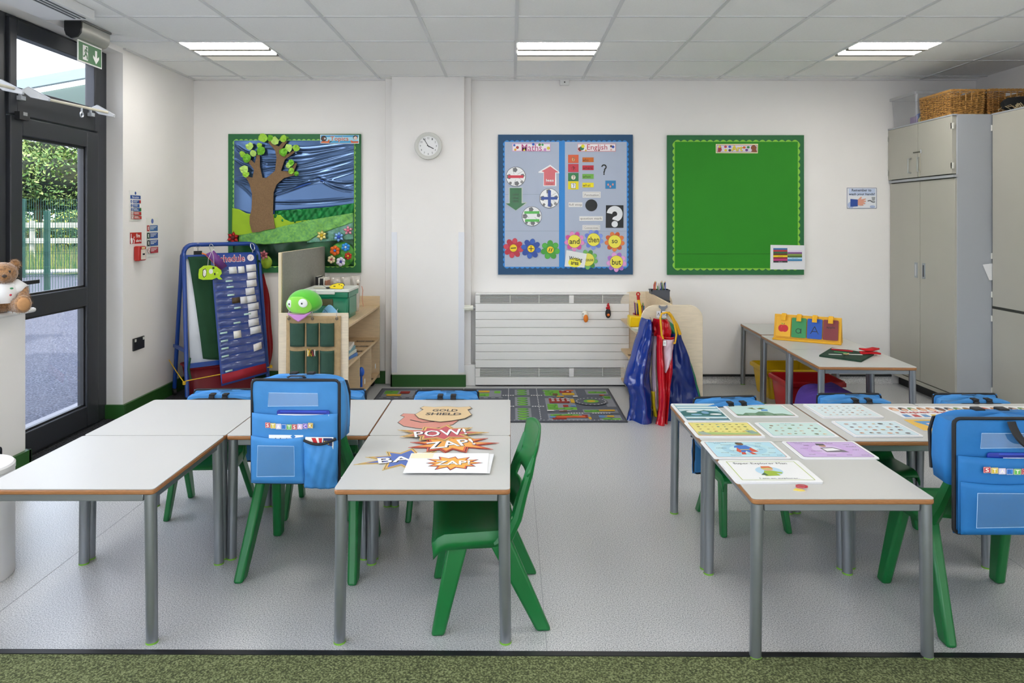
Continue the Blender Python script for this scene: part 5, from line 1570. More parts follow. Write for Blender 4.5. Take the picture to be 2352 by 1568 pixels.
s = Sheet(0, 0, .001); s.base([(-12, -16), (12, -16), (12, 16), (-12, 16)], WS, .001); s.line([(0, -8), (0, 8)], 4, BLACK); s.build('paper_tag', t, loc=(-.216, .33, .2), rot=(PI / 2, 0, -PI / 2))
# hook and aprons
HX = wx(1524, 5.18)
t = thing('coat_hook', 'grey cross shaped plastic hook over the end of the right shelf unit', 'hook', (HX, 5.198, .76))
m = MB(); m.prism([(-.03, .062), (-.012, .052), (.012, .052), (.03, .062), (.032, .045), (.014, .03), (.014, .018), (.03, .004), (.03, -.012), (-.03, -.012), (-.03, .004), (-.014, .018), (-.014, .03), (-.032, .045)], 0, .012, mat('7a7e86', .4)); m.v = [(p[0], -p[2], p[1]) for p in m.v]; m.f = [f[::-1] for f in m.f]
m.build('hook_plate', t, bev=.002)
m = MB(); m.tube([(-.02, -.012, .0), (-.02, -.03, -.01), (-.02, -.036, .008)], .005, mat('7a7e86', .4)); m.tube([(.02, -.012, .0), (.02, -.03, -.01), (.02, -.036, .008)], .005, mat('7a7e86', .4)); m.build('prong', t)

KA = 5.05 / F / 4.127
def pa(u, v): return ((1400 + u / 4.127 - CX) * 5.05 / F, HC - (630 + v / 4.127 - CY) * 5.05 / F)
from mathutils import noise as _noise
def drape(rows, y0, amp, folds, mm, bulge=.06, nu=36, seed=0, twist=0, thick=.002, crumple=.022):
    """cloth hanging between left and right edges given row by row as (v, u_left, u_right) in the enlarged view of the unit end"""
    m = MB()
    def f(i, j):
        q = j * (len(rows) - 1); a = min(int(q), len(rows) - 2); fr_ = q - a
        r0, r1 = rows[a], rows[a + 1]
        v = r0[0] + (r1[0] - r0[0]) * fr_; ul = r0[1] + (r1[1] - r0[1]) * fr_; ur = r0[2] + (r1[2] - r0[2]) * fr_
        x, z = pa(ul + (ur - ul) * i, v)
        y = y0 - bulge * math.sin(PI * i) ** .7 + amp * math.sin(folds * 2 * PI * i + seed + twist * j) * (.35 + .65 * j) + amp * .35 * math.sin(folds * 4.4 * PI * i + 5 * j + seed)
        y += crumple * _noise.noise(Vector((x * 13 + seed, z * 7, seed))) + crumple * .5 * _noise.noise(Vector((x * 34, z * 21 + seed, 3.1)))
        return (x, y, z)
    m.grid(f, nu, max(44, len(rows) * 6), mm)
    return m
PVB = mat('072e86', .16, spec=.9, bump=.5, bs=14); PVR = mat('c3141f', .22, spec=.7, bump=.6, bs=18); PVP = mat('d9bfca', .4, bump=.4, bs=18)
PVG = mat('0d7a55', .3, bump=.4, bs=18); STY = mat('dca60c', .6); PVY = mat('e0c21c', .35)
t = thing('apron', 'glossy blue apron at the left of the bunch, hanging almost to the floor', 'apron', (0, 0, 0))
m = drape([(425, 330, 410), (480, 312, 436), (560, 296, 442), (640, 272, 442), (800, 230, 420), (960, 180, 410), (1060, 158, 415), (1100, 190, 418), (1180, 212, 432), (1300, 218, 440), (1400, 190, 448), (1440, 176, 450), (1462, 215, 446)], 5.16, .03, 1.15, PVB, .11)
m.build('cloth', t, solid=.003, ang=80)
m = MB(); m.tube([(pa(176 + 270 * i / 10, 1440 + 22 * math.sin(PI * i / 10))[0], 5.14 - .09 * math.sin(PI * i / 10), pa(0, 1442 + 20 * math.sin(PI * i / 10))[1]) for i in range(11)], .004, BLACK, 6); m.build('hem', t)
t = thing('apron', 'narrow folded red apron with yellow straps in the middle of the bunch', 'apron', (0, 0, 0))
m = drape([(570, 452, 500), (700, 450, 502), (900, 452, 520), (1100, 462, 532), (1250, 468, 530), (1380, 450, 528), (1445, 425, 520)], 5.05, .012, 1.2, PVR, .05, 20); m.build('cloth', t, solid=.003, ang=80)
m = drape([(590, 496, 612), (640, 500, 612), (760, 520, 604), (860, 520, 598), (955, 522, 590), (1200, 536, 566), (1380, 528, 550), (1470, 508, 545)], 5.06, .008, 1, PVR, .03, 16); m.build('cloth_fold', t, solid=.003, ang=80)
m = drape([(610, 500, 604), (700, 506, 600), (800, 512, 582), (920, 516, 524)], 5.035, .004, 1, PVP, .03, 12); m.build('lining', t, solid=.002, ang=80)
m = MB()
for P_ in (([(530, 352), (480, 362), (468, 400), (480, 560), (494, 600)]), ([(530, 352), (568, 372), (600, 460), (618, 560), (606, 640), (590, 640)])):
    m.tube([(pa(u, v)[0], 5.0, pa(u, v)[1]) for u, v in P_], .009, STY, 8, flat=.8)
m.tube([(pa(u, v)[0], 5.03, pa(u, v)[1]) for u, v in ((470, 1440), (450, 1470), (400, 1500))], .007, STY, 8, flat=.4); m.tube([(pa(u, v)[0], 5.03, pa(u, v)[1]) for u, v in ((490, 1450), (480, 1490), (448, 1512))], .007, STY, 8, flat=.4)
m.build('straps', t)
s = Sheet(0, 0, .001); s.base([(-11, -18), (11, -18), (11, 18), (-11, 18)], WS, .001); s.text('32', 0, 0, 12, 14, BLACK); x, z = pa(508, 640); s.build('washing_label', t, loc=(x, 5.0, z), rot=WROT)
t = thing('apron', 'wide dark blue apron at the right of the bunch with a yellow neck strap', 'apron', (0, 0, 0))
m = drape([(572, 608, 690), (640, 606, 712), (800, 600, 775), (960, 592, 815), (1100, 580, 850), (1205, 572, 875), (1330, 560, 890), (1440, 545, 905)], 5.12, .008, 1.3, mat('06256e', .26, spec=.6, bump=.5, bs=14), .03); m.build('cloth', t, solid=.003, ang=80)
m = MB(); m.tube([(pa(u, v)[0], 5.06, pa(u, v)[1]) for u, v in ((560, 362), (590, 400), (640, 480), (672, 572))], .014, STY, 8, flat=.8); m.build('neck_strap', t)
t = thing('apron', 'green apron whose edge shows behind the dark blue one', 'apron', (0, 0, 0))
m = drape([(435, 525, 560), (500, 540, 640), (590, 600, 705), (700, 640, 745), (850, 700, 800), (1000, 740, 850), (1205, 780, 902), (1420, 800, 925)], 5.165, .006, 1.5, PVG, .02); m.build('cloth', t, solid=.003, ang=80)
t = thing('apron', 'crumpled red apron top bunched under the hook', 'apron', (0, 0, 0))
m = drape([(430, 440, 560), (470, 430, 590), (540, 436, 604), (600, 440, 600)], 5.13, .015, 2, PVR, .06, 20); m.build('cloth', t, solid=.003, ang=80)
m = drape([(590, 448, 600), (700, 430, 470), (900, 428, 460), (1100, 425, 470), (1300, 430, 480)], 5.15, .006, 1, PVP, .04, 14); m.build('lining', t, solid=.002, ang=80)
t = thing('apron', 'yellow edged apron just visible low between the blue and red ones', 'apron', (0, 0, 0))
m = drape([(1120, 408, 440), (1250, 425, 450), (1370, 440, 470)], 5.12, .003, 1, PVY, .02, 8); m.build('cloth', t, solid=.003, ang=80)
for u, lab in ((492, 'left of the two white tags on the hook'), (546, 'right of the two white tags on the hook')):
    s = Sheet(0, 0, .001); s.base([(-15, -24), (15, -24), (15, 24), (-15, 24)], mat('e6e6e8', .5), .001); s.line([(-8, 8), (0, -12), (8, 10)], 3, BLACK)
    x, z = pa(u, 396); tag(s.build('name_tag', loc=(x, 5.148, z), rot=(PI / 2, 0, 0)), lab, 'tag')

# pens, scoops and papers on the right unit
def pens(name, label, x, y, z, w, d, h, n, box_m, stack=1, seed=1, tall=.16):
    tt = thing(name, label, 'pencil pot', (x, y, z))
    for q in range(stack):
        m = MB()
        z0 = q * h / stack
        hh = h / stack
        for a in (-1, 1):
            m.box(-w / 2, w / 2, a * d / 2 - .003, a * d / 2 + .003, z0, z0 + hh - .004, box_m); m.box(a * w / 2 - .003, a * w / 2 + .003, -d / 2, d / 2, z0, z0 + hh - .004, box_m)
        m.box(-w / 2, w / 2, -d / 2, d / 2, z0, z0 + .004, box_m)
        m.box(-w / 2 - .006, w / 2 + .006, -d / 2 - .006, -d / 2 + .003, z0 + hh - .014, z0 + hh - .004, box_m); m.box(w / 2 - .003, w / 2 + .006, -d / 2 - .006, d / 2 + .006, z0 + hh - .014, z0 + hh - .004, box_m); m.box(-w / 2 - .006, -w / 2 + .003, -d / 2 - .006, d / 2 + .006, z0 + hh - .014, z0 + hh - .004, box_m)
        m.build('basket' if stack > 1 else 'pot', tt)
    r = random.Random(seed)
    base = z + h - h / stack + .006
    for q in range(n):
        px_, py_ = r.uniform(-w / 2 + .012, w / 2 - .012), r.uniform(-d / 2 + .012, d / 2 - .012)
        col = r.choice(('c23a2a', 'd9b42a', '3f8a3a', '2a4fa0', '2b2b30', 'e07a2a', '7a3a80', 'c9c9c9', '8a5a3a'))
        pt = thing('pencil', 'coloured pencil in the ' + ('grey baskets' if stack > 1 else 'red pot') + ' on the right unit', 'pencil', (x + px_, y + py_, base), 0, 'pencils in the ' + label)
        L = tall * r.uniform(.85, 1.1); dx, dy = r.uniform(-.02, .02), r.uniform(-.015, .015)
        m = MB(); m.tube([(0, 0, 0), (dx, dy, L)], .0038, mat(col, .4), 6); m.build('barrel', pt)
        m = MB(); m.tube([(dx, dy, L), (dx * 1.06, dy * 1.06, L + .012)], [.0038, .0006], mat('d9b98a', .6), 6); m.build('tip', pt)
pens('pencil_basket', 'dark grey stacked pencil baskets on the right unit', 1.245, 6.0, .591, .145, .11, .27, 16, mat('4b4f58', .5), 3, 3, .13)
pens('pencil_pot', 'red pencil pot on the top left shelf of the right unit', 1.075, 5.93, .591, .1, .1, .075, 20, mat('b5221c', .35), 1, 9, .15)
t = thing('dustpan', 'yellow dustpan with upright red-tipped handle on the right unit', 'dustpan', (1.0, 5.72, .591))
Y_ = mat('e8c400', .35)
m = MB(); m.prism([(-.06, 0), (.09, 0), (.09, .04), (.05, .075), (-.06, .085)], 0, .12, Y_); m.v = [(p[0], p[2] - .06, p[1]) for p in m.v]; m.f = [f[::-1] for f in m.f]; m.build('pan', t, bev=.008)
m = MB(); m.tube([(.04, .0, .06), (.028, .0, .17), (.02, .0, .21)], .0115, Y_, 10); m.build('handle', t)
m = MB(); m.tube([(.02, .0, .21), (.018, 0, .245)], .0125, mat('b5221c', .35), 10); m.tube([(.018 + .012 * math.cos(a * PI / 6), 0, .255 + .012 * math.sin(a * PI / 6)) for a in range(12)], .006, mat('b5221c', .35), 8, closed=True); m.build('handle_tip', t)
t = thing('paper_fan', 'cream ribbed booklet lying over the edge of the top left shelf', 'booklet', (1.03, 5.42, .593), .3)
for q in range(6):
    m = MB(); m.box(-.08, .08, -.1, .1, q * .004, q * .004 + .0025, mat('dcdac0', .6), Matrix.Rotation(q * .03, 3, 'Z')); m.build('page', t)
for i, (x, r_) in enumerate(((1.045, 35), (1.075, 30))):
    t = thing('yellow_book', ('outer' if i == 0 else 'inner') + ' leaning yellow book on the middle shelf of the right unit', 'book', (x, 5.55, .335), rot=(0, math.radians(r_), 0))
    m = MB(); m.box(-.006, .006, -.09, .09, 0, .2, mat('d9b820', .5, var=.3, vs=30)); m.build('cover', t, bev=.002)
s = Sheet(0, 0, .001); s.base([(-70, -30), (70, -30), (70, 30), (-70, 30)], mat('584636', .6), .001); tag(s.build('picture_label', loc=(1.03, 5.86, .3316)), 'dark picture label on the middle shelf of the right unit', 'label')

# ---------------------------------------------------------------- easel
EB = mat('16408f', .3, spec=.6)
er = math.radians(39.7)
EO = Vector((-2.272, 5.755, 0))
def ew(x, y, z):
    return EO + Matrix.Rotation(er, 3, 'Z') @ Vector((x, y, z))
t = thing('easel', 'blue tubular A-frame easel with whiteboard in the left corner', 'easel', tuple(EO), er)
def fy(z, top=.2): return top * z / 1.24            # front frame leans back
m = MB()
cr = .07
def framepts(sx, y0, y1):
    P_ = [(-sx, y0, .06), (-sx + .02, y0 + (y1 - y0) * .9, 1.15)]
    for i in range(6):
        a = PI - PI / 2 * i / 5
        P_.append((-sx + .025 + cr + cr * math.cos(a), y1, 1.17 + cr * math.sin(a)))
    return P_ + [(-p[0], p[1], p[2]) for p in P_[::-1]]
m.tube(framepts(.32, 0, .185), .0165, EB, 12); m.build('front_frame', t)
m = MB(); m.tube(framepts(.31, .40, .235), .0165, EB, 12); m.build('rear_frame', t)
m = MB()
for sx in (-1, 1): m.box(sx * .315 - .01, sx * .315 + .01, .04, .38, .40, .425, EB)
m.build('side_brace', t)
m = MB()
def bq(x, z, d=0): return (x, fy(z) - .012 - d, z)
for a, b in (((-.29, 1.13), (.29, 1.16)), ((-.30, .28), (.30, .315))):
    m = MB(); m.add([bq(a[0], a[1], .012), bq(b[0], a[1], .012), bq(b[0], b[1], .012), bq(a[0], b[1], .012), bq(a[0], a[1], -.01), bq(b[0], a[1], -.01), bq(b[0], b[1], -.01), bq(a[0], b[1], -.01)], [(0, 1, 2, 3), (7, 6, 5, 4), (0, 4, 5, 1), (3, 2, 6, 7), (0, 3, 7, 4), (1, 5, 6, 2)], EB); m.build('board_rail', t)
m = MB(); m.add([bq(-.285, .30), bq(.285, .30), bq(.285, 1.14), bq(-.285, 1.14)], [(0, 1, 2, 3)], mat('e9ecef', .25)); m.build('whiteboard', t, solid=.008)
for sx, y in ((-.32, 0), (.32, 0), (-.31, .40), (.31, .40)):
    m = MB(); m.tube([(sx - .012, y, .028), (sx + .012, y, .028)], .028, BLACK, 14); m.box(sx - .016, sx + .016, y - .012, y + .012, .03, .066, BLACK); m.build('castor', t)
def ething(name, label, cat): return thing(name, label, cat, tuple(EO), er)
GC = mat('17452a', .9, var=.12, vs=8, bump=.3, bs=150)
t = ething('green_cloth', 'dark green cloth pinned over the easel board', 'cloth')
m = MB()
def gc(i, j):
    z = 1.145 - .80 * j
    xl = -.275 + .075 * j ** .8
    return (xl + (.285 - xl) * i, fy(z) - .034 - .012 * math.sin(i * 9 + j * 2) * j - .006 * math.sin(i * 21), z - .04 * math.sin(PI * i) * j)
m.grid(gc, 40, 30, GC); m.build('cloth', t, solid=.003, ang=80)
m = MB(); m.tube([(-.29, .03, .36), (-.31, .0, .28), (-.295, -.01, .2)], .008, GC, 6, flat=.3); m.tube([(.285, .13, 1.1), (.32, .17, 1.05), (.33, .16, .98)], .012, GC, 6, flat=.3); m.build('tie', t)
t = ething('red_cloth', 'dark red cloth hanging down the right side of the easel', 'cloth')
RC = mat('8e0f1c', .9, var=.15, vs=8)
m = MB()
m.grid(lambda i, j: (.325 + .09 * i * (.5 + math.sin(PI * j * .8)) + .012 * math.sin(j * 9), .16 + .1 * i + .02 * math.sin(9 * i), .98 - .82 * j + .03 * math.sin(6 * i)), 14, 24, RC); m.build('cloth', t, solid=.004, ang=80)
# schedule pocket chart
CHB = mat('143a8c', .35, spec=.6)
t = ething('schedule_chart', 'blue Schedule pocket chart with clear pockets and white cards on the easel', 'pocket chart')
L0, R0, T0, B0_ = -.11, .262, 1.17, .12
lean = .08
def cp(i, j, d=0):
    z = T0 + (B0_ - T0) * j
    x = L0 + (R0 - L0) * i + (.035 * j)
    zz = z + .05 * j * i
    return Vector((x, fy(z) - .062 - d, zz))
m = MB(); m.grid(lambda i, j: cp(i, j), 12, 30, CHB); m.build('backing', t, solid=.003, ang=80)
def cq(i0, j0, i1, j1, d, mm, nm, sl=0):
    q = MB(); q.add([cp(i0, j1 + sl, d), cp(i1, j1, d), cp(i1, j0, d), cp(i0, j0 + sl, d)], [(0, 1, 2, 3)], mm); return q.build(nm, t, solid=.0008)
cq(.02, .915, .98, .985, .004, mat('9a1026', .7), 'red_band')
PKT = clear('pocket_vinyl', '6f82c4', .055, .12, .14)
for r_ in range(14):
    j = .125 + r_ * .0555
    cq(.03, j, .97, j + .05, .004, PKT, 'clear_pocket')
for r_, (i0, w_) in enumerate(((.74, .22), (.75, .2), (.72, .22), (.68, .2), (.70, .2), (.70, .24), (.70, .2), (.68, .23), (.70, .24))):
    cq(i0, .10 + r_ * .063, i0 + w_, .10 + r_ * .063 + .055, .008, mat('dcdde2', .4), 'white_card', .003)
cq(.55, .355, .70, .41, .0075, mat('dcdde2', .4), 'white_card'); cq(.36, .112, .53, .165, .008, mat('e6e8ea', .4), 'white_card'); cq(.56, .112, .70, .165, .008, mat('e6e8ea', .4), 'white_card')
cq(.34, .613, .5, .67, .008, mat('eae8e0', .4), 'white_card'); cq(.74, .735, .92, .79, .008, mat('ece6e2', .4), 'white_card', .01)
for i0, j0 in ((.27, .215), (.28, .262), (.28, .325), (.40, .43), (.60, .49), (.36, .545), (.06, .605), (.06, .665), (.06, .722), (.05, .78), (.1, .905 - .01)):
    cq(i0, j0, i0 + .15, j0 + .013, .0082, mat('bfe0da', .5), 'word_strip')
cq(.37, .355, .54, .40, .007, mat('4f3f2a', .6), 'brown_card')
ob = Sheet(0, 0, .001, .0003)
ob.text('Schedule', 0, 0, 235, 62, mat('f0e6ea', .5), .04); ob.text('Schedule', 0, 0, 225, 54, mat('9c1b45', .5), .015)
p = cp(.42, .045, .007); ob.build('title', t, loc=p, rot=(PI / 2 - .16, 0, 0))
ob = Sheet(0, 0, .001, .0003); ob.base([(28 * math.cos(i * PI / 12), 28 * math.sin(i * PI / 12)) for i in range(24)], mat('e8dfe2', .5), .001); ob.line([(0, 0), (4, -14)], 2.5, BLACK); ob.line([(0, 0), (-6, 12)], 2.5, BLACK)
p = cp(.86, .045, .007); ob.build('clock_face', t, loc=p, rot=(PI / 2 - .16, 0, 0))
for i in (.03, .92):
    q = MB(); p = cp(i, .01, .0); q.tube([(p[0] + .016 * math.cos(a * PI / 7), p[1] + .02 * math.sin(a * PI / 7), 1.215 + .03 * math.sin(a * PI / 7)) for a in range(14)], .003, CHROME, 6, closed=True)
    q.tube([(p[0], p[1], 1.19), (p[0], p[1] - .002, 1.165)], .004, CHROME, 6); q.build('hanging_ring', t)
# mask, purple card
t = thing('paper_mask', 'lime green paper mask with a wide toothy grin hanging from the easel', 'mask', tuple(ew(-.13, .055, 1.02)), er)
s = Sheet(0, 0, .001, .0004)
LM = mat('a9cf1e', .6)
s.base([(-92, 10), (-85, -30), (-50, -56), (0, -58), (50, -44), (84, -14), (88, 12), (70, 34), (92, 62), (60, 58), (48, 44), (10, 58), (-60, 56), (-92, 44)], LM, .0015)
s.poly([(-58, -24), (-36, -34), (-28, -10), (-34, 26), (-52, 40), (-62, 20)], BLACK); s.poly([(-54, -18), (-38, -28), (-32, -8), (-37, 22), (-50, 33), (-57, 18)], mat('f0f2ea', .5))
s.line([(-48, -20), (-46, 30)], 1.5, BLACK); s.circ(4, -8, 16, mat('dfe3e0', .5), 20); s.circ(24, -34, 9, BLACK, 8); s.circ(32, 14, 6, BLACK, 9); s.circ(52, 6, 9, mat('c8dc5a', .5), 6)
s.build('mask_face', t, rot=(PI / 2 - .15, 0, 0))
m = MB(); m.tube([(-.02, 0, .055), (-.012, .01, .11), (.02, .02, .175)], .0012, WS, 5); m.tube([(.03, 0, .05), (.028, .01, .11), (.02, .02, .175)], .0012, WS, 5); m.build('string', t)
t = thing('purple_card', 'folded purple card tied over the corner of the Schedule chart', 'card', tuple(ew(-.065, .085, 1.12)), er)
m = MB(); m.add([(-.095, 0, .045), (-.03, -.004, .075), (.075, -.008, -.055), (.03, -.004, -.085)], [(3, 2, 1, 0)], mat('6f3a86', .5)); m.add([(-.1, .004, .045), (-.095, .001, .047), (.03, -.002, -.085), (.02, .004, -.085)], [(3, 2, 1, 0)], mat('c05a4a', .5)); m.build('card_fold', t, solid=.002)
m = MB(); m.tube([(-.12, .004, .055), (-.085, .004, .04)], .006, mat('d9702a', .5), 6); m.build('orange_tab', t)
t = thing('spring_clip', 'silver ring clip on the top bar of the easel, at its left end', 'clip', tuple(ew(-.19, .175, 1.235)), er)
m = MB(); m.tube([(.016 * math.cos(a * PI / 6), .0, .018 * math.sin(a * PI / 6)) for a in range(12)], .0025, CHROME, 6, closed=True); m.build('ring', t)
m = MB(); m.box(-.03, .03, -.006, .012, -.075, -.045, BLACK); m.tube([(0, 0, -.02), (0, 0, -.05)], .004, CHROME, 6); m.build('clip_jaw', t)
t = ething('elastic_cord', 'yellow elastic cord stretched round the feet of the easel', 'cord')
m = MB(); m.tube([(-.35, .42, .30), (-.345, .2, .23), (-.34, .02, .18), (-.33, -.02, .195), (.0, -.02, .215), (.33, -.02, .215), (.345, .02, .21)], .004, mat('d9ae1c', .5), 6); m.build('cord', t)
m = MB(); m.box(-.35, -.33, .0, .02, .16, .185, mat('d9ae1c', .5)); m.box(.335, .355, .0, .02, .2, .225, mat('d9ae1c', .5)); m.build('hook', t, bev=.003)
t = thing('plastic_trug', 'dark red open plastic tub on the floor under the easel', 'tub', tuple(ew(.0, .22, .012)), er)
def tub(mb, x, y, h, k, m_, r=.04, n=6):
    p0 = rr(-x * k, -y * k, x * k, y * k, r, n); p1 = rr(-x, -y, x, y, r, n); N = len(p0)
    mb.add([(a, b, 0) for a, b in p0] + [(a, b, h) for a, b in p1], [tuple(range(N - 1, -1, -1))] + [(i, (i + 1) % N, N + (i + 1) % N, N + i) for i in range(N)], m_)
m = MB(); tub(m, .27, .15, .25, .86, mat('7a0f1e', .5)); m.build('tub_body', t, solid=.005)
m = MB(); m.tube([(a, b, .25) for a, b in rr(-.275, -.155, .275, .155, .04, 6)], .009, mat('8a1424', .5), 6, closed=True); m.build('rim', t)
t = thing('black_cloth_bundle', 'black bundle inside the dark red tub', 'bundle', tuple(ew(.0, .22, .03)), er)
m = MB(); m.grid(lambda i, j: (-.2 + .4 * i, -.1 + .2 * j, .16 + .06 * math.sin(7 * i) * math.sin(5 * j)), 16, 12, mat('1b1d1f', .8)); m.build('folded_cloth', t, solid=.05, ang=80)

# ---------------------------------------------------------------- tall cupboards
DOORM = mat('afada3', .55, var=.03, vs=3); SIDEM = mat('a9adb3', .5, var=.02, vs=3); SEAMD = mat('33342f', .6)
def cupboard(label, x, ya, yb, zs, upper, splits):
    t = thing('tall_cupboard', label, 'cupboard', (x, ya, 0))
    D = XR - x - .005; L = yb - ya
    m = MB(); m.box(.004, D, 0, L, .09, 2.236, SIDEM); m.box(.0, .0045, .012, L - .002, .09, 2.236, mat('4a4a42', .6)); m.build('carcass', t, bev=.002)
    m = MB(); m.box(-.010, .01, 0, L, .088, .118, DOORM); m.build('bottom_rail', t)
    m = MB(); m.box(-.03 if upper else -.010, .01, 0, L, 2.227, 2.238, SIDEM); m.build('top_rail', t)
    m = MB(); m.box(.06, D, .01, L - .01, 0, .09, BLACK); m.build('plinth', t)
    return t, D, L
t, D, L = cupboard('tall two-part grey-beige cupboard in the back right corner, baskets on top', 3.35, 5.37, 6.29, 1.773, True, 0)
def door(t, y0, y1, z0, z1, x=-.012):
    m = MB(); m.box(x, x + .018 - (x < -.02) * (x + .012) * .9, y0 + .003, y1 - .003, z0, z1, DOORM)
    return m.build('door', t, bev=.002)
mid = L * .5
hi = [door(t, .006, mid, 1.79, 2.225, -.03), door(t, mid, L, 1.79, 2.225, -.03)]
lo = [door(t, .0, mid, .125, 1.755), door(t, mid, L, .125, 1.755)]
m = MB(); m.box(-.024, .02, -.0015, L, 1.763, 1.782, mat('a5a8ac', .5)); m.build('divider_rail', t)
for i, y in enumerate((mid - .035, mid + .10)):
    m = MB(); m.tube([(-.03, y, 1.83), (-.055, y, 1.835), (-.055, y, 1.945), (-.03, y, 1.95)], .006, CHROME, 8); m.build('handle', hi[i])
m = MB(); m.box(-.036, -.028, mid - .05, mid + .06, 1.99, 1.998, mat('5a5a50', .4, .5)); m.tube([(-.034, mid - .05, 1.98), (-.034, mid - .05, 2.01)], .005, CHROME, 8); m.tube([(-.036, mid - .045, 1.98), (-.04, mid - .05, 1.9), (-.038, mid - .04, 1.79)], .0018, mat('c9c2a8', .6), 5); m.build('cabin_hook', hi[0])
for i, y in enumerate((mid - .055, mid + .055)):
    m = MB(); m.box(-.016, -.010, y - .02, y + .02, .965, 1.09, mat('9aa0a8', .3, .6)); m.box(-.018, -.0145, y - .009, y + .009, .98, 1.075, mat('4a4e54' if i == 0 else 'c3c6c9', .3, .6)); m.build('flush_handle', lo[i], bev=.002)
for y, z in ((.012, 2.15), (.012, 1.85), (L - .004, 2.15), (L - .004, 1.85)):
    m = MB(); m.box(-.03, -.018, y - .012, y + .012, z - .022, z + .022, mat('dcdcd6', .3)); m.build('hinge', t)
t, D, L = cupboard('tall grey-beige cupboard cut by the right picture edge', 3.62, 4.15, 5.365, .785, False, 0)
d_ = [door(t, L / 2, L - .01, .795, 2.225), door(t, L / 2, L - .01, .1, .775), door(t, .0, L / 2, .795, 2.225), door(t, .0, L / 2, .1, .775)]
m = MB(); m.box(-.006, .01, 0, L, .775, .795, SEAMD); m.build('shadow_gap', t)
for z in (2.13, 1.17, .88, .70, .16):
    m = MB(); m.box(-.014, .0, L - .012, L + .002, z - .022, z + .022, mat('dcdcd6', .3)); m.build('hinge', t)
s = Sheet(0, 0, .001); s.base([(-60, -55), (60, -70), (60, 60), (-10, 62)], mat('e8e8ea', .5), .001)
o = s.build('paper_note', loc=(3.60, 5.362, 1.05), rot=WROT); tag(o, 'white paper note poking out beside the rightmost cupboard door', 'paper')

# baskets and boxes on the cupboards
def basket(label, x0, x1, y0, y1, z, h, colr):
    t = thing('wicker_basket', label, 'basket', (x0, y0, z), 0, 'wicker baskets on the cupboards')
    W_, L_ = x1 - x0, y1 - y0
    C = mat(colr, .6, var=.35, vs=60, h2='6d4a22'); C2 = mat('b98a4a', .6, var=.25, vs=60)
    sides = [((0, 0), (W_, 0)), ((W_, 0), (W_, L_)), ((W_, L_), (0, L_)), ((0, L_), (0, 0))]
    rows = 19
    m = MB()
    per = 2 * (W_ + L_); ns = int(per / .045); 
    def along(d, off, z):
        d %= per
        for (a, b) in sides:
            l = math.hypot(b[0] - a[0], b[1] - a[1])
            if d <= l:
                tx, ty = (b[0] - a[0]) / l, (b[1] - a[1]) / l
                sc = 1 + .06 * (z / h - 1)
                X, Y = a[0] + tx * d + ty * off, a[1] + ty * d - tx * off
                return (W_ / 2 + (X - W_ / 2) * sc, L_ / 2 + (Y - L_ / 2) * sc, z)
            d -= l
    for r in range(rows):
        zz = .012 + (h - .03) * r / (rows - 1)
        N = ns * 4
        hole = .62 * h < zz < .86 * h
        pts = [along(per * i / N, .004 * math.sin(2 * PI * (i / N) * ns / 2 + PI * r), zz) for i in range(N)]
        if hole:
            # handle gap in the short side facing the viewer and its opposite
            lo_, hi_ = int(N * (W_ * .36) / per), int(N * (W_ * .68) / per)
            m.tube(pts[hi_:] + pts[:lo_], .0042, C, 6)
        else: m.tube(pts, .0042, C, 6, closed=True)
    m.build('weave', t)
    m = MB()
    for i in range(ns):
        d = per * (i + .5) / ns
        m.tube([along(d, 0, 0), along(d, 0, h - .01)], .0042, C2, 6)
    m.build('stakes', t)
    m = MB()
    for k_ in range(3):
        N = ns * 6
        m.tube([tuple(Vector(along(per * i / N, 0, h)) + Vector((0, 0, .006 * math.sin(per * i / N * 70 + k_ * 2.1)))) for i in range(N)], .006, C2, 6, closed=True)
        m.tube([tuple(Vector(along(per * i / N, 0, .006)) + Vector((0, 0, .004 * math.sin(per * i / N * 70 + k_ * 2.1) + .004))) for i in range(N)], .005, C2, 6, closed=True)
    m.build('rim', t)
    m = MB(); m.box(W_ * .05, W_ * .95, L_ * .03, L_ * .97, .004, .012, C); m.build('base', t)
    return t
basket('wicker basket at the front of the tall cupboard, pale straw, nearest the plastic box', 3.34, 3.60, 5.42, 5.84, 2.238, .185, 'c8964e')
basket('darker wicker basket right of the pale one, half behind the dark roll', 3.62, 3.98, 5.40, 5.85, 2.238, .185, 'a8763a')
PB = clear('cloudy_plastic', 'c9cdd2', .1, .2, .2)
t = thing('plastic_box', 'cloudy clear plastic box with handle hollow at the back of the cupboard top', 'plastic box', (3.46, 6.06, 2.238))
m = MB(); tub(m, .135, .19, .24, .9, PB, .02, 3); m.build('tub_body', t)
m = MB(); m.box(-.145, .145, -.2, .2, .235, .262, PB); m.build('lid', t, bev=.006)
for i, (x, y, r, c, l) in enumerate(((-.03, -.08, .045, '3f5fb0', 'blue ball'), (.05, -.1, .05, 'a83a5a', 'crimson ball'), (.03, -.03, .04, '5a3a8a', 'violet ball'))):
    tt = thing('toy_ball', l + ' seen through the cloudy plastic box', 'ball', (3.46 + x, 6.06 + y, 2.245 + r + (.09 if i == 1 else 0)))
    m = MB(); m.ball((0, 0, 0), r, mat(c, .5)); m.build('skin', tt)
t = thing('small_bottle', 'small dark-capped bottle on the cupboard top before the plastic box', 'bottle', (3.40, 5.93, 2.238))
m = MB(); m.lathe([(.016, 0), (.018, .01), (.018, .04), (.008, .052), (.008, .056)], mat('c9c27a', .3), 16); m.build('glass_body', t)
m = MB(); m.lathe([(.01, .056), (.01, .075), (0, .076)], BLACK, 14); m.build('cap', t)
t = thing('purple_packet', 'purple packet on the cupboard top in front of the plastic box', 'packet', (3.385, 5.96, 2.238))
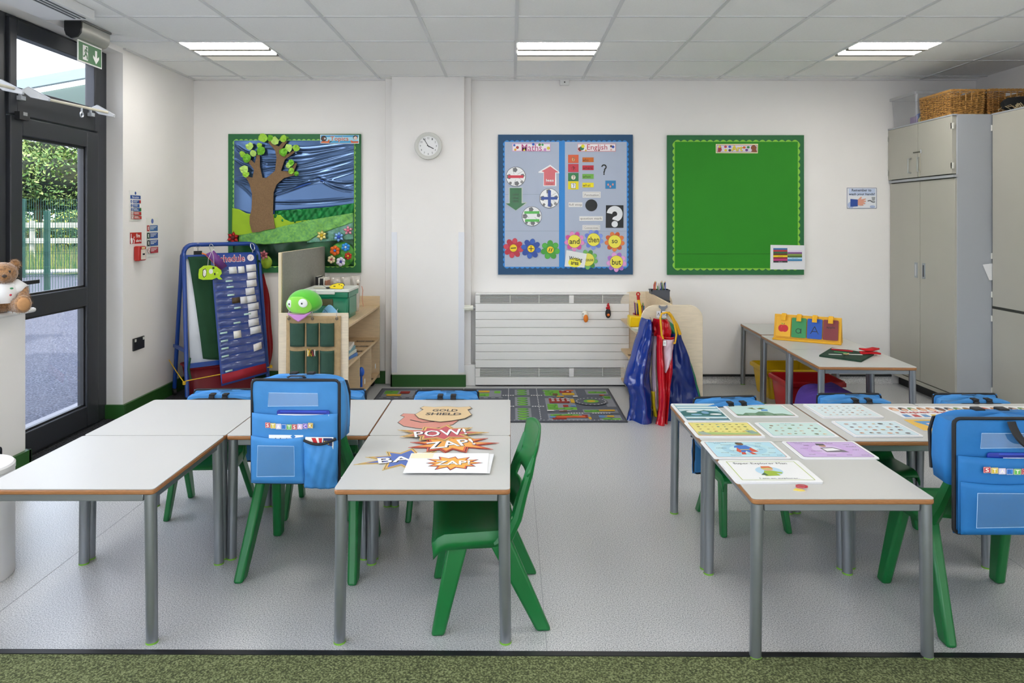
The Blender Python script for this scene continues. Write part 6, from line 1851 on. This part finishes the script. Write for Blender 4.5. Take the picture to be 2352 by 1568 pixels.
m = MB(); m.box(.0, .03, .0, .10, 0, .07, mat('6b3a8a', .4)); m.build('carton', t, bev=.003)
t = thing('black_roll', 'black fabric roll on the cupboard top at the right picture edge', 'roll', (3.64, 5.29, 2.29))
m = MB(); m.tube([(-.0, 0, 0), (.04, -.005, .005), (.2, -.02, .012), (.42, -.04, .02)], [.028, .05, .056, .05], mat('0f1114', .8, bump=.5, bs=60), 16); m.build('rolled_fabric', t)
t = thing('raffia_twigs', 'tangle of pale twigs on the cupboard top under the black roll', 'twigs', (3.66, 5.22, 2.238))
t['kind'] = 'stuff'
m = MB(); r_ = random.Random(8)
for i in range(60):
    x, y = r_.uniform(-.0, .22), r_.uniform(-.06, .12); a = r_.uniform(0, 6.28)
    m.tube([(x, y, .004), (x + .03 * math.cos(a), y + .03 * math.sin(a), r_.uniform(.02, .06)), (x + .06 * math.cos(a), y + .06 * math.sin(a), r_.uniform(.004, .04))], .0022, mat(r_.choice(('b59f78', '8f7a56', 'd2c4a0')), .7), 5)
m.build('twig_tangle', t)

# ---------------------------------------------------------------- corner table things
t = thing('alphabet_stand', 'yellow stand with four hanging alphabet cards on the corner table', 'flip card stand', (2.215, 5.345, TZ), math.radians(-31.7))
YS = mat('e3a812', .5)
m = MB()
m.prism([(0, 0), (.11, 0), (.06, .19), (.052, .19)], -.235, .235, YS); m.v = [(p[2], p[0] * 1.0 - .03, p[1]) for p in m.v]
m.build('stand_body', t, bev=.003)
m = MB(); m.box(-.24, .24, -.045, -.02, 0, .016, YS); m.build('ledge', t, bev=.004)
def card_at(x, w, h, col, draw, nm):
    s = Sheet(0, 0, .001, .0004); s.base(rr(-w / 2, -h / 2, w / 2, h / 2, 8, 4), mat(col, .5), .003); draw(s)
    s.build(nm, t, loc=(x, -.012, .100), rot=(PI / 2 - .27, 0, 0))
def dapple(s): s.circ(-13, 12, 24, mat('c4161c', .5), 27); s.circ(11, 12, 24, mat('c4161c', .5), 27); s.line([(0, -14), (8, -26)], 3, BLACK); s.poly([(-4, -16), (-16, -22), (-12, -30), (-2, -22)], mat('8fae3a', .5)); s.line([(-16, 8), (-14, -4), (-8, -8)], 2, mat('d94a4a', .5))
def dword(s): s.text('apple', 0, -18, 58, 20, mat('2a1416', .5), .015)
def da(s):
    s.circ(-3, 24, 19, BLACK, 19); s.circ(-3, 24, 14.5, mat('2f8a4f', .5), 14.5); s.rect(13, 6, 18, 43, BLACK)
def dA(s): s.line([(-27, 38), (0, -18)], 5, BLACK); s.line([(0, -18), (27, 38)], 5, BLACK); s.line([(-17, 20), (17, 20)], 5, BLACK)
for i, (x, c, d_) in enumerate(((-.165, 'e9ae1c', dapple), (-.055, '2f8a4f', da), (.055, '0f4fae', dA), (.165, '7d2a2e', dword))):
    card_at(x, 103, 148, c, d_, 'letter_card')
    m = MB(); m.tube([(x, -.024, .150), (x, -.014, .178), (x, .012, .198), (x, .032, .19)], .017, YS, 8, flat=.16); m.build('card_loop', t)
def quad_obj(name, label, cat, pts, z, th, mm, grp=None):
    m = MB(); m.prism(pts, z, z + th, mm); return tag(m.build(name, bev=.002), label, cat, grp)
FG2 = mat('1d3a2a', .95, bump=.3, bs=200)
quad_obj('felt_mat', 'dark green felt mat on the near corner table', 'felt mat', [(2.05, 4.753), (2.237, 4.564), (2.44, 4.80), (2.264, 5.04)], TZ + .0003, .012, FG2)
zf = TZ + .0128
def felt(name, label, pts, col, z=0, th=.003): return quad_obj(name, label, 'felt shape', pts, zf + z, th, mat(col, .9), 'felt shapes on the green mat')
felt('felt_strip', 'white felt strip at the left of the green mat', [(2.12, 4.76), (2.20, 4.745), (2.20, 4.757), (2.12, 4.772)], 'e6e4de')
felt('felt_strip', 'long white felt strip right of the middle of the mat', [(2.25, 4.755), (2.335, 4.74), (2.335, 4.755), (2.25, 4.77)], 'e6e4de')
felt('felt_strip', 'dark red felt strip near the back of the mat', [(2.21, 4.93), (2.32, 4.85), (2.335, 4.875), (2.22, 4.955)], 'a8141e', 0, .006)
felt('felt_strip', 'white felt patch on the red strip', [(2.225, 4.965), (2.315, 4.925), (2.325, 4.94), (2.235, 4.975)], 'e2dcd6', .004)
felt('felt_shape', 'light green felt shape in the middle of the mat', [(2.20, 4.87), (2.26, 4.82), (2.27, 4.78), (2.245, 4.775), (2.235, 4.82), (2.195, 4.85)], '4f9a5a')
t = thing('craft_clip', 'small beige wooden peg on the green felt mat', 'peg', (2.225, 4.74, zf + .003), .6)
m = MB(); m.tube([(-.03, 0, .01), (0, 0, .002), (.035, .004, .004)], .004, mat('c9a878', .6), 6); m.tube([(-.03, .0, .01), (.005, -.012, .004)], .003, mat('c9a878', .6), 6); m.build('wooden_arm', t)
t = thing('felt_bird', 'bright red folded felt shape at the right of the green mat', 'felt shape', (2.405, 4.80, zf))
m = MB()
for k_, (a, zz) in enumerate(((-.1, .008), (.3, .026))):
    c_, s_ = math.cos(a), math.sin(a)
    P_ = [(-.06, -.03), (0, -.035), (.07, -.02), (.06, .03), (.0, .025), (-.05, .035)]
    m.add([(p[0] * c_ - p[1] * s_, p[0] * s_ + p[1] * c_, zz + .25 * abs(p[0]) * (k_ - .5) * .6) for p in P_], [tuple(range(6))], mat('cf1620', .9))
m.build('felt_layer', t, solid=.010, off=0)

# tubs and sack below the corner tables
def crate(label, x, y, w, d, h, col, rz=0):
    t = thing('storage_tub', label, 'storage tub', (x, y, 0), rz)
    mm = mat(col, .35)
    m = MB(); tub(m, w / 2, d / 2, h, .86, mm, .03, 4); m.build('tub_body', t, solid=.004)
    m = MB(); m.tube([(a, b, h) for a, b in rr(-w / 2 - .004, -d / 2 - .004, w / 2 + .004, d / 2 + .004, .03, 4)], .008, mm, 6, closed=True); m.box(-w / 2 - .006, w / 2 + .006, -d / 2 - .012, -d / 2 - .004, h - .03, h, mm); m.box(-w / 2 - .012, -w / 2 - .004, -d / 2 - .006, d / 2 + .006, h - .03, h, mm)
    m.build('rim', t, bev=.002)
crate('yellow plastic tub on the floor under the farther corner tables', 2.26, 5.90, .42, .38, .235, 'd9b210')
crate('deep red plastic tub under the middle corner table', 2.20, 5.32, .42, .33, .265, 'a3121a')
t = thing('purple_sack', 'soft purple sack slumped on the floor under the near corner table', 'sack', (2.23, 4.85, 0))
m = MB()
def sk_(i, j):
    a = 2 * PI * i; h = math.sin(PI / 2 * (1 - j)); r = math.cos(PI / 2 * (1 - j)) ** .3
    x = .30 * r * math.cos(a); y = .2 * r * math.sin(a)
    z = .31 * h ** .5 * (1 - .55 * max(0, x / .30) ) + .012 * math.sin(5 * a + 1) * r
    return (x, y, max(0, z))
m.grid(sk_, 40, 18, mat('4a2f86', .85, bump=.4, bs=60)); m.build('sack_body', t, ang=90)
m = MB(); m.tube([(-.2, -.14, .2), (-.08, -.19, .12), (.03, -.195, .03)], .002, mat('2f1c5c', .8), 5); m.build('seam', t)

# ---------------------------------------------------------------- road play mat
RG = mat('565a64', .9, bump=.3, bs=300); RL = mat('83868e', .9); GRN = mat('6aa636', .9); GRD = mat('3a7a2c', .9); RW = mat('cfd0d0', .9); RRED = mat('8a2418', .9); RY = mat('c99f20', .9); ROR = mat('bf5a26', .9); RBL = mat('5580b0', .9); RBR = mat('6a4630', .9)
s = Sheet(0, 0, .01, .0004)
Wd, Hd = 193, 101
s.base([(0, 0), (Wd, 0), (Wd, Hd), (0, Hd)], mat('3d3f45', .9), .005)
s.rect(1.2, 1.2, Wd - 1.2, Hd - 1.2, RG)
def blocks(lst, mm): s.rects(lst, mm)
blocks([(4, 8, 30, 30), (38, 8, 66, 30), (74, 8, 102, 30), (4, 40, 30, 66), (38, 40, 66, 66), (74, 40, 102, 66), (4, 76, 30, 96), (38, 76, 66, 96), (74, 76, 102, 96),
        (113, 5, 125, 24), (113, 30, 125, 58), (113, 64, 125, 97), (137, 5, 164, 27), (137, 34, 160, 70), (137, 80, 168, 97), (172, 5, 190, 22), (164, 68, 190, 78), (174, 84, 190, 97), (184, 26, 191, 60)], RL)
blocks([(5, 9, 16, 20), (40, 20, 64, 28), (76, 18, 92, 28), (6, 52, 20, 64), (40, 42, 52, 54), (92, 42, 101, 64), (138, 7, 150, 26), (138, 52, 146, 69), (150, 62, 160, 69), (139, 82, 160, 87), (174, 12, 189, 18), (165, 70, 176, 76), (6, 78, 14, 94), (76, 78, 86, 94), (176, 92, 189, 96), (185, 28, 190, 36), (24, 42, 29, 50), (96, 10, 101, 18), (40, 88, 50, 94)], GRN)
r_ = random.Random(2)
def bush(u, v, k=1.0):
    s.z += .00003; s.circ(u, v, 3.4 * k, GRD, 2.2 * k, 12, False)
    s.z += .00003; s.circ(u - .5, v - .4, 2.6 * k, GRN, 1.5 * k, 12, False)
for i in range(14):
    v = 8 + i * 6.6
    if 24 < v < 30 or 57 < v < 64: continue
    bush(119, v, 1.3)
for u, v in ((142, 56), (141, 61), (143, 65), (148, 66), (154, 66), (139, 10), (142, 14), (140, 19), (145, 22), (178, 14), (185, 15), (168, 73), (173, 72), (80, 22), (86, 25), (44, 46), (48, 50), (10, 56), (15, 60), (10, 84), (12, 90), (80, 84), (82, 90), (96, 46), (97, 54), (98, 60), (8, 13), (46, 24), (56, 25), (187, 31), (144, 84), (152, 84), (180, 94)): bush(u, v)
blocks([(150, 10, 160, 18), (140, 36, 156, 50), (42, 12, 54, 18), (80, 44, 90, 52), (18, 12, 26, 20), (162, 84, 166, 92), (56, 56, 64, 64), (20, 78, 28, 86), (150, 56, 154, 62), (88, 88, 96, 94), (140, 90, 150, 96)], RRED)
blocks([(152, 18, 162, 25), (157, 38, 160, 50), (78, 10, 92, 16), (80, 54, 92, 60), (8, 22, 20, 28), (56, 12, 64, 17), (22, 54, 28, 62), (56, 44, 62, 50), (176, 70, 188, 74), (166, 90, 168, 96), (56, 80, 64, 86), (147, 28, 153, 31), (92, 66, 100, 70), (180, 86, 185, 90)], RY)
blocks([(143, 87, 164, 92), (156, 8, 162, 12), (42, 54, 52, 60), (88, 78, 100, 84), (6, 46, 14, 50), (182, 24, 186, 27)], ROR)
blocks([(138, 88, 142, 92), (54, 8, 58, 11), (156, 58, 160, 61), (174, 86, 178, 92), (92, 56, 96, 60), (26, 88, 29, 93)], RBL)
blocks([(144, 20, 148, 26), (30, 48, 34, 52), (66, 10, 70, 14), (146, 72, 152, 76)], RBR)
dash = []
for v in (34.7, 72.5): dash += [(u, v, u + 3.2, v + .7) for u in range(4, 104, 6)] + [(u, v, u + 3.2, v + .7) for u in range(140, 158, 6)]
for u in (33.6, 69.6, 107.5, 131): dash += [(u, v, u + .7, v + 2.6) for v in range(4, 96, 5)]
s.rects(dash, RW)
s.rects([(u, v, u + 1.3, v + 2.2) for v in (26, 60) for u in range(103, 112, 2)] + [(u, v, u + 1.3, v + 2.2) for v in (26, 60) for u in range(126, 136, 2)] + [(u, v, u + 1.3, v + 2) for v in (79.5,) for u in list(range(152, 164, 2)) + list(range(170, 184, 2))] + [(u, 98.6, u + .9, 99.4) for u in range(4, 190, 3)] + [(u, 2, u + .9, 2.7) for u in range(4, 190, 3)], RW)
s.circ(173, 46, 13, RG, 12); s.z += .0001
for i in range(22):
    a = 2 * PI * i / 22; s.rect(173 + 11.5 * math.cos(a) - .6, 46 + 10 * math.sin(a) - .5, 173 + 11.5 * math.cos(a) + .6, 46 + 10 * math.sin(a) + .5, RW, False)
s.circ(173, 46, 6, GRN, 5); s.circ(173, 46, 3.4, RY, 2.8)
s.rects([(142 + 4 * i, 38.5 + 5 * j, 144.2 + 4 * i, 41 + 5 * j) for i in range(4) for j in range(2)] + [(152, 11.5, 154, 13), (156, 14, 158, 16), (44, 13.5, 46, 15.5), (49, 13.5, 51, 15.5), (137, 72, 142, 75), (66, 34, 70, 38), (160, 29, 164, 32), (82, 46, 84, 48), (86, 46, 88, 48)], RW)
o = s.build('road_play_mat', loc=(-1.1, 6.085, .0008))
tag(o, 'grey play mat printed with roads, trees and houses before the radiator', 'rug')
# ---------------------------------------------------------------- teddy bear on the window sill
FUR = mat('a87a48', .95, var=.35, vs=90, h2='7a5430', bump=1.0, bs=220, sheen=.6)
PAD = mat('b98a5c', .9, var=.1, vs=60, bump=.3, bs=250)
t = thing('teddy_bear', 'golden brown teddy bear in a white shirt sitting on the window sill', 'teddy bear', (-2.795, 3.92, .932), math.radians(25))
# local: facing +x turned towards the viewer by the rotation below
t.rotation_euler = (0, 0, math.radians(-48))
# front of the bear is +x in its own frame
m = MB()
m.ball((-.0, 0, .085), (.062, .068, .085), FUR); m.ball((.012, 0, .215), (.066, .074, .062), FUR); m.ball((.06, 0, .198), (.034, .037, .03), FUR)
for s_ in (-1, 1):
    m.ball((-.005, s_ * .058, .262), (.012, .027, .027), FUR); m.tube([(0, s_ * .05, .15), (.03, s_ * .095, .115), (.06, s_ * .09, .085)], [.032, .029, .026], FUR, 12); m.ball((.062, s_ * .088, .082), .029, FUR)
    m.tube([(.0, s_ * .045, .042), (.07, s_ * .07, .040), (.10, s_ * .078, .042)], [.042, .040, .038], FUR, 12); m.ball((.112, s_ * .08, .05), (.03, .042, .05), FUR)
rf = random.Random(3)
body = m.build('body', t, remesh=.006)
m = MB()
for i in range(2600):
    which = rf.choice((((.012, 0, .215), (.066, .074, .062)), ((0, 0, .085), (.062, .068, .085)), ((.112, .08, .05), (.03, .042, .05)), ((.112, -.08, .05), (.03, .042, .05)), ((.05, .06, .042), (.05, .04, .04)), ((.05, -.06, .042), (.05, .04, .04)), ((.06, 0, .198), (.034, .037, .03)), ((-.005, .058, .262), (.012, .027, .027)), ((-.005, -.058, .262), (.012, .027, .027)), ((.05, .09, .09), (.03, .03, .03)), ((.05, -.09, .09), (.03, .03, .03))))
    d = Vector((rf.gauss(0, 1), rf.gauss(0, 1), rf.gauss(0, 1))).normalized()
    c_, r_ = which
    p = Vector((c_[0] + d.x * r_[0], c_[1] + d.y * r_[1], c_[2] + d.z * r_[2]))
    if p.z < .004: continue
    if c_[0] > .1 and d.x > .55: continue
    q = p + d * rf.uniform(.006, .012) + Vector((rf.uniform(-.004, .004), rf.uniform(-.004, .004), -.003))
    w = d.cross(Vector((rf.random(), rf.random(), rf.random()))).normalized() * .0014
    m.add([p - w, p + w, q], [(0, 1, 2)], FUR)
f_ = m.build('fur', t); f_['kind'] = 'stuff'
for s_ in (-1, 1):
    m = MB(); m.ball((.136, s_ * .08, .052), (.009, .03, .036), PAD, 16, 10); m.build('foot_pad', t)
m = MB(); m.ball((.093, 0, .205), (.008, .012, .009), mat('3a2a20', .5), 12, 8); m.build('nose', t)
for s_ in (-1, 1):
    m = MB(); m.ball((.070, s_ * .026, .228), .006, BLACK, 10, 8); m.build('eye', t)
m = MB(); SH = mat('e6e6e6', .8, bump=.3, bs=60)
m.lathe([(.072, .055), (.078, .09), (.078, .125), (.066, .158), (.045, .17)], SH, 24); m.build('shirt', t, solid=.003)
for s_ in (-1, 1):
    m = MB(); m.tube([(.0, s_ * .05, .145), (.03, s_ * .098, .112)], [.042, .038], SH, 14, cap=False); m.build('sleeve', t, solid=.003)
m = MB(); m.ball((.074, .03, .10), (.004, .006, .006), mat('c23a4a', .7), 8, 6); m.ball((.068, .035, .135), (.004, .009, .005), mat('3a8a5a', .7), 8, 6); m.build('shirt_print', t)

# ---------------------------------------------------------------- outside: yard, fences, bank, trees, canopy
ASP = speckle('asphalt', [(.3, '2f323b'), (.5, '434650'), (.68, '60636e')], 60, .8, .3, .08)
def struct_named(o): o['kind'] = 'structure'; return o
m = MB(); m.box(-60, XL - .16, -20, 60, -.25, -.03, ASP); struct_named(m.build('ground'))
m = MB(); m.box(XO - .5, XO - .05, YN, 6.3, -.03, .0, mat('6f7076', .7)); struct_named(m.build('trim_8'))
GRS = speckle('grass_bank', [(.3, '222c12'), (.5, '434c22'), (.7, '656a36')], 14, .95, .6)
m = MB()
def bank(i, j):
    x = -45 + 44 * i; y = 19.0 + 16 * j + (x + 12) * .35 * (1 - j)
    return (x, y, -.03 + 1.5 * j ** 1.2 + .08 * math.sin(x * 2.1 + j * 9))
m.grid(bank, 60, 12, GRS); struct_named(m.build('ground'))
m = MB(); m.box(XL - 3, XR + 6, -12, YN - .22, -.2, -.02, mat('c9c6be', .8)); struct_named(m.build('ground'))  # unseen paving, added pale to throw sunlight in through the rear windows
m = MB(); m.box(-7, XO - .5, -6, 2.5, -.2, -.02, mat('c9c6be', .8)); struct_named(m.build('ground'))  # unseen pale strip by the left windows, added to bounce light indoors
m = MB()
def curb(i, j): x = -45 + 44 * i; y = 18.85 + (x + 12) * .35; return (x, y - .08 * j, .05 if j < .5 else .05)
m.grid(curb, 20, 1, mat('c9c9c6', .8)); o = m.build('kerb', solid=.09); tag(o, 'pale kerb between the yard and the grass bank', 'kerb'); o['kind'] = 'structure'
FGN = mat('05362e', .6)
def meshfence(label, y, zt, posts, x0, x1, dx=.05, wr=.003):
    t = thing('mesh_fence', label, 'fence', (0, y, 0))
    for x in posts:
        m = MB(); m.box(x - .04, x + .04, -.03, .03, -.03, zt, FGN); m.build('post', t, bev=.004)
    m = MB()
    n = int((x1 - x0) / dx)
    for i in range(n):
        x = x0 + dx * i; m.box(x - wr, x + wr, -.045, -.045 + 2 * wr, .02, zt, FGN)
    z = .05
    while z < zt:
        for q in (0, .04) if z > .1 else (0,): m.box(x0, x1, -.052, -.046, z + q, z + q + .006, FGN)
        z += .4
    m.build('wire_panel', t)
meshfence('nearer green mesh fence across the yard, seen through the door', 12.5, 1.60, (-13.1, -10.6, -8.12, -5.6), -16, -3.6)
meshfence('farther green mesh fence in front of the white rail fence', 18.2, 1.98, (-17.4, -14.95, -12.43, -9.9, -7.4), -20, -6, .06, .0035)
t = thing('rail_fence', 'white painted two-rail fence on the grass bank', 'fence', (0, 22.0, 0))
WD = mat('a8a69a', .7, var=.1, vs=10)
for z in (1.28, .80):
    m = MB(); m.box(-24, -6, -.03, .02, z - .08, z + .08, WD); m.build('rail', t)
for x in (-22, -19.6, -17.2, -14.8, -12.4, -10, -7.6):
    m = MB(); m.box(x - .06, x + .06, .02, .1, 0, 1.42, WD); m.build('post', t)
LG_ = [mat('284419', .65), mat('3b5f27', .6), mat('1c3316', .7), mat('526c30', .6), mat('6d7f45', .6)]
def leaves(mb, c, R_, n, sz, cols, rnd, low=None):
    for i in range(n):
        d = Vector((rnd.gauss(0, 1), rnd.gauss(0, 1), rnd.gauss(0, 1))).normalized() * rnd.uniform(.72, 1.05)
        p = Vector((c[0] + d.x * R_[0], c[1] + d.y * R_[1], c[2] + d.z * R_[2]))
        a = Vector((rnd.uniform(-1, 1), rnd.uniform(-1, 1), rnd.uniform(-1, .4))).normalized()
        b = a.cross(Vector((rnd.uniform(-1, 1), rnd.uniform(-1, 1), rnd.uniform(-1, 1)))).normalized()
        s_ = sz * rnd.uniform(.6, 1.3)
        mb.add([p - a * s_, p + b * s_ * .42, p + a * s_, p - b * s_ * .42], [(0, 1, 2, 3)], rnd.choice(cols))
def tree(name, label, x, y, blobs_, trunk_h, seed, cols, n=900, sz=.13):
    rnd = random.Random(seed)
    t = thing(name, label, 'tree', (x, y, .3), 0, 'trees beyond the yard')
    m = MB(); m.tube([(0, 0, 0), (.1, 0, trunk_h * .5), (0, .1, trunk_h)], [.16, .13, .09], mat('4a3d2c', .9), 10)
    for bx, by, bz, r in blobs_: m.tube([(0, .05, trunk_h * .6), (bx * .7, by * .7, bz)], [.06, .03], mat('4a3d2c', .9), 6)
    m.build('trunk', t)
    m = MB()
    for bx, by, bz, r in blobs_:
        leaves(m, (bx, by, bz), (r, r, r * .8), int(n * r * r), sz, cols, rnd)
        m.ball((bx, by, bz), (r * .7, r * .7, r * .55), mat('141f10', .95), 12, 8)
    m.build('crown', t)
def blobset(rnd, w, h0, h1, n, r0, r1): return [(rnd.uniform(-w, w), rnd.uniform(-1, 1), rnd.uniform(h0, h1), rnd.uniform(r0, r1)) for i in range(n)]
rt = random.Random(12)
for i, (x, y, lab) in enumerate(((-20.5, 27, 'dense leafy tree farthest left beyond the yard'), (-17.3, 26, 'pale leafy tree left of the door view'), (-14.4, 27, 'dark green tree straight behind the fences'), (-12.0, 26, 'yellowish leafy tree at the right of the door view'), (-9.2, 27, 'leafy tree beside the door jamb, mostly hidden'))):
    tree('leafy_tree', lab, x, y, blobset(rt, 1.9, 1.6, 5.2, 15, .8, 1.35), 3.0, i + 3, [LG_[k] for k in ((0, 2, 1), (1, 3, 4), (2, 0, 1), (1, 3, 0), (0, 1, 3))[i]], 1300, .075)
for i, (x, y, lab) in enumerate(((-24.5, 26.5, 'broad leafy tree out of the door view, first to the left'), (-28.5, 27, 'broad leafy tree out of the door view, second to the left'), (-33, 26, 'broad leafy tree out of the door view, third to the left'))):
    tree('leafy_tree', lab, x, y, blobset(rt, 2.4, 1.4, 5.0, 16, 1.0, 1.6), 3.0, i + 23, [LG_[k] for k in (0, 2, 1)], 400, .12)
for i in range(8):
    x = -20 + i * 1.75
    rnd = random.Random(50 + i)
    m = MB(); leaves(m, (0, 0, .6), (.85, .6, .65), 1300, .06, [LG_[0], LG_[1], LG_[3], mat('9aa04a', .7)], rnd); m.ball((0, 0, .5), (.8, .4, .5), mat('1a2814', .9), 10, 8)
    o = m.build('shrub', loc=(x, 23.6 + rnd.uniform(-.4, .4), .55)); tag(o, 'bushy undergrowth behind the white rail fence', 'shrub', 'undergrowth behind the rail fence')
m = MB(); rnd = random.Random(77)
for i in range(9000):
    x, y = rnd.uniform(-20, -6), rnd.uniform(18.9, 23.5)
    y = max(y, 19.2 + (x + 12) * .35)
    h = rnd.uniform(.1, .38); z = .02 + 1.5 * max(0, (y - 19 - (x + 12) * .35) / 16) ** 1.2
    m.add([(x - .012, y, z), (x + .012, y, z), (x + rnd.uniform(-.08, .08), y, z + h)], [(0, 1, 2)], rnd.choice((LG_[1], LG_[3], LG_[4], mat('857f4a', .8))))
o = m.build('long_grass'); tag(o, 'long dry grass on the bank below the white rails', 'grass'); o['kind'] = 'stuff'

# canopy over the yard
t = thing('entrance_canopy', 'translucent white canopy with steel beams outside over the door', 'canopy', (0, 0, 0))
CAN = canopy_mat(); STB = mat('7d8f90', .5)
def cz(x): return 3.69 + .18 * x
XA, XB_ = XO - .32, -7.4
m = MB(); m.add([(XA, .5, cz(XA)), (XA, 7.57, cz(XA)), (XB_, 7.57, cz(XB_)), (XB_, .5, cz(XB_))], [(0, 1, 2, 3)], CAN); m.build('roof_sheet', t)
for y in (2.5, 4.75, 7.01):
    m = MB(); m.add([(x, y + a, cz(x) + b) for x in (XA, XB_) for a, b in ((-.03, -.11), (.03, -.11), (.03, -.01), (-.03, -.01))], [(0, 1, 2, 3), (7, 6, 5, 4), (0, 4, 5, 1), (1, 5, 6, 2), (2, 6, 7, 3), (3, 7, 4, 0)], STB); m.build('beam', t)
m = MB(); m.add([(x, 7.58 + a, cz(x) + b) for x in (XA, XB_) for a, b in ((0, -.30), (.03, -.30), (.03, .02), (0, .02))], [(0, 1, 2, 3), (7, 6, 5, 4), (0, 4, 5, 1), (1, 5, 6, 2), (2, 6, 7, 3), (3, 7, 4, 0)], mat('4c5f57', .6)); m.build('end_fascia', t)
m = MB(); m.box(XB_ - .12, XB_, .5, 7.6, cz(XB_) - .12, cz(XB_) + .02, STB); m.build('gutter', t)
for y in (.7, 7.4):
    m = MB(); m.box(XB_ - .1, XB_, y - .05, y + .05, -.03, cz(XB_) - .1, STB); m.build('post', t)
